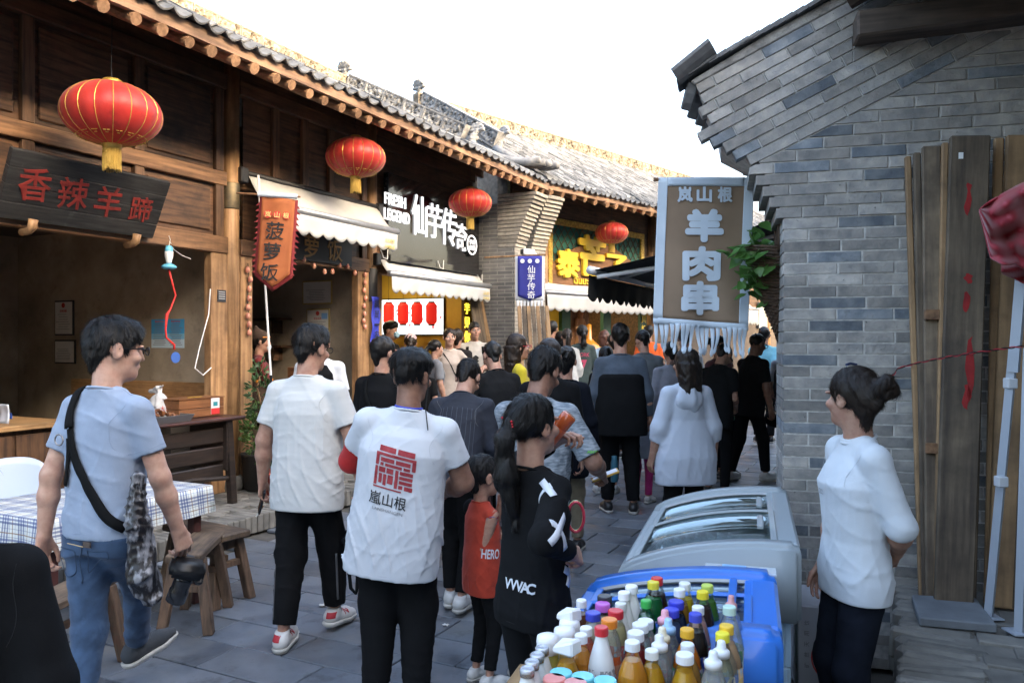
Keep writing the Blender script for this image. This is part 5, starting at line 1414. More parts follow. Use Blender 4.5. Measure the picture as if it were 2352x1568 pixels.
MB().tube([(0, -.1, .12), (-.07, -.05, .15), (-.16, -.02, .05), (-.2, 0, -.08)], .005, 5).build('vine', M_leafd, wk); MB().tube([(0, .05, .12), (-.1, .03, .12), (-.14, .02, -.1), (-.12, .02, -.17)], .005, 5).build('vine', M_leafd, wk)
rg = random.Random(4); stems = []
for k in range(110):
    c_ = V3(rg.gauss(-.13, .065), rg.gauss(0, .08), rg.gauss(.05, .085)); d = V3(rg.gauss(-.5, .5), rg.gauss(-.3, .5), rg.gauss(-.5, .4)).normalized(); s_ = d.cross(V3(rg.gauss(0, .4), rg.gauss(-.6, .3), 1)).normalized(); nn = d.cross(s_); l = rg.uniform(.055, .1)
    pts = [c_]; prof = ((.15, .42), (.4, .5), (.7, .3))
    for a_, b_ in prof: pts += [c_ + d * l * a_ + s_ * l * b_ - nn * l * .1, c_ + d * l * a_ + nn * l * .04, c_ + d * l * a_ - s_ * l * b_ - nn * l * .1]
    pts.append(c_ + d * l * 1.1 - nn * l * .1)
    MB().add(pts, [(0, 1, 2), (0, 2, 3), (1, 4, 5, 2), (2, 5, 6, 3), (4, 7, 8, 5), (5, 8, 9, 6), (7, 10, 8), (8, 10, 9)]).build('leaf', M_leafd, wk, smooth=True)

# ------------------------------------------------------------------ left table, benches, plastic chairs
def plaid(name):
    m = bpy.data.materials.new(name); m.use_nodes = True; N, L = m.node_tree.nodes, m.node_tree.links; b = N['Principled BSDF']; b.inputs['Roughness'].default_value = .45
    tc = N.new('ShaderNodeTexCoord'); sp_ = N.new('ShaderNodeSeparateXYZ'); L.new(tc.outputs['UV'], sp_.inputs[0])
    cur = None; base = (.66, .69, .66)
    def stripe(axis, per, off, wid, col, fac, cur):
        a = N.new('ShaderNodeMath'); a.operation = 'ADD'; a.inputs[1].default_value = off; L.new(sp_.outputs[axis], a.inputs[0])
        f = N.new('ShaderNodeMath'); f.operation = 'MODULO'; f.inputs[1].default_value = per; L.new(a.outputs[0], f.inputs[0])
        c = N.new('ShaderNodeMath'); c.operation = 'LESS_THAN'; c.inputs[1].default_value = wid; L.new(f.outputs[0], c.inputs[0])
        g_ = N.new('ShaderNodeMath'); g_.operation = 'MULTIPLY'; g_.inputs[1].default_value = fac; L.new(c.outputs[0], g_.inputs[0])
        x = N.new('ShaderNodeMix'); x.data_type = 'RGBA'; L.new(g_.outputs[0], x.inputs[0]); x.inputs[7].default_value = (*col, 1)
        if cur is None: x.inputs[6].default_value = (*base, 1)
        else: L.new(cur, x.inputs[6])
        return x.outputs[2]
    for ax_ in (0, 1):
        for off, wid, col, fac in ((10, .012, (.03, .06, .2), .7), (10.02, .012, (.03, .06, .2), .7), (10.04, .012, (.03, .06, .2), .7), (10.09, .006, (.2, .1, .03), .8), (10.11, .003, (.05, .08, .2), .7), (10.065, .003, (.05, .08, .2), .6)): cur = stripe(ax_, .13, off, wid, col, fac, cur)
    L.new(cur, b.inputs['Base Color']); return m
M_plaid = plaid('plaid_oilcloth')
def plaid_table(root, w, l, z, drop, seed=1):
    """cloth over a table top of w x l centred on the root"""
    pts = []; n = 18; mb = MB(); uv = []
    xs = [-w / 2 - .012 - drop] + [-w / 2 - .012 + (w + .024) * i / n for i in range(n + 1)] + [w / 2 + .012 + drop]
    ys = [-l / 2 - .012 - drop] + [-l / 2 - .012 + (l + .024) * i / n for i in range(n + 1)] + [l / 2 + .012 + drop]
    sub = lambda A: [A[0] + (A[1] - A[0]) * k / 4 for k in range(4)] + A[1:-1] + [A[-2] + (A[-1] - A[-2]) * k / 4 for k in range(1, 5)]
    xs, ys = sub(xs), sub(ys)
    for y in ys:
        for x in xs:
            ox, oy = max(0, abs(x) - w / 2 - .012), max(0, abs(y) - l / 2 - .012); d = max(ox, oy)
            px = max(-w / 2 - .012, min(w / 2 + .012, x)); py = max(-l / 2 - .012, min(l / 2 + .012, y)); wv = .012 * math.sin(px * 21 + seed) + .012 * math.sin(py * 17 + seed * 2)
            if ox > 0 and oy > 0: dd = max(ox, oy)
            else: dd = d
            px += math.copysign(min(ox, drop) * .12 + (wv * (d / drop) if ox else 0), x) if ox else 0; py += math.copysign(min(oy, drop) * .12 + (wv * (d / drop) if oy else 0), y) if oy else 0
            mb.v.append((px, py, z + .004 - dd)); uv.append((x + 5, y + 5))
    nx = len(xs)
    for j in range(len(ys) - 1):
        for i in range(nx - 1): a = j * nx + i; mb.f.append((a, a + 1, a + nx + 1, a + nx))
    o = mb.build('tablecloth', M_plaid, None, smooth=True); ul = o.data.uv_layers.new(name='uv')
    for lp in o.data.loops: ul.data[lp.index].uv = uv[lp.vertex_index]
    return o
fa, fb = V3(-2.45, 4.11, 0), F1
dt = thing('dining_table', 'low dark red dining table under a plaid cloth beside the walking man', 'table', fa + F1.s * .54 - F1.n * .36, -F1.ang)
MB().bb((-.35, -.53, .7), (.35, .53, .745)).build('table_top', M_lact, dt)
for sx_ in (-1, 1):
    for sy_ in (-1, 1): MB().bb((sx_ * .31 - .03, sy_ * .48 - .03, 0), (sx_ * .31 + .03, sy_ * .48 + .03, .7)).build('leg', PM('maroon_leg', (.075, .028, .026), .5), dt, .004)
for sx_ in (-1, 1): MB().bb((sx_ * .31 - .012, -.45, .6), (sx_ * .31 + .012, .45, .7)).build('apron', M_lact, dt)
tc_ = plaid_table(dt, .74, 1.1, .745, .17); tc_.location = dt.location; tc_.rotation_euler = dt.rotation_euler; tag(tc_, 'white oilcloth with navy and brown plaid stripes draped over the table', 'tablecloth')
M_bench = wood('worn_bench_wood', (.2, .135, .085), (.075, .05, .034), 'y', .7, .15, 4, dirt=(.04, .03, .024), dlo=.45, dhi=.7)
M_benchv = wood('worn_bench_leg', (.17, .105, .066), (.065, .043, .03), 'z', .7, .15, 4, dirt=(.22, .06, .035), dlo=.62, dhi=.8)
def bench(x, y, rz, L, W, Hh, label):
    t = thing('wooden_bench', label, 'bench', (x, y, 0), rz, 'worn wooden benches by the table')
    MB().bb((-W / 2, -L / 2, Hh - .045), (W / 2, L / 2, Hh)).build('seat', M_bench, t, .008)
    for sx_ in (-1, 1):
        for sy_ in (-1, 1):
            MB().par((sx_ * W * .36 - .028, sy_ * (L / 2 - .1) - .03, Hh - .046), (.056, 0, 0), (0, .06, 0), (sx_ * .06, sy_ * .055, -(Hh - .046))).build('leg', M_benchv, t, .005)
    for sy_ in (-1, 1): MB().bb((-W * .4, sy_ * (L / 2 - .08) - .018, Hh * .5), (W * .4, sy_ * (L / 2 - .08) + .018, Hh * .5 + .04)).build('end_rail', M_benchv, t, .004); MB().bb((-W * .36, sy_ * (L / 2 - .1) - .012, Hh - .12), (W * .36, sy_ * (L / 2 - .1) + .012, Hh - .047)).build('apron', M_benchv, t)
    MB().bb((-.014, -L / 2 + .1, Hh * .58), (.014, L / 2 - .1, Hh * .58 + .035)).build('stretcher', M_benchv, t, .004)
bench(-1.9, 4.72, .12, .56, .2, .47, 'short worn wooden bench standing free on the slate paving')
bench(-2.02, 5.17, math.pi / 2 - .55, .62, .22, .46, 'low wooden bench pushed against the plaid table end')
bench(-2.22, 3.72, -.12, .95, .2, .46, 'long worn wooden bench beside the table behind the walking man')
M_chair = PM('pale_blue_plastic', (.42, .5, .64), .4)
def chair(x, y, rz, label):
    t = thing('plastic_chair', label, 'chair', (x, y, 0), rz, 'pale blue plastic chairs')
    MB().grid(lambda i, j: ((i - .5) * .42 * (1 - .12 * j * j), -.2 - .06 * j + .05 * (1 - 4 * (i - .5) ** 2) * -1, .43 + .42 * j - .05 * j * (abs(i - .5) * 2) ** 3), 12, 8).solid('backrest', M_chair, t, .012)
    MB().grid(lambda i, j: ((i - .5) * .42, -.2 + .42 * j, .43 + .015 * (4 * (i - .5) ** 2)), 8, 6).solid('seat', M_chair, t, .014)
    for sx_ in (-1, 1):
        for sy_ in (-1, 1): MB().tube([(sx_ * .18, sy_ * .18, .43), (sx_ * .21, sy_ * .22, 0)], [.022, .016], 8).build('leg', M_chair, t)
cA = P(20, 1100, 5.35); chair(cA.x, cA.y, 1.0 + 2.6, 'pale blue plastic chair behind the plaid table')
cB = P(10, 1240, 3.75); chair(cB.x - .1, cB.y, -1.2, 'pale blue plastic chair pushed under the near side of the plaid table')
# plaid table further down, where the crowd stands
t2 = thing('dining_table', 'small plaid covered table with stacked trays among the crowd', 'table', P(1085, 1000, 6.4) * 1.0, -.3); t2.location.z = 0
MB().bb((-.3, -.4, .7), (.3, .4, .74)).build('table_top', M_lact, t2)
for sx_ in (-1, 1):
    for sy_ in (-1, 1): MB().bb((sx_ * .26 - .025, sy_ * .35 - .025, 0), (sx_ * .26 + .025, sy_ * .35 + .025, .7)).build('leg', MATS['maroon_leg'], t2)
tc2 = plaid_table(t2, .64, .84, .74, .2, 3); tc2.location = t2.location; tc2.rotation_euler = t2.rotation_euler; tag(tc2, 'grey checked oilcloth over the small table among the crowd', 'tablecloth')

# ------------------------------------------------------------------ freezers
def freezer(cx, cy, ang, W, L, zl, zh, frame_m, body_m, label, goods, stripe=None):
    t = thing('display_freezer', label, 'freezer', (cx, cy, 0), -ang)
    def top(x): k = (x + W / 2) / W; return zl + (zh - zl) * math.sin(min(1, k * 1.12) * math.pi / 2) ** .75
    MB().bb((-W / 2 + .02, -L / 2 + .03, .06), (W / 2 - .02, L / 2 - .03, zl - .31)).build('cabinet', body_m, t, .012)
    for lo_, hi_ in (((-W / 2 + .02, -L / 2 + .03), (-W / 2 + .04, L / 2 - .03)), ((W / 2 - .04, -L / 2 + .03), (W / 2 - .02, L / 2 - .03)), ((-W / 2 + .041, -L / 2 + .03), (W / 2 - .041, -L / 2 + .05)), ((-W / 2 + .041, L / 2 - .05), (W / 2 - .041, L / 2 - .03))): MB().bb((*lo_, zl - .309), (*hi_, zl - .139)).build('cabinet_rim', body_m, t)
    MB().bb((-W / 2 + .05, -L / 2 + .06, .0), (W / 2 - .05, L / 2 - .06, .06)).build('plinth', M_black, t)
    if stripe: MB().bb((W / 2 - .021, -L / 2 + .05, .1), (W / 2 - .016, L / 2 - .05, .34)).build('side_graphic', stripe, t)
    MB().bb((-W / 2 + .041, -L / 2 + .052, zl - .3), (W / 2 - .041, L / 2 - .052, zl - .27)).build('inner_floor', PM('inner_white', (.7, .74, .76), .4), t)
    xs = [-W / 2 + W * i / 16 for i in range(17)]
    for y0, y1 in ((-L / 2 - .02, -L / 2 + .085), (L / 2 - .085, L / 2 + .02)):
        pts = [(-W / 2 - .015, zl - .14), (W / 2 + .015, zl - .14), (W / 2 + .015, zh - .02)] + [(x, top(x) + .012) for x in xs[::-1]] + [(-W / 2 - .015, zl - .02)]
        MB().prism(pts, (0, y0, 0), UX, UZ, y1 - y0).build('end_cap', frame_m, t, .016, True, 3)
    for x0, x1, zz in ((-W / 2 - .015, -W / 2 + .045, zl), (W / 2 - .075, W / 2 + .015, zh + .0)):
        MB().bb((x0, -L / 2 + .084, zl - .14), (x1, L / 2 - .084, zz)).build('side_rail', frame_m, t, .012)
    gl = thin_glass('lid_glass', (.86, .93, .93), .015, 1.52, .75)
    for k, (y0, y1, dz) in enumerate(((-L / 2 + .086, .03, .0), (-.03, L / 2 - .086, -.014))):
        xx = [-W / 2 + .046 + (W - .122) * i / 12 for i in range(13)]
        lid = MB().grid(lambda i, j: (xx[round(i * 12)], y0 + (y1 - y0) * j, top(xx[round(i * 12)]) - .006 + dz), 12, 1).solid('glass_lid', gl, t, .004)
        for yy in (y0, y1): MB().tube([(x, yy, top(x) - .0 + dz) for x in xx], .009, 6).build('lid_edge', frame_m if k == 0 else PM('grey_edge', (.4, .42, .44), .4), lid)
        for x in (xx[0], xx[-1]): MB().bb((x - .012, y0, top(x) - .012 + dz), (x + .012, y1, top(x) + .008 + dz)).build('lid_frame', frame_m, lid, .003)
        MB().bb((xx[-1] - .06, (y0 + y1) / 2 - .1, top(xx[-1]) + .002 + dz), (xx[-1] - .035, (y0 + y1) / 2 + .1, top(xx[-1]) + .02 + dz)).build('handle', frame_m, lid, .004)
    wr = MB()
    for k in range(9):
        y = -L / 2 + .12 + (L - .24) * k / 8
        wr.tube([(-W / 2 + .06, y, zl - .1), (-W / 2 + .07, y, zl - .26), (W / 2 - .09, y, zl - .26), (W / 2 - .08, y, zl - .02)], .004, 4)
    for zz in (zl - .1, zl - .18):
        for x in (-W / 2 + .062, W / 2 - .085): wr.tube([(x, -L / 2 + .1, zz), (x, L / 2 - .1, zz)], .004, 4)
    wr.build('wire_basket', PM('white_wire', (.62, .64, .66), .4, .2), t)
    for k, col in enumerate(goods):
        g_ = thing('ice_cream_pack', goods[col] , 'package', t.matrix_basis @ V3(R.uniform(-W * .3, W * .22), -L * .35 + L * .7 * k / max(1, len(goods) - 1), zl - .268), R.uniform(0, 3)); MB().grid(lambda i, j: ((i - .5) * .09, (j - .5) * .2, .02 + .018 * math.sin(math.pi * i) * math.sin(math.pi * min(1, max(0, j * 1.2 - .1)))), 6, 8).solid('wrapper', PM('wr_%.2f%.2f%.2f' % col, col, .35), g_, .02)
    return t
M_fg = PM('grey_freezer_plastic', (.3, .34, .36), .35, coat=.1); M_fb = PM('blue_freezer_plastic', (.03, .17, .62), .3, coat=.2); M_fw_ = PM('pale_cabinet', (.36, .5, .6), .4)
# ang is clockwise from +Y
fz1 = freezer(.90, 3.5, math.radians(17), .64, 1.2, .80, .93, M_fg, M_fw_, 'grey curved glass display freezer against the brick corner', {(.65, .05, .04): 'red ice cream pack inside the grey freezer', (.7, .5, .05): 'yellow ice cream pack inside the grey freezer', (.6, .62, .65): 'white carton inside the grey freezer', (.1, .4, .15): 'green ice cream pack inside the grey freezer'}, PM('freezer_graphic', (.02, .16, .03), .4))
fz2 = freezer(.50, 2.47, math.radians(17), .62, .62, .80, .89, M_fb, PM('blue_cabinet', (.2, .42, .62), .4), 'bright blue framed display freezer behind the bottle table', {(.75, .45, .05): 'orange popsicle pack inside the blue freezer', (.03, .07, .3): 'dark blue ice pack inside the blue freezer', (.7, .72, .75): 'white ice pack inside the blue freezer'})
tg = thing('payment_card', 'clear plastic payment card taped on the blue freezer lid', 'card', P(1700, 1312, 2.72), -.3); MB().bb((-.12, -.04, .0), (.12, .04, .012)).build('sleeve', PM('clear_sleeve', (.7, .75, .78), .15, alpha=.6), tg, .003); MB().bb((-.06, -.03, .012), (.02, .03, .014)).build('card', PM('card_blue', (.25, .45, .7), .4), tg)

# ------------------------------------------------------------------ bottle table and bottles
bt_ = thing('drinks_table', 'low display table crowded with drink bottles', 'table', (.3, 1.72, 0), -math.radians(17))
TZB = .76
MB().bb((-.42, -.55, TZB - .03), (.36, .42, TZB)).build('table_top', wood('table_board', (.35, .22, .1), (.24, .15, .07), 'y'), bt_, .004)
MB().bb((.361, -.5, .2), (.38, .42, TZB - .001)).build('red_side_panel', PM('dull_red_panel', (.18, .04, .035), .5), bt_); MB().bb((.3, .421, .2), (.36, .44, TZB - .001)).build('yellow_panel', PM('mustard', (.5, .38, .05), .5), bt_)
for sx_ in (-.38, .32):
    for sy_ in (-.5, .37): MB().bb((sx_ - .025, sy_ - .025, 0), (sx_ + .025, sy_ + .025, TZB - .03)).build('leg', M_white, bt_)
M_pet = thin_glass('clear_pet', (.95, .97, .97), .08, 1.45, .7)
PROF = {   # radius, height pairs in metres for a bottle of unit height .22; neck ends under the cap
 'soda': [(.0, 0), (.026, 0), (.031, .012), (.031, .06), (.029, .075), (.031, .09), (.0325, .12), (.031, .14), (.022, .175), (.014, .195), (.0125, .205)],
 'wide': [(0, 0), (.03, 0), (.034, .01), (.034, .05), (.033, .06), (.034, .07), (.034, .12), (.033, .14), (.028, .165), (.02, .182), (.019, .198)],
 'milk': [(0, 0), (.028, 0), (.031, .01), (.028, .055), (.031, .075), (.031, .12), (.028, .14), (.018, .175), (.014, .19), (.0135, .202)],
 'round': [(0, 0), (.03, 0), (.037, .012), (.038, .08), (.038, .11), (.034, .14), (.024, .165), (.015, .182), (.014, .2)],
 'square': [(0, 0), (.033, 0), (.036, .01), (.036, .12), (.033, .14), (.02, .172), (.019, .196)],
 'jar': [(0, 0), (.03, 0), (.034, .012), (.034, .12), (.03, .15), (.026, .17), (.025, .195)],
 'sport': [(0, 0), (.028, 0), (.032, .012), (.031, .05), (.033, .07), (.031, .1), (.033, .12), (.03, .145), (.021, .17), (.018, .19)]}
CAPH = .018
def bottle(x, y, kind, hb, col, capc, cap, label_c, desc, fill=.86):
    p = P((2000 + .53 * x) / 1.7415, (1900 + .53 * y) / 1.7415, 1.0); Y = (H - (TZB + hb)) * FPX / ((1900 + .53 * y) / 1.7415 - CY)
    q = P((2000 + .53 * x) / 1.7415, 0, Y); t = thing('drink_bottle', desc, 'bottle', (q.x, q.y, TZB), R.uniform(0, 6.2), 'drink bottles on the table')
    k = hb / .22; kr = min(1.1, max(.92, k)); pr = [(r * kr, z * k) for r, z in PROF[kind]]; n = 4 if kind == 'square' else 22
    if kind == 'square':
        mb = MB(); 
        for r, z in pr[1:]:
            sq = 8 if r * 0 == 0 else 8; b_ = len(mb.v)
            for a in range(24):
                an = 2 * math.pi * a / 24; pw_ = 5 if z < .14 * k else 2; c_, s_ = math.cos(an), math.sin(an); rr = r / (abs(c_) ** pw_ + abs(s_) ** pw_) ** (1 / pw_); mb.v.append((rr * c_, rr * s_, z))
        m_ = len(pr) - 1
        for i in range(m_ - 1):
            for a in range(24): mb.f.append((i * 24 + a, i * 24 + (a + 1) % 24, (i + 1) * 24 + (a + 1) % 24, (i + 1) * 24 + a))
        mb.f.append(tuple(range(23, -1, -1))); body = mb
    else: body = MB().lathe(pr, 22)
    opaque = col[3] if len(col) > 3 else 0
    c3 = tuple(col[:3]); zf = pr[-1][1] * fill
    if opaque: body.build('bottle_body', PM('bo_%.2f_%.2f_%.2f' % c3, c3, .3, coat=.3), t, smooth=True)
    else:
        body.build('bottle_body', M_pet, t, smooth=True)
        ins = [(r * .93, z) for r, z in pr if z < zf]; lr = np.interp(zf, [z for r, z in pr], [r for r, z in pr]) * .93
        clear = sum(c3) > 1.9
        (MB().lathe(ins + [(lr, zf), (0, zf)], 18)).build('liquid', PM('lq_%.2f_%.2f_%.2f' % c3, tuple(min(.92, c * 1.25) for c in c3), .12, alpha=.2 if clear else 1, translucent=0 if clear else .45), t, smooth=False)
    rt, zt2 = pr[-1]; cm = PM('cap_%.2f_%.2f_%.2f' % capc, capc, .35)
    rc = rt + .0032
    if cap == 'flat':
        mb = MB(); prf = [(rc, zt2 - .006), (rc, zt2 + .012), (rc - .0018, zt2 + .0145), (0, zt2 + .0145)]; b_ = 0
        for r, z in prf:
            for a in range(36): rr = r * (1 + (.018 if a % 2 and z < zt2 + .0125 else 0)); mb.v.append((rr * math.cos(a * math.pi / 18), rr * math.sin(a * math.pi / 18), z))
        for i in range(3):
            for a in range(36): mb.f.append((i * 36 + a, i * 36 + (a + 1) % 36, (i + 1) * 36 + (a + 1) % 36, (i + 1) * 36 + a))
        mb.build('cap', cm, t)
    elif cap == 'dome': MB().lathe([(rc + .006, zt2 - .03), (rc + .002, zt2 - .012), (rc + .003, zt2 - .004), (rc + .001, zt2 + .01), (rc * .6, zt2 + .015), (0, zt2 + .016)], 24).build('cap', cm, t, smooth=True)
    elif cap == 'sport': MB().lathe([(rc, zt2 - .012), (rc, zt2 + .002), (rc * .75, zt2 + .006), (rc * .55, zt2 + .008), (rc * .5, zt2 + .022), (rc * .4, zt2 + .026), (0, zt2 + .026)], 22).build('cap', cm, t, smooth=True)
    elif cap == 'slant':
        MB().add([(-.03, -.024, zt2 - .004), (.03, -.024, zt2 - .004), (.03, .024, zt2 - .004), (-.03, .024, zt2 - .004), (-.028, -.022, zt2 + .03), (.028, -.022, zt2 + .022), (.028, .022, zt2 + .012), (-.028, .022, zt2 + .034)], [(3, 2, 1, 0), (4, 5, 6, 7), (0, 1, 5, 4), (1, 2, 6, 5), (2, 3, 7, 6), (3, 0, 4, 7)]).build('cap', cm, t, .005)
    elif cap == 'foil': MB().lathe([(rc + .001, zt2 - .012), (rc + .002, zt2 + .004), (rc - .002, zt2 + .008), (rc - .004, zt2 + .006), (0, zt2 + .006)], 24).build('cap', PM('foil', (.6, .6, .62), .25, .9, bscale=300, bstr=.4), t, smooth=True)
    if label_c is None and not opaque and kind in ('soda', 'wide', 'round') and R.random() < .75:
        label_c = R.choice(((.62, .6, .55), (.55, .12, .1), (.1, .25, .12), (.65, .5, .2), (.12, .2, .45), (.6, .3, .1)))
    if label_c:
        i0 = .25 * pr[-1][1]; i1 = .6 * pr[-1][1]; zz = [i0 + (i1 - i0) * q_ / 6 for q_ in range(7)]; rr = [np.interp(z, [z for r, z in pr], [r for r, z in pr]) + .0008 for z in zz]
        lb = MB().lathe([(r, z) for r, z in zip(rr, zz)][:], 24 if kind != 'square' else 24); lb.f = [f for f in lb.f if len(f) == 4]
        if kind != 'square':
            lo = lb.build('wrap_label', PM('lbl_%.2f_%.2f_%.2f' % label_c, label_c, .35, col2=tuple(.75 - .6 * c for c in label_c), nscale=85, nlo=.53, nhi=.56, detail=2, stretch=(1, 1, .6)), t, smooth=True)
            MB().lathe([(rr[3] + .0006, zz[2]), (rr[3] + .0006, zz[4])], 24).build('label_band', PM('lb2_%.2f_%.2f_%.2f' % capc, tuple(min(.8, c * .6 + .15) for c in capc), .4), lo)
    return t
wh = (.78, .78, .78); OR = (.75, .3, .02); AM = (.55, .3, .05); CLR = (.75, .8, .82); BR = (.045, .014, .008)
BL = [
 (1185, 765, 'soda', .24, BR, (.6, .03, .03), 'flat', (.5, .02, .02), 'cola bottle with red cap at the back of the bottle table'),
 (1157, 795, 'soda', .235, (.02, .22, .06), (.72, .62, .05), 'flat', (.03, .08, .3), 'green soda bottle with yellow cap'),
 (993, 818, 'milk', .235, (.72, .71, .68, 1), wh, 'flat', None, 'tall white milk bottle with white cap near the blue freezer'),
 (937, 868, 'milk', .225, (.7, .69, .64, 1), wh, 'flat', None, 'white milk bottle with red print on its white cap'),
 (790, 892, 'wide', .2, (.05, .025, .015), (.03, .03, .035), 'flat', (.6, .5, .05), 'dark drink bottle with black cap'),
 (775, 950, 'wide', .19, (.55, .45, .35), (.5, .12, .5), 'flat', None, 'milk tea bottle with purple cap'),
 (615, 942, 'soda', .185, (.25, .09, .04), wh, 'flat', (.6, .05, .06), 'small brown drink with white cap and red label'),
 (1103, 940, 'soda', .205, (.02, .16, .05), (.05, .4, .08), 'flat', None, 'green soda bottle with green cap'),
 (912, 955, 'milk', .2, (.72, .7, .64, 1), (.7, .72, .68), 'flat', None, 'short milky bottle with translucent white cap'),
 (873, 1000, 'wide', .2, (.7, .62, .35), (.6, .03, .04), 'flat', None, 'cream drink bottle with broad red cap'),
 (703, 1020, 'wide', .185, (.6, .5, .36), (.04, .06, .45), 'flat', None, 'milk tea bottle with broad blue cap'),
 (520, 1025, 'square', .18, OR, wh, 'slant', None, 'square orange juice bottle with white slanted cap, behind the domed jars'),
 (825, 1065, 'wide', .205, (.72, .68, .6), (.75, .22, .02), 'flat', (.65, .13, .03), 'drink bottle with broad orange cap and orange label'),
 (525, 1072, 'jar', .17, (.7, .5, .4), wh, 'dome', None, 'jar drink with white domed cap beside the slanted cap'),
 (1098, 1075, 'wide', .195, CLR, (.72, .74, .76), 'flat', None, 'clear drink bottle with pale cap beside the green bottles'),
 (1060, 1100, 'wide', .2, (.7, .72, .75), (.74, .75, .77), 'flat', None, 'milky drink with ribbed white cap in the middle of the table'),
 (487, 1130, 'jar', .17, (.7, .6, .35), wh, 'dome', None, 'pink tinted jar drink with white domed cap'),
 (650, 1138, 'round', .18, (.55, .12, .05), wh, 'flat', None, 'red juice bottle with white cap'),
 (765, 1128, 'milk', .225, (.74, .74, .73, 1), (.6, .03, .04), 'flat', (.72, .72, .72), 'white printed yoghurt bottle with red cap'),
 (360, 1182, 'jar', .175, (.65, .58, .2), wh, 'dome', None, 'yellow jar drink with white domed cap'),
 (612, 1190, 'round', .185, (.72, .32, .04), wh, 'flat', None, 'orange drink bottle with white cap left of the red capped yoghurt'),
 (1025, 1162, 'wide', .2, (.3, .03, .03), (.75, .76, .78), 'flat', None, 'dark red juice bottle with white ribbed cap'),
 (1395, 805, 'soda', .23, (.72, .55, .03), wh, 'flat', None, 'yellow tea bottle with white cap at the back'),
 (1355, 852, 'soda', .225, AM, wh, 'flat', None, 'amber tea bottle with white cap'),
 (1565, 820, 'soda', .235, (.08, .26, .02), (.5, .62, .12), 'flat', (.1, .3, .03), 'green tea bottle with lime cap'),
 (1530, 868, 'soda', .23, BR, (.75, .62, .03), 'flat', (.7, .5, .03), 'dark iced tea bottle with yellow cap'),
 (1330, 928, 'wide', .21, (.02, .04, .12), (.04, .05, .5), 'flat', (.03, .08, .3), 'dark blue drink bottle with broad blue cap'),
 (1295, 990, 'wide', .2, (.1, .16, .35), (.05, .06, .52), 'flat', (.05, .1, .4), 'blue labelled sports drink with blue cap'),
 (1495, 985, 'soda', .22, (.6, .35, .3), wh, 'flat', (.4, .03, .05), 'peach drink bottle with white cap and dark red label'),
 (1475, 1035, 'soda', .23, (.02, .012, .012), (.05, .07, .5), 'flat', (.02, .04, .3), 'cola bottle with blue cap and blue label'),
 (1245, 1010, 'sport', .2, CLR, (.75, .35, .42), 'sport', None, 'clear water bottle with pink sports cap'),
 (1270, 1075, 'sport', .2, CLR, (.35, .55, .8), 'sport', (.2, .3, .6), 'clear water bottle with light blue sports cap'),
 (1225, 1140, 'sport', .2, CLR, (.75, .68, .5), 'sport', (.6, .25, .3), 'clear water bottle with cream sports cap'),
 (1205, 1195, 'sport', .205, CLR, (.78, .79, .8), 'sport', None, 'clear ribbed water bottle with white sports cap between the orange bottles'),
 (1412, 1140, 'round', .215, (.75, .26, .02), (.75, .4, .03), 'flat', None, 'orange soda bottle with orange cap'),
 (1745, 935, 'soda', .22, CLR, (.62, .3, .3), 'sport', None, 'clear bottle with red and clear cap by the freezer edge'),
 (1732, 980, 'soda', .24, (.72, .8, .78), (.5, .68, .6), 'flat', None, 'tall clear water bottle with mint cap'),
 (1710, 1110, 'round', .225, (.75, .5, .3), (.78, .5, .05), 'flat', (.7, .5, .3), 'peach water bottle with orange yellow cap'),
 (1680, 1170, 'round', .215, (.74, .7, .5), (.8, .7, .05), 'flat', None, 'pale lemon drink with yellow cap'),
 (1670, 1240, 'sport', .205, (.7, .72, .5), (.78, .8, .82), 'sport', None, 'pale yellow water bottle with clear white sports cap'),
 (1610, 1315, 'sport', .21, CLR, (.76, .78, .8), 'sport', None, 'round shouldered clear bottle with white sports cap at the table front'),
 (1415, 1255, 'round', .2, AM, (.72, .74, .76), 'flat', None, 'amber drink with pale cap behind the leaf labelled juice'),
 (1395, 1320, 'square', .2, (.75, .42, .03), wh, 'flat', (.1, .3, .05), 'square mango juice bottle with white cap at the front'),
 (1145, 1305, 'round', .19, (.78, .4, .02), (.78, .8, .78), 'flat', None, 'round orange drink bottle with white cap at the front'),
 (1000, 1230, 'round', .225, (.78, .34, .03), (.76, .77, .78), 'flat', (.75, .74, .72), 'tall orange juice bottle with white ribbed cap'),
 (505, 1260, 'square', .19, (.75, .4, .03), wh, 'slant', None, 'square mango juice bottle with white slanted cap and white print'),
 (318, 1268, 'milk', .18, (.74, .74, .72, 1), wh, 'foil', None, 'small glass milk bottle with silver foil cap, furthest of its row'),
 (280, 1320, 'milk', .18, (.74, .74, .72, 1), wh, 'foil', None, 'small glass milk bottle with silver foil cap, second of its row behind the front pair'),
 (242, 1372, 'milk', .18, (.74, .74, .72, 1), wh, 'foil', None, 'small glass milk bottle with silver foil cap, next to the first of its row'),
 (205, 1425, 'milk', .18, (.74, .74, .72, 1), wh, 'foil', None, 'small glass milk bottle with silver foil cap, first of its row at the table corner'),
 (460, 1470, 'jar', .15, (.7, .72, .7), (.2, .6, .68), 'flat', None, 'low jar with turquoise cap beside the mango juice'),
 (625, 1500, 'jar', .15, (.7, .72, .7), (.2, .6, .68), 'flat', None, 'low jar with turquoise cap between the pink capped jars'),
 (795, 1530, 'jar', .15, (.7, .72, .7), (.2, .6, .68), 'flat', None, 'low jar with turquoise cap before the red capped yoghurt'),
 (410, 1515, 'jar', .15, (.7, .5, .45), (.7, .25, .22), 'flat', None, 'low jar with pink cap beside the milk bottles'),
 (570, 1548, 'jar', .15, (.7, .5, .45), (.7, .3, .28), 'flat', None, 'low jar with pink cap at the front edge')]
for b in BL: bottle(*b)

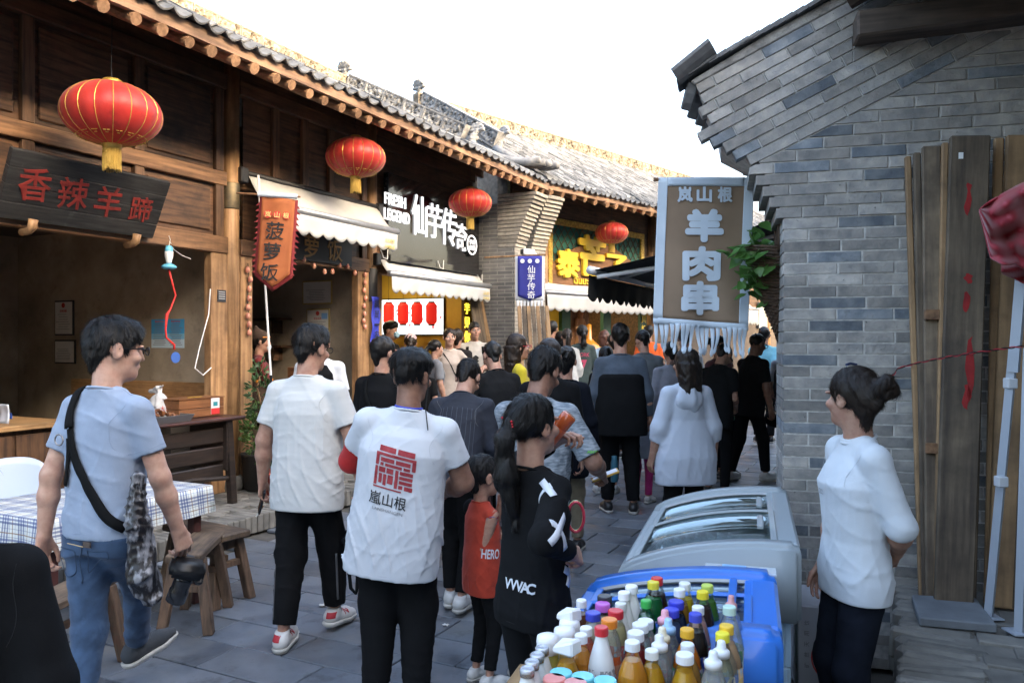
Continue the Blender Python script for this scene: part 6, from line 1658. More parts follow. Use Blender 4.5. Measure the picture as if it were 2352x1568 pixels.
# ------------------------------------------------------------------ things on the right porch
slb = thing('stone_plate', 'loose grey stone plate lying on the porch bricks', 'stone'); cs_ = [G((3200 + x * .8488) / 1.7415, (1400 + y * .8488) / 1.7415, .455) for x, y in ((525, 1190), (830, 1205), (930, 1335), (562, 1300))]
cs_ = [c for c in cs_]; mid = sum(cs_, V3(0, 0, 0)) / 4; slb.location = mid; lo_ = [c - mid for c in cs_]
MB().add([*[c + V3(0, 0, .0) for c in lo_], *[c + V3(0, 0, .04) for c in lo_]], [(0, 1, 2, 3), (7, 6, 5, 4), (0, 4, 5, 1), (1, 5, 6, 2), (2, 6, 7, 3), (3, 7, 4, 0)]).build('plate', PM('slate_plate', (.17, .185, .2), .7, col2=(.12, .13, .145), nscale=6, bscale=30, bstr=.3), slb, .006)
tn = thing('tent_frame', 'grey steel pop-up tent legs with folded red canopy', 'tent', G(2270, 1417, .455))
tl = tn.location.copy(); M_pole = PM('pale_grey_pole', (.36, .4, .46), .45, .1)
def pole(p, q, r_, name='pole'): return MB().tube([p - tl, q - tl], r_, 4).build(name, M_pole, tn)
pa0, pa1 = G(2270, 1417, .46), P(2328, 800, 3.35); pa2 = P(2352, 560, 3.3)
pole(pa0, pa1, .022, 'leg'); pole(pa1 - UZ * .1, pa2, .027, 'upper_leg'); MB().box(pa0 - tl + V3(0, 0, .004), (.09, .09, .006)).build('foot_plate', M_pole, tn)
pole(G(2340, 1452, .46), P(2362, 800, 3.3), .022, 'leg'); MB().box(G(2340, 1452, .46) - tl + V3(0, 0, .004), (.09, .09, .006)).build('foot_plate', M_pole, tn)
for v in (880, 1105): MB().box(P(2328 - (v - 800) * .094, v, 3.36) - tl, (.042, .042, .045)).build('joint_sleeve', PM('joint_grey', (.5, .52, .55), .4), tn, .004)
cl = MB(); Yc = 3.15
out_ = [(2250, 482), (2285, 452), (2352, 420), (2440, 380), (2440, 760), (2352, 690), (2338, 622), (2300, 606), (2268, 592), (2275, 560)]
def canopy(i, j):
    u = 2250 + 200 * i; vt = 482 - 62 * min(1, i / .5) ** .8 - 30 * max(0, i - .5); vb = 486 + (110 if i < .12 else 0) * 0 + 108 * min(1, i / .13) + 14 * math.sin(min(1, max(0, i - .13) / .4) * 3.1) + 110 * max(0, i - .42) ** .7
    v = vt + (vb - vt) * j; p = P(u, v, Yc + .05 * math.sin(7 * i + 9 * j) * (1 - .5 * j) + .035 * math.sin(16 * i - 7 * j + 1) + .03 * math.sin(5 * i + 21 * j)); return p - tl
cl.grid(canopy, 40, 30).solid('red_canopy', PM('red_canopy_cloth', (.32, .02, .035), .55, col2=(.27, .017, .03), nscale=3, sheen=.3), tn, .006)
cl = MB().grid(lambda i, j: P(2300 + 140 * i, 600 + 90 * j * (.3 + .7 * i) , Yc + .08 + .05 * math.sin(9 * i + 6 * j)) - tl, 20, 14).solid('canopy_fold', MATS['red_canopy_cloth'], tn, .006)
wi_ = thing('twisted_wire', 'twisted red and black wire strung from the brick wall to the tent', 'wire', P(2045, 858, 4.0)); w0 = wi_.location.copy()
for ph, m, nm in ((0, M_black, 'black_strand'), (3.1, PM('red_wire', (.4, .03, .04), .5), 'red_strand')):
    pts = []
    for k in range(60):
        t_ = k / 59; u = 2045 + 305 * t_; v = 858 - 63 * t_ ** .6 + (8 if t_ < .05 else 0); p = P(u, v, 4.0 - .75 * min(1, t_ * 1.6)) - w0; pts.append(p + V3(0, math.cos(k * .9 + ph), math.sin(k * .9 + ph)) * .0032)
    MB().tube(pts, .0026, 4).build(nm, m, wi_)
bxg = thing('water_carton', 'white water carton with red round lettering on the paving by the wall', 'carton', (1.42, 3.86, 0), -.25)
M_ctn = PM('carton_white', (.4, .4, .43), .7, col2=(.34, .34, .37), nscale=4)
MB().bb((-.03, -.18, 0), (.28, .16, .44)).build('carton_body', M_ctn, bxg, .006)
MB().lathe([(.105, 0), (.112, 0), (.112, .002), (.105, .002), (.105, 0)], 30, Matrix.Rotation(math.pi / 2, 3, 'X'), (.14, -.181, .2)).build('red_ring', M_redp, bxg)
letters('Ganten', (.11, -.18, .2), V3(0, 0, 1), V3(-1, 0, 0), .05, M_redp, bxg, 'lettering', .02, .002); letters('百岁山', (.19, -.18, .2), V3(0, 0, 1), V3(-1, 0, 0), .045, M_ink, bxg, 'lettering', .01, .002)
for k in range(5): letters('饮用天然矿'[k], (.01, -.18, .36 - k * .05), V3(0, 0, 1), V3(-1, 0, 0), .022, M_greyp, bxg, 'lettering', 0, .002)

# ------------------------------------------------------------------ lit ceiling lamps of the two bright shops
M_lamp = PM('warm_lamp_panel', (.9, .8, .55), .5, emit=2.2, emitcol=(1, .78, .42))
def ceiling_lamp(F, b, a, z, label, w=.6, l=1.2):
    t = at(F, b, a, z, 'ceiling_lamp', label, 'lamp'); MB().bb((-w / 2 - .02, -l / 2 - .02, .0), (w / 2 + .02, l / 2 + .02, .04)).build('lamp_case', M_white, t); MB().bb((-w / 2, -l / 2, -.012), (w / 2, l / 2, -.001)).build('lamp_panel', M_lamp, t)
ceiling_lamp(F2, -2.3, (a_l + a_r) / 2, 2.7, 'warm ceiling lamp inside the yellow lettered shop')
ceiling_lamp(F1, -2.2, 12.3, 2.9, 'warm ceiling lamp inside the shop with the menu screen', .4, .8)

# small litter on the paving
for k, (u, v, lb) in enumerate(((1024, 1438, 'tiny scrap of white paper on the slate paving'), (742, 1392, 'small crumpled tissue near the walkers'), (880, 1500, 'torn ticket stub lying on the slate'), (1340, 1250, 'white bottle wrapper scrap on the paving'), (560, 1330, 'dry leaf lying on the paving by the bench'))):
    t = thing('litter', lb, 'litter', G(u, v) + V3(0, 0, .004), R.uniform(0, 3)); s_ = .018 + .006 * (k % 3)
    MB().grid(lambda i, j: ((i - .5) * s_ * 2, (j - .5) * s_ * 1.5, .004 + .006 * abs(math.sin(5 * i + 3 * j + k))), 5, 4).solid('scrap', M_paper if k < 4 else PM('dry_leaf', (.16, .09, .03), .8), t, .0015)

# ================================================================== people
M_skin = PM('skin', (.46, .27, .19), .5, sub=.1, col2=(.36, .185, .13), nscale=24, detail=6, bscale=190, bstr=.35, bdist=.0015, wst=((14, .5, .75, .78),), spec=.4, rvar=.1)
M_skin_d = PM('tanned_skin', (.27, .145, .098), .46, sub=.1, col2=(.2, .1, .068), nscale=24, detail=6, bscale=190, bstr=.35, bdist=.0015, wst=((14, .5, .75, .78),), spec=.4, rvar=.1)
M_skin_l = PM('fair_skin', (.54, .335, .245), .5, sub=.1, col2=(.44, .24, .175), nscale=24, detail=6, bscale=190, bstr=.35, bdist=.0015, wst=((14, .5, .75, .8),), spec=.4, rvar=.1)
M_hair = PM('black_hair', (.0045, .004, .0038), .45, spec=.35, col2=(.009, .0075, .0065), nscale=60, stretch=(1, 1, .15), bscale=160, bstr=.6, bdist=.003, bstretch=(1, 1, .12))
M_hairb = PM('dark_brown_hair', (.013, .0085, .006), .45, spec=.35, col2=(.024, .015, .01), nscale=60, stretch=(1, 1, .15), bscale=160, bstr=.6, bdist=.003, bstretch=(1, 1, .12))
M_hairr = PM('auburn_hair', (.12, .045, .025), .45, col2=(.08, .03, .018), nscale=50)
M_eye = PM('eye_dark', (.02, .012, .01), .2)
M_eyew = PM('eye_white', (.6, .58, .55), .3)
M_lip = PM('lips', (.36, .13, .1), .45)
FCOL = {}
def fabric(name, col, k=.82, rough=.85, bs=220, **kw):
    dk = max(col) < .06; FCOL['cloth_' + name] = col
    if dk: col = tuple(c * .55 for c in col)
    return PM('cloth_' + name, col, .95 if dk else rough, col2=tuple(c * k for c in col), nscale=kw.pop('nscale', 14), bscale=bs, bstr=kw.pop('bstr', .35), bdist=.0015, sheen=0 if dk else .12, spec=.15 if dk else .3, **kw)
F_black = fabric('black', (.016, .0165, .018))
F_blackt = fabric('black_tshirt', (.02, .021, .023), bs=300)
F_jean = fabric('blue_jeans', (.05, .092, .17), .6, dirt=(.12, .18, .28), dscale=4, dlo=.55, dhi=.8)
F_jeanl = fabric('light_jeans', (.23, .33, .45), .65, dirt=(.4, .48, .56), dscale=4, dlo=.55, dhi=.8)
F_djean = fabric('dark_jeans', (.02, .025, .04), .7)
F_white = fabric('white', (.74, .75, .76), .95)
S_white = PM('sneaker_white', (.62, .61, .59), .55, col2=(.5, .49, .47), nscale=12)
S_black = PM('shoe_black', (.02, .02, .021), .4)
S_sole = PM('sole_pale', (.6, .58, .54), .6, col2=(.42, .4, .36), nscale=10)

def nv(*a): return np.array(a, float)
def unit(v): v = np.array(v, float); return v / (np.linalg.norm(v) + 1e-9)
def rotm(ax_, d): return np.array(Matrix.Rotation(math.radians(d), 3, ax_))
def ik(a, c, l1, l2, hint):
    a, c = np.array(a, float), np.array(c, float); d = c - a; L = np.linalg.norm(d); L2 = min(max(L, abs(l1 - l2) + .02), l1 + l2 - .004)
    dn = d / (L + 1e-9); c = a + dn * L2
    x = (l1 * l1 - l2 * l2 + L2 * L2) / (2 * L2); h = math.sqrt(max(0, l1 * l1 - x * x))
    hp = np.array(hint, float); hp = hp - dn * (hp @ dn); hp = unit(hp)
    return a + dn * x + hp * h, c
class Px:
    def __init__(s, u, v, Y): s.p = P(u, v, Y)

def person(label, u, Y, face, h=None, vt=None, z0=0, q='f', build=1.0, skin=M_skin, lean=0, roll=0, twist=0, hyaw=0, hpit=0, hroll=0, head=1.06,
           shirt=None, sleeve=.5, hem=-.16, loose=1.0, collar=.03, pants=F_black, crop=.1, flare=1.0, shoe=S_black, sole=None, hair='short', hairm=M_hair,
           aL=None, aR=None, eL=(-.4, -1, -.2), eR=(.4, -1, -.2), fL=None, fR=None, pL=0, pR=0, grip=35, female=False, seed=1, belly=0.0, faced=False, wrinkle=1.0, group=None, shoes_on=True, kx=0.0, arms=True):
    X = (u - CX) / FPX * Y
    if h is None: h = H - (vt - CY) / FPX * Y - z0
    sc = h / 1.75
    root = thing('person', label, 'person', (X, Y, z0), -math.radians(face), group); root.scale = (sc,) * 3
    inv = (Matrix.Translation((X, Y, z0)) @ Matrix.Rotation(-math.radians(face), 4, 'Z') @ Matrix.Scale(sc, 4)).inverted()
    def res(p, d): return nv(*d) if p is None else (np.array(inv @ p.p) if isinstance(p, Px) else nv(*p))
    hs, cs = {'n': (.0052, .0074), 'm': (.009, .013), 'f': (.015, .019)}[q]
    Bd = build
    # torso frame
    T = rotm('Z', -twist) @ rotm('Y', roll) @ rotm('X', -lean)
    pel = nv(kx, 0, .95)
    tp = lambda x, y, z: pel + T @ nv(x, y, z)
    sw = .168 if not female else .146
    sw *= .45 + .55 * Bd
    shL, shR = tp(-sw, -.012, .452), tp(sw, -.012, .452)
    wL, wR = res(aL, (-.25 * Bd, .05, .83)), res(aR, (.25 * Bd, .05, .83))
    elL, wL = ik(shL, wL, .285, .25, T @ nv(*eL)); elR, wR = ik(shR, wR, .285, .25, T @ nv(*eR))
    hpL, hpR = tp(-.085, 0, -.03), tp(.085, 0, -.03)
    aKL, aKR = res(fL, (-.1, 0, .085)), res(fR, (.1, .0, .085))
    knL, aKL = ik(hpL, aKL, .422, .422, (-.05, 1, 0)); knR, aKR = ik(hpR, aKR, .422, .422, (.05, 1, 0))
    nb = tp(0, -.018, .53)
    Hm = T @ rotm('Z', -hyaw) @ rotm('X', -hpit) @ rotm('Y', hroll)
    hc = tp(0, .012, .565) + Hm @ nv(0, .0, .118 * head)
    hp_ = lambda x, y, z: hc + Hm @ (nv(x, y, z) * head)
    # ---------------- body: head and neck
    parts = []
    v = Vol(hc - .19 * head - .02, hc + .19 * head + .02, hs)
    v.lo  # head volume also holds the neck
    v = Vol(np.minimum(hc - .16 * head, nb - .09), np.maximum(hc + .16 * head, nb + .09), hs)
    k = head
    v.ell(hp_(0, -.014, .036), (.075 * k, .094 * k, .084 * k), .02, M=Hm)
    v.ell(hp_(0, .026, -.04), (.056 * k, .062 * k, .072 * k), .03, M=Hm)
    v.ell(hp_(0, .06, -.088), (.028 * k, .024 * k, .022 * k), .03, M=Hm)
    v.cap(nb, hp_(0, -.022, -.05), .058 * (.6 + .4 * Bd), .054, .03)
    if q != 'f' or faced:
        v.cap(hp_(0, .088, .014), hp_(0, .1, -.022), .007 * k, .011 * k, .012)
        for s_ in (-1, 1):
            v.ell(hp_(.031 * s_, .094, .01), (.017 * k, .014 * k, .011 * k), .014, 'sub', M=Hm)
            v.ell(hp_(.033 * s_, .082, .025), (.022 * k, .012 * k, .007 * k), .012, M=Hm)
            v.ell(hp_(.04 * s_, .066, -.022), (.024 * k, .02 * k, .02 * k), .02, M=Hm)
        v.ell(hp_(0, .085, -.053), (.022 * k, .01 * k, .009 * k), .01, M=Hm)
    for s_ in (-1, 1):
        Em = Hm @ rotm('Z', -22 * s_)
        v.ell(hp_(.077 * s_, -.012, -.002), (.011 * k, .02 * k, .032 * k), .008, M=Em)
        if q == 'n': v.ell(hp_(.09 * s_, -.006, .002), (.007 * k, .01 * k, .018 * k), .006, 'sub', M=Em)
    parts.append(v.nets())
    # ---------------- arms and hands
    def hand(v, w, el, side, grip):
        d = unit(w - el); vert = abs(d[2])
        pn = T @ nv(-side * (.5 + .5 * vert), .15 * vert, -.75 * (1 - vert)); pn = unit(pn - d * (pn @ d))      # out of the palm
        sd = np.cross(d, pn) ; sd = unit(sd)
        if sd @ (T @ nv(0, 1, 0)) < 0: sd = -sd                     # thumb side
        for i, (off, L) in enumerate(((.032, 1.0), (.0108, 1.08), (-.0105, 1.0), (-.031, .8))):
            kn = w + d * (.088 - .006 * abs(i - 1)) + sd * off
            v.cap(w + sd * off * .55 + d * .005, kn, .0155, .0115, .014)
            p, dd = kn, d.copy()
            for j, (l, r1, r2) in enumerate(((.044 * L, .009, .0082), (.028 * L, .0082, .0076), (.022 * L, .0076, .0062))):
                an = math.radians(grip * (.7, 1.15, .8)[j] + 4 * i); pp_ = unit(pn - dd * (pn @ dd)) if j == 0 else pq_
                dd, pq_ = dd * math.cos(an) + pp_ * math.sin(an), pp_ * math.cos(an) - dd * math.sin(an)
                pe = p + dd * l; v.cap(p, pe, r1, r2, .0012); p = pe
        b0 = w + d * .022 + sd * .022 + pn * .006; b1 = b0 + d * .035 + sd * .026 + pn * .012; b2 = b1 + d * .03 + sd * .008 + pn * .012; b3 = b2 + d * .024 + pn * .004
        v.cap(b0, b1, .015, .012, .012).cap(b1, b2, .011, .0095, .004).cap(b2, b3, .0095, .0075, .003)
    if arms:
        for sh, el, w, sd in ((shL, elL, wL, -1), (shR, elR, wR, 1)):
            allp = np.stack([sh, el, w, w + unit(w - el) * .2]); v = Vol(allp.min(0) - .1, allp.max(0) + .1, hs if q != 'f' else .013)
            v.cap(sh, el, .05 * Bd, .041 * Bd, .02).cap(el, el + (w - el) * .35, .041 * Bd, .042 * Bd, .02).cap(el + (w - el) * .35, w, .041 * Bd, .027, .02)
            hand(v, w, el, sd, grip)
            parts.append(v.nets())
    # ---------------- hidden torso and legs, coarse
    lo = np.minimum.reduce([pel, aKL, aKR, shL, shR]) - .24; hi = np.maximum.reduce([pel, aKL, aKR, shL, shR, nb]) + .24
    v = Vol(lo, hi, .024)
    v.loft(pel, T, [(-.1, .12, .09, 0), (.1, .125 * Bd, .085, 0), (.33, .13 * Bd, .085, 0), (.44, .09, .06, -.01), (.5, .052, .05, -.015)], .03)
    for hp, kn, ak in ((hpL, knL, aKL), (hpR, knR, aKR)): v.cap(hp, kn, .07, .047, .03).cap(kn, ak, .047, .034, .02)
    parts.append(v.nets())
    off = 0; VV, FF = [], []
    for a, b in parts: VV.append(a); FF.append(b + off); off += len(a)
    body = meshobj('body', mesh_np('body', np.concatenate(VV), np.concatenate(FF)), skin, root)
    if faced:
        for s_ in (-1, 1):
            e = MB().lathe([(0, -.012 * k)] + [(.012 * k * math.cos(t), .012 * k * math.sin(t)) for t in (-1, -.5, 0, .5, 1)] + [(0, .012 * k)], 10, None, (0, 0, 0)); 
            e.v = [tuple(hp_(.031 * s_, .081, .01) + np.array(p)) for p in e.v]; eo = e.build('eye', M_eyew, body, smooth=True)
            e = MB().lathe([(0, 0), (.0065 * k, 0), (0, .0025)], 10, None, (0, 0, 0)); e.v = [tuple(hp_(.031 * s_, .0925, .01) + (Hm @ nv(p[0], p[2], p[1]))) for p in e.v]; e.build('pupil', M_eye, body)
            MB().tube([hp_(.016 * s_, .094, .028), hp_(.032 * s_, .094, .033), hp_(.047 * s_, .084, .029)], [.003, .0035, .002], 5).build('eyebrow', hairm if hairm else M_hair, body)
        MB().tube([hp_(-.02, .088, -.053), hp_(0, .0965, -.052), hp_(.02, .088, -.053)], [.003, .006, .003], 6).build('lips', M_lip, body, smooth=True)
    # ---------------- shirt
    shirt_o = None
    if shirt is not None:
        l = loose; pts = [tp(0, 0, hem), nb, shL, shR, elL, elR] + ([wL, wR] if sleeve > .75 else [])
        pts = np.stack(pts); v = Vol(pts.min(0) - .26 * max(1, Bd), pts.max(0) + .17, cs)
        bz = belly
        if female:
            st = [(hem, .165 * Bd * l, .115 * l, .0), (-.06, .165 * Bd * l, .118 * l, -.005), (.1, .142 * Bd * l, .1 * l, .0), (.24, .15 * Bd, .112, .008), (.33, .152 * Bd, .122, .014), (.4, .148, .104, .0), (.455, .125, .08, -.012), (.492, .1, .07, -.018), (.515, .083, .066, -.018), (.522, .08, .066, -.018)]
        else:
            st = [(hem, .176 * Bd * l, .122 * Bd * l, bz * .6), (-.05, .174 * Bd * l, .125 * Bd * l, bz * .9), (.08, .166 * Bd * l, .122 * Bd * l, bz), (.22, .172 * Bd, .122 * Bd, bz * .5), (.33, .172 * Bd, .122 * Bd, 0), (.41, .162 * (.4 + .6 * Bd), .106 * (.5 + .5 * Bd), -.01), (.46, .135 * (.5 + .5 * Bd), .086, -.014), (.5, .102, .076, -.016), (.528, .08, .07, -.018), (.535, .077, .07, -.018)]
        v.loft(pel, T, st, .02)
        for sh, el, w, s_ in ((shL, elL, wL, -1), (shR, elR, wR, 1)):
            v.cap(tp(.05 * s_, -.017, .5), sh, .042, .05 * (.4 + .6 * Bd), .03)
            if sleeve <= 1:
                if sleeve > 0:
                    e = sh + (el - sh) * sleeve; v.cap(sh, e, .056 * (.4 + .6 * Bd), (.06 if l <= 1.05 else .066) * (.3 + .7 * Bd), .03, ends=0)
            else:
                v.cap(sh, el, .056 * (.4 + .6 * Bd), .048 * (.3 + .7 * Bd) * l, .03); e = el + (w - el) * (sleeve - 1); v.cap(el, e, .048 * (.3 + .7 * Bd) * l, (.036 if sleeve > 1.8 else .045) * l, .03, ends=0)
        if wrinkle:
            wrinkle *= .62
            v.warp(.0025 * wrinkle, 17, seed, (1, 1, .7)); fd = (tp(0, 0, hem + .008), T @ nv(0, 0, 1), .06); v.folds(.0045 * wrinkle, 44, seed + 7, (.9, .9, .9), p=4, fade=fd); v.folds(.009 * wrinkle, 46, seed + 17, (1.2, 1.2, .25), p=4, zr=(.9, 1.42), fade=fd)
            if q == 'n': v.folds(.002 * wrinkle, 105, seed + 27, (1, 1, .8), p=5, fade=fd); v.folds(.0042 * wrinkle, 60, seed + 37, (.5, .5, 1.3), p=6, zr=(.95, 1.25), fade=fd)
        vv, ff = v.nets(); sm = mesh_np('shirt', vv, ff); shirt_o = meshobj('shirt', sm, shirt, root)
        if q != 'f': MB().tube([tp((.073 if not female else .077) * math.cos(t), -.018 + .068 * math.sin(t), (.532 if not female else .52) - (.018 if female else .012) * math.sin(t)) for t in [i * math.pi / 12 for i in range(25)]], .0065, 6, False).build('collar', shirt, shirt_o, smooth=True)
        if q == 'n':
            sb = bvh_of(sm); base = [n for n in shirt.node_tree.nodes if n.type == 'BSDF_PRINCIPLED'][0]
            sc_ = FCOL.get(shirt.name, (.2, .2, .2)); stm = PM('seam_' + shirt.name, tuple(c * .8 for c in sc_), .9)
            def ring(c, a, b_, ra, rb, nm): strap([c + a * (ra * math.cos(t)) + b_ * (rb * math.sin(t)) for t in np.linspace(0, 2 * math.pi, 25)], .0018, sb, nm, stm, shirt_o, .0006, 48, True, .0004)
            ring(tp(0, 0, hem + .022), T @ nv(1, 0, 0), T @ nv(0, 1, 0), .24 * Bd, .18 * Bd, 'hem_stitch')
            for sh, el, w, s_ in ((shL, elL, wL, -1), (shR, elR, wR, 1)):
                if 0 < sleeve <= 1:
                    dv = unit(el - sh); e1 = unit(np.cross(dv, nv(0, 1, .3))); e2 = np.cross(dv, e1); ring(sh + (el - sh) * sleeve - dv * .022, e1, e2, .09, .09, 'sleeve_stitch')
                if sleeve > 0: strap([tp(.07 * s_, -.02, .53), tp(.11 * s_, -.02, .52), tp(.155 * s_ * (.5 + .5 * Bd), -.02, .5)], .0024, sb, 'shoulder_seam', stm, shirt_o, .0006, 12, True, .0004); ring(tp(.148 * s_ * (.45 + .55 * Bd), -.01, .41), T @ nv(0, 1, 0), T @ nv(.12 * s_, 0, 1), .16, .13, 'armhole_seam')
    # ---------------- trousers
    po_ = None
    if pants is not None:
        pts = np.stack([hpL, hpR, knL, knR, aKL, aKR]); v = Vol(pts.min(0) - .16, pts.max(0) + .2, cs)
        v.loft(pel, T, [(-.12, .142 * (.4 + .6 * Bd), .1, 0), (-.03, .146 * (.4 + .6 * Bd), .102 * (.4 + .6 * Bd), -.002), (.09, .132 * (.4 + .6 * Bd), .09 * (.4 + .6 * Bd), 0)], .03)
        for hp, kn, ak in ((hpL, knL, aKL), (hpR, knR, aKR)):
            v.cap(hp + nv(0, -.008, -.03), kn, .086 * (.3 + .7 * Bd), .064 * (.4 + .6 * Bd) * flare, .05).cap(kn, kn + (ak - kn) * (1.02 - crop), .064 * (.4 + .6 * Bd) * flare, .05 * flare, .03, ends=0)
        v.warp(.003 * wrinkle, 20, seed + 3, (1, 1, .6)).folds(.0065 * wrinkle, 75, seed + 4, (.6, .6, 1.1))
        if shirt is not None: v.cut(tp(0, 0, hem + .012), T @ nv(0, 0, 1))
        po_ = meshobj('trousers', mesh_np('trousers', *v.nets()), pants, root)
    # ---------------- shoes
    if shoes_on:
        for ak, kn, pit, sd in ((aKL, knL, pL, -1), (aKR, knR, pR, 1)):
            Fm = rotm('Z', -10 * sd) @ rotm('X', pit); fp = lambda x, y, z: ak + Fm @ nv(x, y, z - .085)
            v = Vol(ak - .25, ak + .25, .0075 if q == 'n' else .012)
            v.cap(fp(0, -.045, .05), fp(0, .1, .042), .04, .044, .02).cap(fp(0, .1, .04), fp(0, .165, .034), .042, .032, .02).cap(fp(0, -.03, .06), fp(0, -.01, .1), .042, .04, .02).cut(fp(0, 0, .026), Fm @ nv(0, 0, -1)).cut(fp(0, 0, .108), Fm @ nv(0, -.2, 1))
            so = meshobj('shoe', mesh_np('shoe', *v.nets()), shoe, root)
            v = Vol(ak - .25, ak + .25, .0075 if q == 'n' else .012)
            v.cap(fp(0, -.045, .03), fp(0, .1, .03), .047, .05, .02).cap(fp(0, .1, .03), fp(0, .168, .032), .05, .038, .02).cut(fp(0, 0, 0), Fm @ nv(0, 0, -1)).cut(fp(0, 0, .028), Fm @ nv(0, 0, 1))
            meshobj('sole', mesh_np('sole', *v.nets()), sole or S_sole, so)
    # ---------------- hair
    ho = None; hfun = None
    if hair:
        pon = hair in ('pony', 'long', 'bun', 'child_pony', 'bob')
        ext = .5 if hair in ('pony', 'long') else .2
        v = Vol(hc - nv(.2, .26, ext) * head, hc + nv(.2, .2, .2) * head, hs if q != 'f' else .012)
        if hair == 'buzz':
            v.ell(hp_(0, -.016, .038), (.0775 * k, .0965 * k, .0865 * k), .01, M=Hm); v.cut(hp_(0, .07, .06), Hm @ nv(0, .62, -.78))
        elif hair == 'undercut':
            v.ell(hp_(0, -.016, .038), (.0785 * k, .0975 * k, .0875 * k), .01, M=Hm); v.cut(hp_(0, .075, .06), Hm @ nv(0, .62, -.78)); v.cut(hp_(0, 0, -.06), Hm @ nv(0, 0, -1))
            v.ell(hp_(0, -.008, .07), (.09 * k, .112 * k, .066 * k), .012, M=Hm)
        elif hair == 'crew':
            v.ell(hp_(0, -.017, .042), (.08 * k, .1 * k, .092 * k), .01, M=Hm); v.cap(hp_(0, -.068, -.02), hp_(0, -.062, -.06), .036 * k, .03 * k, .03); v.cut(hp_(0, .084, .06), Hm @ nv(0, .7, -.71))
            v.cut(hp_(0, 0, -.078), Hm @ nv(0, .1, -1))
        elif not pon:
            v.ell(hp_(0, -.018, .044), (.081 * k, .101 * k, .093 * k), .01, M=Hm).ell(hp_(0, .025, .083), (.068 * k, .068 * k, .048 * k), .03, M=Hm)
            v.cap(hp_(0, -.07, -.02), hp_(0, -.062, -.055), .038 * k, .028 * k, .03)
            v.cut(hp_(0, .088, .058), Hm @ nv(0, .69, -.72))
            v.cut(hp_(0, 0, -.088), Hm @ nv(0, .15, -1))
        else:
            v.ell(hp_(0, -.02, .04), (.084 * k, .102 * k, .094 * k), .01, M=Hm)
            if hair == 'bob': v.loft(hp_(0, -.03, -.13), Hm, [(0, .085 * k, .08 * k, 0), (.06, .096 * k, .09 * k, 0), (.17, .088 * k, .095 * k, 0)], .03)
            v.cut(hp_(0, .082, .062), Hm @ nv(0, .8, -.6))
            if hair in ('pony', 'child_pony'):
                a = hp_(0, -.115, .02); b = hp_(.0, -.155, -.02); c_ = hp_(.0, -.15, -.16); d_ = hp_(.01, -.12, -.34 if hair == 'pony' else -.22)
                v.cap(hp_(0, -.08, .03), a, .05 * k, .026, .03).cap(a, b, .024, .034, .02).cap(b, c_, .036, .046, .02).cap(c_, d_, .046, .022, .02)
            if hair == 'long':
                v.loft(hp_(0, -.06, -.3), Hm, [(-.02, .05 * k, .03 * k, -.02), (.06, .085 * k, .045 * k, -.02), (.2, .092 * k, .075 * k, .0), (.33, .088 * k, .1 * k, .02)], .03)
            if hair == 'bun':
                v.cut(hp_(0, 0, -.062), Hm @ nv(0, .2, -1))
                v.cap(hp_(0, -.08, .0), hp_(0, -.06, -.08), .055 * k, .03 * k, .03)
                v.cap(hp_(0, -.09, .05), hp_(0, -.15, .062), .04, .03, .02)
                for q_ in range(7): an = q_ * .9; v.ell(hp_(.025 * math.cos(an), -.162 + .012 * math.sin(an * 2), .062 + .028 * math.sin(an)), (.026, .026, .022), .012)
        if q != 'f': v.warp(.006, 75, seed + 11, (1, 1, .5)); v.warp(.003, 170, seed + 12, (1, 1, .35))
        else: v.warp(.006, 60, seed + 11)
        vv, ff = v.nets(); hme = mesh_np('hair', vv, ff); ho = meshobj('hair', hme, hairm, root)
        if q == 'n' and hair != 'buzz':
            rg = np.random.RandomState(seed); nrm = np.array([p.normal[:] for p in hme.vertices]); n = min(len(vv), 9500); idx = rg.choice(len(vv), n, replace=False)
            crown = hp_(0, -.05, .13); sv, sf = [], []
            up = Hm @ nv(0, 0, 1)
            for c, i in enumerate(idx):
                p, nn = vv[i], nrm[i]; rad = unit(p - crown); fl = (rad * .8 - up * .5) if hair in ('short', 'crew', 'undercut') else (-up * 1.0 + unit(hp_(0, -.13, .03) - p) * (.9 if (p - hc) @ up > -.03 and hair != 'long' else .0))
                fl = fl + rg.randn(3) * .16; fl = unit(fl - nn * (fl @ nn)); l = rg.uniform(.014, .032) * (1.5 if hair in ('long', 'pony', 'bun') else 1) * (.6 if hair == 'crew' else 1); lift = (rg.uniform(.0005, .007) if rg.rand() < .93 else rg.uniform(.008, .018)) if hair in ('short', 'crew', 'undercut') else (rg.uniform(.0, .004) if rg.rand() < .95 else rg.uniform(.006, .016))
                sdv = np.cross(nn, fl) * rg.uniform(.0004, .0008); b = len(sv)
                p0 = p - nn * .003; p1 = p + fl * l * .5 + nn * (lift * .6 + .001); p2 = p + fl * l + nn * (lift * (.8 if hair == 'short' else .3))
                sv += [p0 - sdv, p0 + sdv, p1 - sdv, p1 + sdv, p2]; sf += [(b, b + 1, b + 3, b + 2), (b + 2, b + 3, b + 4)]
            MB().add([tuple(x) for x in sv], sf).build('hair_strands', hairm, ho, smooth=True)
    return dict(root=root, body=body, shirt=shirt_o, pants=po_, hair=ho, T=T, tp=tp, hp=hp_, Hm=Hm, wL=wL, wR=wR, elL=elL, elR=elR, shL=shL, shR=shR, inv=inv, hc=hc, pel=pel, sc=sc, knL=knL, knR=knR, aKL=aKL, aKR=aKR, head=head)
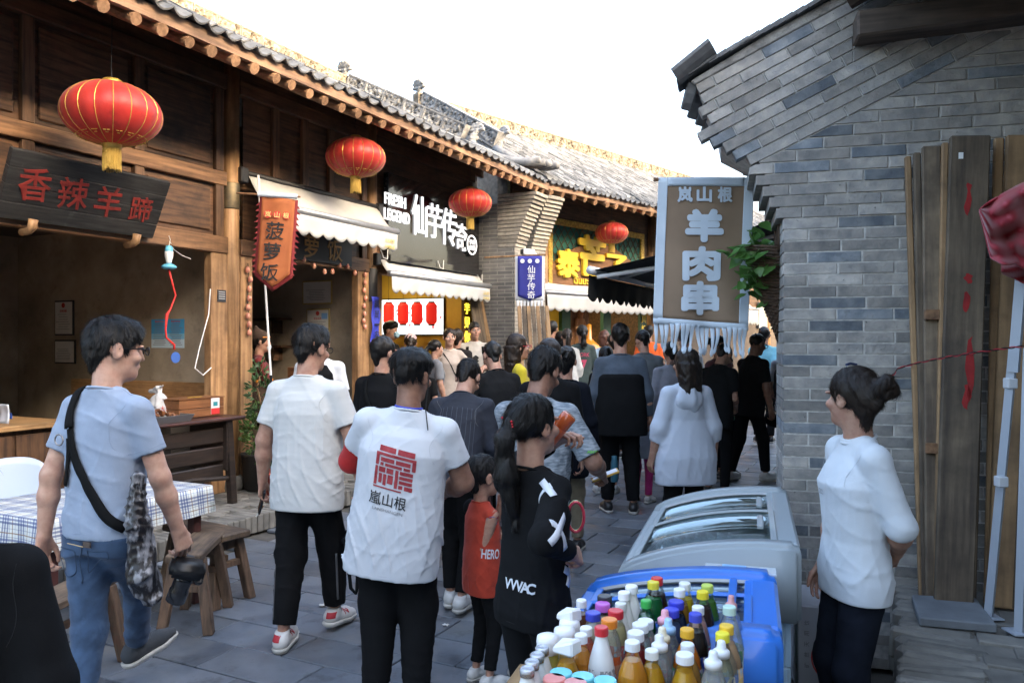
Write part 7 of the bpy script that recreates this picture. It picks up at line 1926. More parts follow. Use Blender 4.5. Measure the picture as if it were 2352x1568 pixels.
def glasses(p, mat=M_black, lens=True, rim=.0022):
    hp = p['hp']
    for s_ in (-1, 1):
        c = [hp(.034 * s_ + .023 * math.cos(t), .112 - .004 * abs(math.cos(t)), .009 + .016 * math.sin(t)) for t in [i * math.pi / 8 for i in range(17)]]
        MB().tube(c, rim, 5).build('glasses_rim', mat, p['root']); MB().tube([hp(.057 * s_, .108, .014), hp(.078 * s_, .06, .014), hp(.082 * s_, -.005, .012), hp(.08 * s_, -.02, .0)], rim, 5).build('glasses_temple', mat, p['root'])
    for s_ in (-1, 1):
        if lens: MB().add([hp(.034 * s_, .111, .009)] + [hp(.034 * s_ + .023 * math.cos(t), .1115, .009 + .016 * math.sin(t)) for t in [i * math.pi / 6 for i in range(12)]], [(0, i + 1, (i + 1) % 12 + 1) for i in range(12)]).build('glasses_lens', thin_glass('spectacle_lens'), p['root'])
    MB().tube([hp(-.011, .112, .014), hp(.011, .112, .014)], rim, 5).build('glasses_bridge', mat, p['root'])
def print_back(p, text, h, z, mat, w=None, x=0, bold=.01, front=False, name='print'):
    T = p['T']; ax = Vector(T @ nv(1, 0, 0)); ay = Vector(T @ nv(0, 0, 1)); s_ = 1
    if front: ax = -ax; s_ = -1
    bv = bvh_of(p['shirt'].data)
    return decal_text(text, h, p['tp'](x, -.12 * s_, z), ax, ay, bv, mat, p['root'], name, bold, .003, w)

def held(p, side, d=.1, dz=0.0):
    """world position a little beyond the wrist"""
    w, el = (p['wL'], p['elL']) if side == 'L' else (p['wR'], p['elR'])
    q = Vector(w + unit(w - el) * d + nv(0, 0, dz)); return p['inv'].inverted() @ q

def surf_px(p, part, u, v):
    """point and normal of a garment where the sight line of a pixel meets it"""
    o = p['inv'] @ Vector((0, 0, H)); d = ((p['inv'] @ P(u, v, 1.0)) - o).normalized(); bv = bvh_of(part.data)
    hit, hn, _, _ = bv.ray_cast(o, d)
    if hit is None: hit, hn, _, _ = bv.find_nearest(p['inv'] @ P(u, v, p['root'].location.y))
    return bv, hit, hn
def px_text(p, part, u, v, text, h, mat, w=None, bold=.02, tilt=0, name='print'):
    bv, hit, hn = surf_px(p, part, u, v); ax = UZ.cross(hn).normalized(); ax = ax + UZ * tilt
    return decal_text(text, h, hit, ax, hn.cross(ax) * -1 if False else (UZ - ax.normalized() * UZ.dot(ax.normalized())), bv, mat, p['root'], name, bold, .004, w)

# ------------------------------------------------------------------ the cast, near to far
# man in the grey blue T-shirt, walking with a camera
F_greyT = fabric('grey_blue_tshirt', (.27, .33, .43), .88, bs=260)
p = person('man in pale grey blue T-shirt and jeans carrying a camera, black strap across back', 240, 3.2, 20, vt=745, q='n', build=.95, skin=M_skin_l, lean=3, hyaw=28, hpit=2, twist=0, shirt=F_greyT, sleeve=.62, hem=-.06, pants=F_jean, shoe=PM('grey_knit_shoe', (.06, .065, .072), .8, bscale=200, bstr=.8), hair='short',
           aR=(.24, .16, .87), aL=(-.25, -.08, .85), eR=(.7, -.7, 0), eL=(-.4, -1, 0), fR=Px(322, 1524, 3.78), fL=Px(168, 1745, 3.05), pR=14, pL=-8, grip=38, seed=21, wrinkle=1.15)
glasses(p, M_black, rim=.003)
bv = bvh_of(p['shirt'].data); tp = p['tp']
strap([tp(-.075, .12, .42), tp(-.1, .03, .53), tp(-.1, -.07, .5), tp(-.085, -.14, .38)], .052, bv, 'shoulder_pad', fabric('strap_pad', (.016, .017, .019)), p['root'], .012, 24, True, .01)
strap([tp(-.085, -.14, .38), tp(-.03, -.15, .25), tp(.06, -.15, .13), tp(.14, -.13, .03), tp(.18, -.06, -.01)], .04, bv, 'camera_strap', fabric('strap_web', (.014, .015, .016)), p['root'], .009, 30)
strap([tp(-.09, -.15, .34), tp(-.1, -.16, .24), tp(-.1, -.16, .15)], .03, bv, 'strap_end', MATS['cloth_strap_web'], p['root'], .008, 10)
MB().tube([Vector(tp(-.075, -.165, .335)) + V3(.022 * math.cos(t), 0, .022 * math.sin(t)) for t in [i * .7 for i in range(10)]], .003, 5).build('strap_ring', M_steel, p['root'])
MB().tube([tp(-.06, -.118, -.075), tp(.03, -.125, -.08)], .002, 4).build('pocket_seam', PM('thread', (.4, .3, .16), .8), p['root']); MB().box(tp(.05, -.125, -.07), (.035, .006, .022)).build('leather_patch', PM('patch', (.07, .05, .04), .6), p['root'])
bvp = bvh_of(p['pants'].data); M_thr = PM('thread', (.4, .3, .16), .8)
for s_ in (-1, 1):
    c0 = .085 * s_; pk = [tp(c0 - .055, -.12, -.1), tp(c0 - .055, -.12, -.2), tp(c0, -.13, -.225), tp(c0 + .055, -.12, -.2), tp(c0 + .055, -.12, -.1), tp(c0 - .055, -.12, -.1)]
    strap(pk, .004, bvp, 'pocket_seam', PM('denim_seam', (.03, .055, .1), .9), p['root'], .003, 30, True, .001)
strap([tp(0, -.12, -.07), tp(0, -.125, -.16), tp(0, -.1, -.24)], .005, bvp, 'centre_seam', MATS['denim_seam'], p['root'], .003, 12, True, .001)
bag = thing('shoulder_bag', 'crumpled silver black printed bag hanging at the walking man hip', 'bag', P(332, 1245, 3.06)); bg0 = bag.location.copy()
vo = Vol((-.1, -.1, -.3), (.1, .1, .3), .0075); vo.cap((-.03, 0, .26), (-.02, 0, .05), .016, .038, .02).cap((-.02, 0, .05), (.0, .0, -.14), .042, .05, .03).cap((0, 0, -.14), (.03, 0, -.22), .045, .02, .03).folds(.016, 60, 8, (1.2, 1.2, .4), p=2).folds(.006, 120, 9, p=2)
meshobj('bag_body', mesh_np('bag_body', *vo.nets()), PM('crinkled_print', (.2, .2, .215), .3, .15, col2=(.012, .01, .011), nscale=34, nlo=.4, nhi=.52, detail=4, stretch=(1, 1, .35), bscale=60, bstr=.8, bdist=.006), bag)
def camera_body(name, label, loc, rot, s=1.0):
    t = thing(name, label, 'camera', loc, 0, None, rot); t.scale = (s,) * 3
    MB().box((0, 0, 0), (.14, .065, .1)).build('camera_body', M_black, t, .014, True, 2); MB().box((0, 0, .062), (.06, .055, .035)).build('viewfinder', M_black, t, .01); MB().box((.055, .03, -.005), (.035, .03, .09)).build('hand_grip', M_black, t, .01)
    MB().lathe([(.036, .03), (.038, .05), (.036, .09), (.04, .1), (.04, .15), (.034, .152), (.03, .14), (0, .138)], 24, Matrix.Rotation(-math.pi / 2, 3, 'X')).build('lens', PM('lens_black', (.014, .014, .016), .25, coat=.4), t, smooth=True)
    return t
camera_body('photo_camera', 'black reflex camera hanging lens down from the walking man hand', held(p, 'R', .13, -.05), (math.radians(-75), .3, .5))

# man in white T-shirt with cigarette, further on
F_wT = fabric('white_tshirt', (.56, .565, .55), .96, bs=260)
p = person('man in plain white T-shirt and black joggers with red and white sneakers', 705, 4.38, 12, vt=757, q='n', build=1.1, hyaw=14, hpit=6, lean=2, shirt=F_wT, sleeve=.66, hem=-.2, loose=1.06, pants=F_black, crop=.13, shoe=S_white, hair='short',
           aL=(-.3, .04, .86), aR=(.29, .1, .85), eL=(-.6, -.8, 0), eR=(.8, -.6, 0), fL=Px(650, 1458, 4.28), fR=Px(772, 1412, 4.6), pR=-6, pL=2, grip=45, seed=33, belly=.01, flare=1.22)
glasses(p)
for kn, ak, s_ in ((p['knL'], p['aKL'], -1), (p['knR'], p['aKR'], 1)):
    q0, q1 = kn + (ak - kn) * .1, kn + (ak - kn) * .8; strap([q0 + nv(.05 * s_, -.06, 0), q1 + nv(.05 * s_, -.06, 0)], .012, bvh_of(p['pants'].data), 'grey_side_stripe', PM('grey_stripe', (.1, .1, .105), .7), p['root'], .003, 10, True, .001)
for ch in [c for c in p['root'].children if c.name.startswith('shoe')]:
    bvs = bvh_of(ch.data); vs_ = np.array([v_.co[:] for v_ in ch.data.vertices]); lo_, hi_ = vs_.min(0), vs_.max(0); c_ = (lo_ + hi_) / 2
    decal([(x * .05, y * .032) for x in np.linspace(-.5, .5, 7) for y in np.linspace(-.5, .5, 5)], [(i * 5 + j, i * 5 + j + 1, i * 5 + j + 6, i * 5 + j + 5) for i in range(6) for j in range(4)], (c_[0], lo_[1], hi_[2] - .035), (1, 0, 0), (0, 0, 1), bvs, 'red_heel', PM('shoe_red', (.36, .02, .03), .6), ch, .002)
    for s_ in (-1, 1): decal_text('N', .04, (c_[0] + s_ * .06, c_[1] + .0, c_[2] + .012), (0, s_, 0), (0, 0, 1), bvs, MATS['shoe_red'], ch, 'letter', .02, .002)
ph = thing('smartphone', 'dark phone held low in the white shirted man left hand', 'phone', held(p, 'L', .1, -.02), .3, None, (.35, .2, .4)); MB().box((0, 0, 0), (.012, .07, .145)).build('case', M_black, ph, .004); MB().box((-.0066, 0, 0), (.001, .062, .13)).build('screen', M_gloss, ph)
cg = thing('cigarette', 'lit cigarette held in the white shirted man fingers', 'cigarette', held(p, 'L', .17, -.0)); MB().tube([(0, 0, 0), (-.03, 0, -.045)], .004, 6).build('paper', M_paper, cg); MB().tube([(.012, 0, .018), (0, 0, 0)], .0042, 6).build('filter', PM('filter_tan', (.5, .28, .1), .7), cg)
cm_ = camera_body('photo_camera', 'black camera with long hood hanging at the white shirted man side', held(p, 'R', .14, -.06), (math.radians(-60), .2, 1.2), 1.25)
stt = thing('neck_strap', 'loose black camera strap hanging to the knees', 'strap', P(805, 1240, 4.2)); q0 = stt.location.copy()
for a_ in (0, 1): MB().tube([P(790 + 18 * a_, 1235, 4.2) - q0, P(800 + 22 * a_, 1300, 4.2) - q0, P(806 + 14 * a_, 1350, 4.2) - q0, P(818, 1364, 4.2) - q0], [.006, .01, .01, .006], 6).build('webbing', MATS['cloth_strap_web'], stt)

# man with the red seal print
F_wT2 = fabric('white_printed_tshirt', (.56, .585, .62), .97, bs=260)
p = person('man in white T-shirt with red seal print on the back and red arm sleeve', 910, 3.6, 3, h=1.615, q='n', head=1.1, build=1.28, skin=M_skin_d, roll=7, hyaw=22, hpit=2, hroll=-6, shirt=F_wT2, sleeve=.6, hem=-.28, loose=1.05, belly=.015, pants=F_black, hair='undercut', flare=1.32,
           aL=(-.1, .3, 1.12), aR=(.2, .26, 1.02), eL=(-1, -.5, -.2), eR=(1, -.6, -.5), seed=45, wrinkle=1.15)
M_seal = PM('seal_red', (.27, .022, .03), .8, col2=(.36, .05, .055), nscale=30)
bv = bvh_of(p['shirt'].data); T = p['T']; ax = Vector(T @ nv(1, 0, 0)) + Vector(T @ nv(0, 0, 1)) * -.13; ay = Vector(T @ nv(0, 0, 1)); so_ = Vector(p['tp'](-.005, -.15, .26))
def rect_decal(x0, y0, x1, y1, s, mat, o, name):
    nx, ny = max(2, int(abs(x1 - x0) * 2)), max(2, int(abs(y1 - y0) * 2)); vs_ = [((x0 + (x1 - x0) * i / nx - 5) * s, (y0 + (y1 - y0) * j / ny - 5) * s) for i in range(nx + 1) for j in range(ny + 1)]
    decal(vs_, [(i * (ny + 1) + j, (i + 1) * (ny + 1) + j, (i + 1) * (ny + 1) + j + 1, i * (ny + 1) + j + 1) for i in range(nx) for j in range(ny)], o, ax, ay, bv, name, mat, p['root'], .0035)
for r_ in ((.6, 8.6, 4.7, 9.9), (5.2, 8.6, 9.4, 9.9), (0, 7.6, 9.9, 8.3), (0, 5.2, .8, 7.6), (1.2, 6.2, 4.6, 7.2), (5.0, 6.2, 8.6, 7.2), (9.0, 5.4, 9.9, 7.6), (1.2, 5.2, 2.0, 6.0), (2.4, 5.2, 6.6, 5.9), (7.0, 5.2, 8.6, 5.9), (0, .4, .7, 4.9), (1.0, 3.6, 2.6, 4.9), (1.1, 1.0, 1.9, 3.3), (2.2, .6, 3.0, 3.3), (2.9, 3.6, 4.6, 4.9), (3.3, 1.2, 4.7, 3.3), (5.1, .5, 5.9, 4.9), (6.2, 4.0, 9.4, 4.9), (6.2, 2.9, 9.4, 3.7), (6.2, 1.8, 9.4, 2.6), (6.2, .6, 7.2, 1.5), (7.6, .5, 9.6, 1.5), (0, -.2, 7.0, .15)): rect_decal(*r_, .02, M_seal, so_, 'seal_print')
decal_text('嵐山根', .062, so_ + ay * -.154 + ax * -.02, ax, ay, bv, M_ink, p['root'], 'print', .006, .004, .186); decal_text('LANSHANGEN', .014, so_ + ay * -.204 + ax * -.015, ax, ay, bv, M_greyp, p['root'], 'print', 0, .004, .15)
MB().tube([p['hp'](.09, .0, .01), p['hp'](.096, -.012, -.03), p['tp'](.09, -.05, .55), p['tp'](.12, -.1, .46)], .003, 5).build('earphone_cord', M_black, p['root'])
v = Vol(np.minimum(p['shL'], p['elL']) - .15, np.maximum(p['shL'], p['elL']) + .15, .008); e0 = p['shL'] + (p['elL'] - p['shL']) * .5; v.cap(e0, p['elL'], .068, .062, .02).cap(p['elL'], p['elL'] + (p['wL'] - p['elL']) * .3, .062, .054, .02, ends=0); meshobj('red_arm_sleeve', mesh_np('red_arm_sleeve', *v.nets()), fabric('red_sleeve', (.5, .022, .02)), p['root'])
MB().tube([p['tp'](.067 * math.cos(t), -.018 + .068 * math.sin(t), .552) for t in np.linspace(math.pi, 2 * math.pi, 12)], .0045, 6).build('blue_lanyard', PM('lanyard_blue', (.03, .06, .5), .5), p['root'])

# woman in white sweater at the right
F_wS = fabric('white_sweater', (.55, .58, .61), .97, bs=160)
p = person('woman in white three quarter sleeve sweater and dark jeans, hair in a bun', 1962, 3.0, -92, vt=858, q='n', female=True, build=1.13, skin=M_skin, hyaw=64, hpit=0, hroll=0, shirt=F_wS, sleeve=1.02, hem=-.145, loose=1.06, pants=F_djean, hair='bun', hairm=M_hairb, aR=(.22, .04, .84), aL=(-.02, -.18, .99), eL=(-1, .1, -.3), eR=(.4, -1, 0), seed=52, wrinkle=.7, grip=30)
print_back(p, 'CECCI', .022, .29, M_greyp, .045, .035, .0, True)
MB().tube([p['hp'](.03, -.085, .035), p['hp'](.05, -.12, -.0)], .012, 6).build('hair_clip', M_steel, p['root'])
MB().tube([p['hp'](-.03, .0, .14), p['hp'](.0, .005, .145), p['hp'](.03, .0, .14)], .006, 6).build('hair_band', PM('navy_band', (.02, .03, .08), .5), p['root'])

# girl with ponytail and black top
p = person('girl with black ponytail in black top with white crosses, drinking from a bottle', 1225, 2.75, 46, vt=922, q='n', female=True, build=1.0, head=1.1, hyaw=2, hpit=-4, shirt=F_black, sleeve=1.88, hem=-.12, loose=1.1, pants=F_black, hair='pony', aR=Px(1312, 1268, 2.62), aL=Px(1275, 1015, 2.95), eR=(.5, -1, -.3), eL=(-1, 0, -.5), seed=61, wrinkle=.9, grip=55)
bv = bvh_of(p['shirt'].data); M_wp_ = PM('white_print', (.6, .62, .66), .7)
for u_, v_, sz, rt in ((1258, 1122, .1, .5), (1283, 1215, .15, -.2), (1305, 1316, .09, .3)):
    bv, hit, hn = surf_px(p, p['shirt'], u_, v_); a1_ = UZ.cross(hn).normalized()
    for an in (.6, -.9):
        d_ = (a1_ * math.cos(an + rt) + UZ * math.sin(an + rt)).normalized()
        strap([hit - d_ * sz * .6, hit, hit + d_ * sz * .6], .03, bv, 'white_cross_stroke', M_wp_, p['root'], .005, 12, True, .001)
for k_, ch in enumerate('VVVAC'): px_text(p, p['pants'] if False else p['shirt'], 1168 + 13 * k_, 1338 + 3.5 * k_, ch, .042, M_wp_, None, .03, 0, 'letter')
M_bead = PM('red_bead', (.5, .01, .02), .25)
for x_, z_ in ((-.02, .05), (.0, .035), (.03, .04), (.032, .03), (.033, .02)): MB().lathe([(0, -.006), (.006, 0), (0, .006)], 8, None, p['hp'](x_ - .01, -.13, z_)).build('red_bead', M_bead, p['root'])
jb = thing('juice_bottle', 'tilted orange juice bottle held up to the girl mouth', 'bottle', P(1268, 1003, 2.86), 0, None, (math.radians(10), math.radians(38), 0)); MB().lathe([(.0, -.09), (.012, -.09), (.014, -.07), (.024, -.045), (.028, -.02), (.027, .05), (.029, .055), (.029, .1), (.026, .105), (0, .106)], 22).build('bottle_body', PM('orange_bottle', (.55, .1, .02), .2, coat=.5, trans=.2), jb, smooth=True); MB().lathe([(.0286, -.018), (.0282, .048)], 22).build('wrap_label', PM('juice_label', (.6, .5, .42), .4, col2=(.6, .12, .03), nscale=12, nlo=.45, nhi=.55), jb)

# small boy
p = person('small boy in orange red top with black sleeves, one arm raised', 1108, 3.85, 55, vt=1076, q='n', head=1.42, build=1.0, shirt=fabric('boy_red', (.42, .045, .022)), sleeve=0.0, hem=-.2, loose=1.1, pants=F_black, shoe=S_white, hair='crew', aL=Px(1150, 1152, 3.9), aR=Px(1150, 1230, 3.9), eL=(-.6, 0, -1), seed=71, crop=.18)
v = Vol(np.minimum(p['shL'], p['elL']) - .14, np.maximum(p['shL'], p['elL']) + .14, .008); v.cap(p['shL'] + nv(.03, 0, .01), p['shL'] + (p['elL'] - p['shL']) * .7, .075, .07, .02, ends=0); meshobj('black_sleeve', mesh_np('black_sleeve', *v.nets()), F_black, p['root'])
px_text(p, p['shirt'], 1128, 1272, 'HERO', .075, M_wp_, .15, .02, -.1)
bv, hit, hn = surf_px(p, p['shirt'], 1130, 1198); axx = UZ.cross(hn).normalized(); decal([(0, 0)] + [(.05 * math.cos(t), .05 * math.sin(t)) for t in [i * .628 for i in range(10)]], [(0, i + 1, (i + 1) % 10 + 1) for i in range(10)], hit, axx, UZ, bv, 'blue_badge', PM('badge_blue', (.04, .1, .4), .6), p['root'], .004)
rgn = thing('toy_ring', 'striped green and red toy ring in a child hand', 'toy', P(1322, 1185, 2.9)); 
for k_, c_ in enumerate(((.05, .5, .35), (.7, .5, .05), (.6, .05, .08))): MB().tube([(.03 * math.cos(t), -.006 * k_, .055 * math.sin(t)) for t in [i * .35 for i in range(19)]], .006, 6).build('band', PM('ringc%d' % k_, c_, .4), rgn)

# man in heather grey sport shirt
F_hea = PM('cloth_heather', (.13, .16, .19), .85, col2=(.3, .33, .36), nscale=60, nlo=.4, nhi=.62, detail=3, stretch=(.35, .35, 1.6), bscale=200, bstr=.2, bdist=.001)
p = person('man in heather grey sport shirt looking down at a phone', 1228, 3.95, 22, h=1.64, q='n', build=1.1, skin=M_skin_d, lean=5, hyaw=8, hpit=26, shirt=F_hea, sleeve=.85, hem=-.15, pants=F_djean, hair='short', aR=(.3, .26, 1.06), aL=(-.02, .3, 1.08), eR=(.6, -.8, -.6), seed=83, grip=50)
bv = bvh_of(p['shirt'].data); e_ = p['shR'] + (p['elR'] - p['shR']) * .72; hit, hn, _, _ = bv.find_nearest(Vector(e_ + nv(.06, -.06, 0))); axx = UZ.cross(hn).normalized(); decal_text('ANTA', .014, hit, axx, UZ, bv, PM('lime_print', (.15, .5, .05), .6), p['root'], 'print', .02, .004, .07)
ph = thing('smartphone', 'white backed phone held out by the heather shirted man', 'phone', held(p, 'R', .12, .02), 0, None, (.2, 1.2, .2)); MB().box((0, 0, 0), (.012, .075, .15)).build('case', PM('phone_gold', (.5, .3, .05), .4), ph, .003); MB().box((-.0066, 0, 0), (.001, .066, .135)).build('screen', M_wp_, ph)

# man in navy pinstripe shirt
F_pin = PM('cloth_navy_pinstripe', (.016, .019, .03), .8, col2=(.012, .014, .022), nscale=5)
p = person('man in dark navy pinstripe shirt bending forward, white sneakers', 1048, 4.9, 12, h=1.6, q='n', build=1.08, lean=20, hpit=22, hyaw=6, shirt=F_pin, sleeve=1.75, hem=-.12, pants=F_black, shoe=S_white, hair='crew', fL=Px(1035, 1360, 4.95), fR=Px(1060, 1372, 4.82), aR=(.24, .2, .88), aL=(-.2, .3, .95), seed=91)
bv = bvh_of(p['shirt'].data)
for k_ in range(9):
    x_ = -.16 + .04 * k_; strap([p['tp'](x_, -.16, .44), p['tp'](x_, -.16, .2), p['tp'](x_, -.15, -.08)], .0022, bv, 'pinstripe', PM('pin_grey', (.09, .1, .12), .8), p['root'], .002, 16, True, .0006)

# woman at the very left edge, dark clothes
p = person('person in black jacket with white sleeve stripes and long dark hair', -130, 1.6, -20, h=1.5, q='n', female=True, build=1.15, shirt=F_black, sleeve=1.85, hem=-.25, loose=1.15, pants=F_black, hair='long', seed=97, aR=(.27, -.02, .84))
v_ = p['elR'] + (p['wR'] - p['elR']) * .35; strap([v_ + nv(.0, -.08, 0), v_ + nv(.06, -.06, 0), v_ + nv(.08, 0, 0)], .03, bvh_of(p['shirt'].data), 'white_sleeve_stripe', M_wp_, p['root'], .004, 10, True, .001)

# ------------------------------------------------------------------ middle distance
p = person('man in black shirt with a bag strap over his shoulder', 880, 5.85, 25, vt=780, q='m', build=1.1, hyaw=15, shirt=F_black, sleeve=1.7, hem=-.1, hair='crew', seed=101)
bv = bvh_of(p['shirt'].data); strap([p['tp'](-.1, -.05, .5), p['tp'](-.09, -.12, .4), p['tp'](.02, -.13, .2), p['tp'](.14, -.12, .02)], .045, bv, 'bag_strap', MATS['cloth_strap_web'], p['root'], .01, 20); glasses(p)
p = person('man in grey and black panelled jacket seen from behind', 1425, 7.7, 2, vt=750, q='m', build=1.16, hyaw=6, hpit=3, shirt=fabric('slate_jacket', (.07, .09, .12)), sleeve=1.88, hem=-.2, loose=1.12, pants=F_black, hair='short', seed=103, fL=(-.12, .03, .085), fR=(.12, -.02, .085), flare=1.15)
T = p['T']; v = Vol(p['pel'] + nv(-.3, -.25, -.25), p['pel'] + nv(.3, .25, .42), .013); v.loft(p['pel'], T, [(-.215, .176 * 1.16 * 1.12 + .026, .122 * 1.16 * 1.12 + .028, 0), (.08, .166 * 1.16 * 1.12 + .026, .122 * 1.16 * 1.12 + .028, 0), (.22, .178 * 1.16 + .024, .122 * 1.16 + .026, 0), (.33, .178 * 1.16 + .02, .122 * 1.16 + .02, 0), (.36, .15 * 1.16 + .012, .118 * 1.16 + .012, 0)], .01); meshobj('black_lower_panel', mesh_np('black_lower_panel', *v.nets()), F_black, p['root'])
p = person('woman in oversized white hooded sweatshirt with long dark hair', 1575, 5.9, -12, vt=806, q='m', female=True, build=1.15, hyaw=-14, shirt=fabric('white_hoodie', (.56, .6, .68), .97), sleeve=1.45, hem=-.28, loose=1.35, pants=F_black, hair='long', hairm=M_hairb, seed=105)
v = Vol(p['tp'](0, -.1, .4) - .22, p['tp'](0, -.1, .4) + .22, .012); v.ell(p['tp'](0, -.085, .4), (.12, .05, .1), .03).ell(p['tp'](0, -.05, .49), (.1, .06, .05), .04).warp(.01, 25, 3); meshobj('hood', mesh_np('hood', *v.nets()), MATS['cloth_white_hoodie'], p['root']); glasses(p)
p = person('man in grey sweatshirt standing behind the panelled jacket', 1480, 9.8, 8, h=1.8, q='m', build=1.02, hyaw=-25, hpit=22, shirt=fabric('grey_sweat', (.14, .155, .165)), sleeve=1.85, hem=-.16, hair='crew', seed=107)
p = person('man in black T-shirt and joggers with white trainers, shaved head and glasses', 1722, 9.4, 62, vt=768, q='m', build=1.06, skin=M_skin_d, lean=8, hpit=8, shirt=F_blackt, sleeve=.75, hem=-.18, loose=1.05, pants=F_black, shoe=S_white, hair='buzz', fL=(-.12, -.2, .1), fR=(.1, .16, .085), aR=(.24, .1, .84), aL=(-.1, .32, 1.02), seed=109, flare=1.1); glasses(p, rim=.003)
pad = thing('tablet', 'dark tablet held by the man with shaved head', 'tablet', held(p, 'L', .12, .0), 0, None, (.3, .4, .5)); MB().box((0, 0, 0), (.24, .17, .01)).build('case', M_black, pad, .003)
p = person('young man in black T-shirt with blue print bending over the counter', 1645, 8.5, 40, vt=786, q='m', lean=10, hpit=35, shirt=F_blackt, sleeve=.7, hem=-.18, loose=1.1, pants=F_black, shoe=S_black, hair='crew', aR=(.1, .3, 1.0), aL=(-.1, .3, 1.02), seed=111)
bv = bvh_of(p['shirt'].data); hit, hn, _, _ = bv.find_nearest(Vector(p['tp'](.14, .12, .28))); axx = UZ.cross(hn).normalized(); decal([(x * .11, y * .16) for x in np.linspace(-.5, .5, 5) for y in np.linspace(-.5, .5, 7)], [(i * 7 + j, (i + 1) * 7 + j, (i + 1) * 7 + j + 1, i * 7 + j + 1) for i in range(4) for j in range(6)], hit, axx, UZ, bv, 'blue_print', PM('print_blue', (.06, .22, .5), .6), p['root'], .005)
p = person('boy in mint green printed T-shirt facing the street', 1668, 9.9, 172, vt=822, q='m', head=1.22, faced=True, shirt=fabric('mint', (.3, .55, .42), dirt=(.05, .12, .1), dscale=22, dlo=.6, dhi=.68), sleeve=.6, hem=-.12, pants=F_djean, hair='crew', seed=113)
p = person('man in black T-shirt with a watch leaning towards the plaid table', 1150, 6.9, -28, vt=785, q='m', build=1.1, lean=12, hyaw=4, hpit=12, shirt=F_blackt, sleeve=.75, hem=-.12, hair='crew', aL=(-.3, .18, .95), eL=(-1, -.4, -.3), seed=115)
MB().lathe([(.03, -.01), (.032, 0), (.03, .01)], 14, None, p['wL'] + (p['elL'] - p['wL']) * .08).build('watch', M_steel, p['root'])
p = person('woman with red glasses and yellow collar', 1188, 7.6, 72, vt=772, q='m', female=True, shirt=fabric('yellow_top', (.62, .5, .03)), sleeve=1.5, hair='long', hairm=M_hairb, seed=117, faced=True); glasses(p, PM('red_rim', (.5, .02, .04), .3))
p = person('man in beige T-shirt with black leaf print and ripped light jeans', 1090, 11.8, 170, h=1.8, z0=.15, q='m', build=1.08, faced=True, hyaw=-8, shirt=fabric('beige_tee', (.5, .46, .41)), sleeve=.7, hem=-.16, pants=F_jeanl, hair='crew', aL=(-.07, .24, 1.08), aR=(.09, .24, 1.08), seed=119)
bv = bvh_of(p['shirt'].data); ax_ = Vector(p['T'] @ nv(-1, 0, 0)); o_ = Vector(p['tp'](0, .12, .24))
leaf = [(0, -.09)] + [((.012 + .035 * abs(math.sin(t * 9.5))) * (1 if t > 0 else 1), -.06 + .15 * t) for t in np.linspace(0, 1, 15)] + [(0, .1)] + [(-(.012 + .035 * abs(math.sin(t * 9.5))), -.06 + .15 * t) for t in np.linspace(1, 0, 15)]
decal([(0, 0)] + leaf, [(0, i + 1, (i + 1) % len(leaf) + 1) for i in range(len(leaf))], o_, ax_, UZ, bv, 'leaf_print', M_ink, p['root'], .004)
for s_ in (-1, 1): strap([p['tp'](s_ * .12, .08, .47), p['tp'](s_ * .13, .13, .36), p['tp'](s_ * .15, .12, .2), p['tp'](s_ * .17, .04, .1)], .045, bv, 'backpack_strap', MATS['cloth_strap_web'], p['root'], .008, 16)
p = person('woman in beige blouse with thin bag strap, hand on hip, facing the street', 1032, 10.9, 165, h=1.72, z0=.12, q='m', female=True, faced=True, skin=M_skin_l, shirt=fabric('beige_blouse', (.46, .39, .34)), sleeve=.9, hem=-.14, hair='bun', hairm=M_hairb, aL=(-.2, .02, 1.0), eL=(-1, -.2, 0), seed=121)
strap([p['tp'](.1, .06, .48), p['tp'](.0, .14, .3), p['tp'](-.13, .1, .05)], .012, bvh_of(p['shirt'].data), 'bag_strap', MATS['cloth_strap_web'], p['root'], .006, 14)
p = person('woman vendor in brown apron, dark red sweater and brown cap', 598, 9.0, 75, h=1.62, z0=.15, q='m', female=True, faced=True, shirt=fabric('maroon_sweater', (.14, .018, .022)), sleeve=1.85, hair='bun', pants=F_djean, seed=123, aL=(-.1, .28, 1.0), aR=(.12, .26, .95))
v = Vol(p['pel'] - .34, p['pel'] + .45, .015); v.loft(p['pel'], p['T'], [(-.3, .185, .14, .01), (0, .175, .135, .01), (.2, .155, .125, .016), (.36, .1, .12, .02)], .01).warp(.006, 20, 4); meshobj('apron', mesh_np('apron', *v.nets()), fabric('brown_apron', (.06, .038, .028)), p['root'])
bva = bvh_of([c for c in p['root'].children if c.name.startswith('apron')][0].data); strap([p['tp'](-.12, .02, .22), p['tp'](0, .14, .22), p['tp'](.12, .06, .22), p['tp'](.16, -.05, .22)], .04, bva, 'orange_band', PM('orange_band', (.7, .25, .03), .6), p['root'], .006, 16)
decal_text('岚山根', .045, Vector(p['tp'](.08, .1, .1)), Vector(p['T'] @ nv(-.6, -.8, 0)) * -1 if False else Vector(p['T'] @ nv(.3, -.95, 0)), UZ, bva, M_wp_, p['root'], 'print', .01, .006)
v = Vol(p['hc'] - .17, p['hc'] + .22, .01); v.ell(p['hp'](0, -.02, .06), (.092, .11, .095), .01, M=p['Hm']).cap(p['hp'](0, -.05, .13), p['hp'](0, -.06, .18), .05, .02, .03).cut(p['hp'](0, .08, .05), p['Hm'] @ nv(0, .35, -.9)); meshobj('cap', mesh_np('cap', *v.nets()), MATS['cloth_brown_apron'], p['root'])
MB().tube([p['hp'](-.05, .085, .062), p['hp'](0, .1, .064), p['hp'](.06, .075, .062), p['hp'](.09, .02, .06)], .008, 6).build('orange_trim', MATS['orange_band'], p['root'])
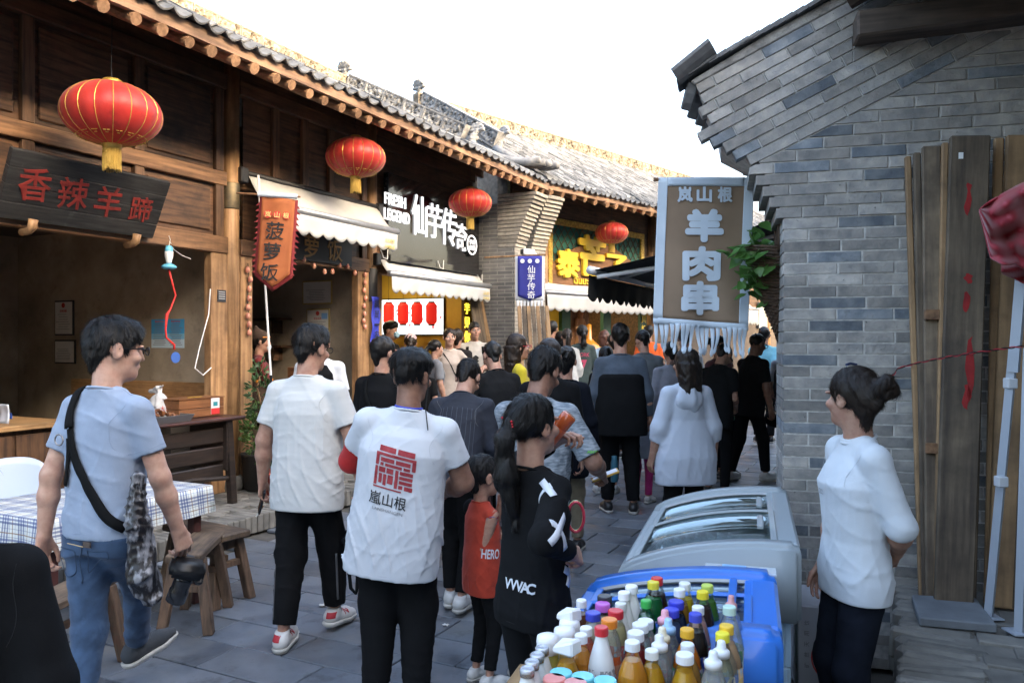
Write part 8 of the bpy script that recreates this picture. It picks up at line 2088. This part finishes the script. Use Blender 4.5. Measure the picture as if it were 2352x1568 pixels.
v = Vol(p['hc'] - .15, p['hc'] + .15, .009); v.ell(p['hp'](0, .075, -.055), (.05, .042, .045), .01, M=p['Hm']); meshobj('face_mask', mesh_np('face_mask', *v.nets()), PM('mask_pale', (.5, .56, .6), .8), p['root'])
p = person('man in white T-shirt with black rucksack at the second shop counter', 735, 7.6, -10, h=1.78, q='m', build=1.05, shirt=fabric('white_tee_c', (.66, .68, .72)), sleeve=.8, hair='short', seed=125)
v = Vol(p['tp'](0, -.2, .25) - .3, p['tp'](0, -.2, .25) + .3, .015); v.loft(p['tp'](0, -.2, .1), p['T'], [(-.05, .13, .07, 0), (.1, .15, .09, 0), (.3, .13, .08, 0), (.38, .07, .05, 0)], .02).warp(.008, 20, 2); meshobj('rucksack', mesh_np('rucksack', *v.nets()), F_black, p['root'])
p = person('vendor with face mask and dark cap behind the lit counter', 897, 11.2, 110, vt=742, z0=.15, q='f', shirt=F_black, sleeve=.8, hair='short', seed=127)
v = Vol(p['hc'] - .15, p['hc'] + .15, .012); v.ell(p['hp'](0, .075, -.05), (.055, .045, .05), .01, M=p['Hm']); meshobj('face_mask', mesh_np('face_mask', *v.nets()), PM('mask_blue', (.25, .4, .5), .8), p['root'])
p = person('woman in pale pink cap by the lit counter', 943, 10.6, -5, h=1.66, z0=.1, q='f', female=True, shirt=fabric('dusty_pink', (.35, .25, .24)), sleeve=1.5, hair='pony', hairm=M_hairb, seed=129)
v = Vol(p['hc'] - .2, p['hc'] + .2, .012); v.ell(p['hp'](0, -.01, .06), (.09, .11, .085), .01, M=p['Hm']).cap(p['hp'](0, .09, .06), p['hp'](0, .15, .045), .05, .045, .02).cut(p['hp'](0, .05, .035), p['Hm'] @ nv(0, .1, -1)); meshobj('cap', mesh_np('cap', *v.nets()), fabric('pink_cap', (.55, .38, .37)), p['root'])
person('girl with dark ponytail and white hair bow in the queue', 1000, 10.6, 60, h=1.58, z0=.1, q='f', female=True, faced=True, shirt=fabric('grey_tee_g', (.18, .19, .21)), sleeve=.8, hair='pony', seed=131)
person('child with dark hair below the queue at the counter', 972, 10.0, 20, h=1.4, z0=.05, q='f', head=1.15, shirt=F_black, sleeve=.8, hair='short', seed=132)
person('person in plaid dark shirt half hidden behind the beige blouse', 1050, 11.3, 10, h=1.72, z0=.12, q='f', shirt=fabric('plaid_dark', (.05, .045, .045)), sleeve=1.8, hair='bun', hairm=M_hairb, seed=133)
person('woman with dark hair in a low bun and black coat in the crowd', 1300, 6.3, 8, vt=802, q='m', female=True, build=1.05, shirt=fabric('ink_coat', (.014, .017, .026)), sleeve=1.85, hem=-.3, loose=1.15, hair='bun', seed=135, pants=fabric('khaki', (.22, .18, .12)))
person('person with brown hair just behind the heather shirt', 1262, 5.6, 0, h=1.67, q='f', shirt=F_black, sleeve=1.8, hair='short', hairm=M_hairb, seed=136)
person('woman in loose white shirt with dark ponytail facing the yellow shop', 1302, 12.6, -5, h=1.74, z0=.12, q='f', female=True, shirt=fabric('white_loose', (.58, .58, .56)), sleeve=1.6, loose=1.2, pants=F_black, hair='pony', hairm=M_hairb, seed=137)
p = person('person in green sport shirt with pink number seven on the back', 1337, 12.7, -4, h=1.8, z0=.12, q='m', female=True, build=1.05, shirt=fabric('green_sport', (.055, .075, .07)), sleeve=1.2, pants=F_djean, hair='child_pony', seed=139)
print_back(p, '7', .22, .17, PM('pink_number', (.5, .06, .12), .7), .12, 0, .03); print_back(p, 'YORK', .06, .36, MATS['pink_number'], .2, 0, .01)
person('person in black cap at the yellow shop counter', 1268, 13.0, 20, h=1.84, z0=.15, q='f', shirt=F_black, sleeve=.8, hair='short', seed=141)
person('person with dark hair waiting in front of the yellow shop', 1287, 13.0, 0, h=1.7, z0=.12, q='f', shirt=fabric('dark_grey', (.06, .06, .065)), sleeve=.8, hair='short', seed=142)
person('woman with auburn bob and pale blue shirt near the urn', 1388, 12.8, 0, h=1.72, z0=.12, q='f', female=True, shirt=fabric('pale_blue_shirt', (.36, .46, .56)), sleeve=1.6, hair='bob', hairm=M_hairr, seed=143)
person('man in dark uniform jacket facing the yellow shop', 1408, 11.3, -6, h=1.76, q='f', build=1.1, shirt=fabric('dark_uniform', (.016, .02, .032)), sleeve=1.85, hair='crew', seed=144)
person('person in bright orange T-shirt by the vertical sign', 1490, 14.2, 0, h=1.82, z0=.12, q='f', build=1.05, shirt=fabric('bright_orange', (.75, .12, .02)), sleeve=.8, hair='short', seed=145)
person('boy in lilac grey long sleeve shirt under the banner fringe', 1540, 9.2, -8, vt=790, q='m', shirt=fabric('lilac_grey', (.3, .31, .37)), sleeve=1.8, hair='crew', seed=146)
person('person in white T-shirt behind the banner fringe', 1572, 10.4, 5, vt=760, q='f', shirt=fabric('white_tee_d', (.6, .63, .68)), sleeve=.8, hair='short', seed=147)
person('girl with braid looking over the crowd behind the fringe', 1652, 9.6, 150, vt=775, q='f', female=True, faced=True, shirt=fabric('dark_rose', (.12, .05, .06)), sleeve=.8, hair='bun', seed=148)
p = person('man in light turquoise T-shirt with hands behind his back', 1755, 12.6, 18, h=1.84, z0=.05, q='m', build=1.08, shirt=fabric('turquoise', (.22, .52, .62)), sleeve=.85, pants=F_black, hair='crew', aL=(-.04, -.2, .95), aR=(.06, -.2, .95), seed=149)
p = person('person with black rucksack at the edge of the brick wall', 1812, 10.2, 30, h=1.72, q='m', shirt=fabric('grey_print', (.3, .3, .33)), sleeve=.8, pants=F_black, hair='short', seed=150)
v = Vol(p['tp'](0, -.2, .2) - .32, p['tp'](0, -.2, .2) + .32, .015); v.loft(p['tp'](0, -.21, .05), p['T'], [(-.05, .14, .08, 0), (.12, .16, .1, 0), (.34, .13, .09, 0), (.42, .07, .05, 0)], .02).warp(.008, 20, 2); meshobj('rucksack', mesh_np('rucksack', *v.nets()), F_black, p['root'])
bc = thing('bucket_bag', 'black ribbed round bag hanging beside the brick wall', 'bag', P(1778, 962, 9.8)); MB().lathe([(0, -.1), (.09, -.09), (.12, -.03), (.12, .04), (.09, .06)], 18, Matrix.Rotation(.4, 3, 'Y')).build('bag_body', F_black, bc, smooth=True); MB().tube([(-.08, 0, .05), (-.02, 0, .26), (.08, 0, .05)], .006, 5).build('bag_handle', F_black, bc)
p = person('girl in grey skirt and magenta leggings beside the panelled jacket', 1474, 8.2, 30, h=1.25, q='m', head=1.15, female=True, shirt=fabric('grey_dress', (.3, .34, .42)), sleeve=1.6, hem=-.3, loose=1.05, pants=fabric('magenta', (.36, .025, .14)), shoe=S_white, hair='pony', seed=152)
person('woman in black trousers with white sneakers behind the panelled jacket', 1392, 8.7, 8, h=1.6, q='m', female=True, shirt=F_black, sleeve=1.7, pants=F_black, crop=.2, shoe=S_white, hair='pony', seed=153)
wbt = thing('water_flask', 'teal drinking flask held low between the walkers', 'flask', P(1411, 1075, 7.6)); MB().lathe([(0, -.13), (.033, -.13), (.035, -.12), (.035, .06), (.026, .09), (.026, .12), (0, .125)], 16).build('flask_body', PM('teal_flask', (.03, .12, .17), .35), wbt, smooth=True)
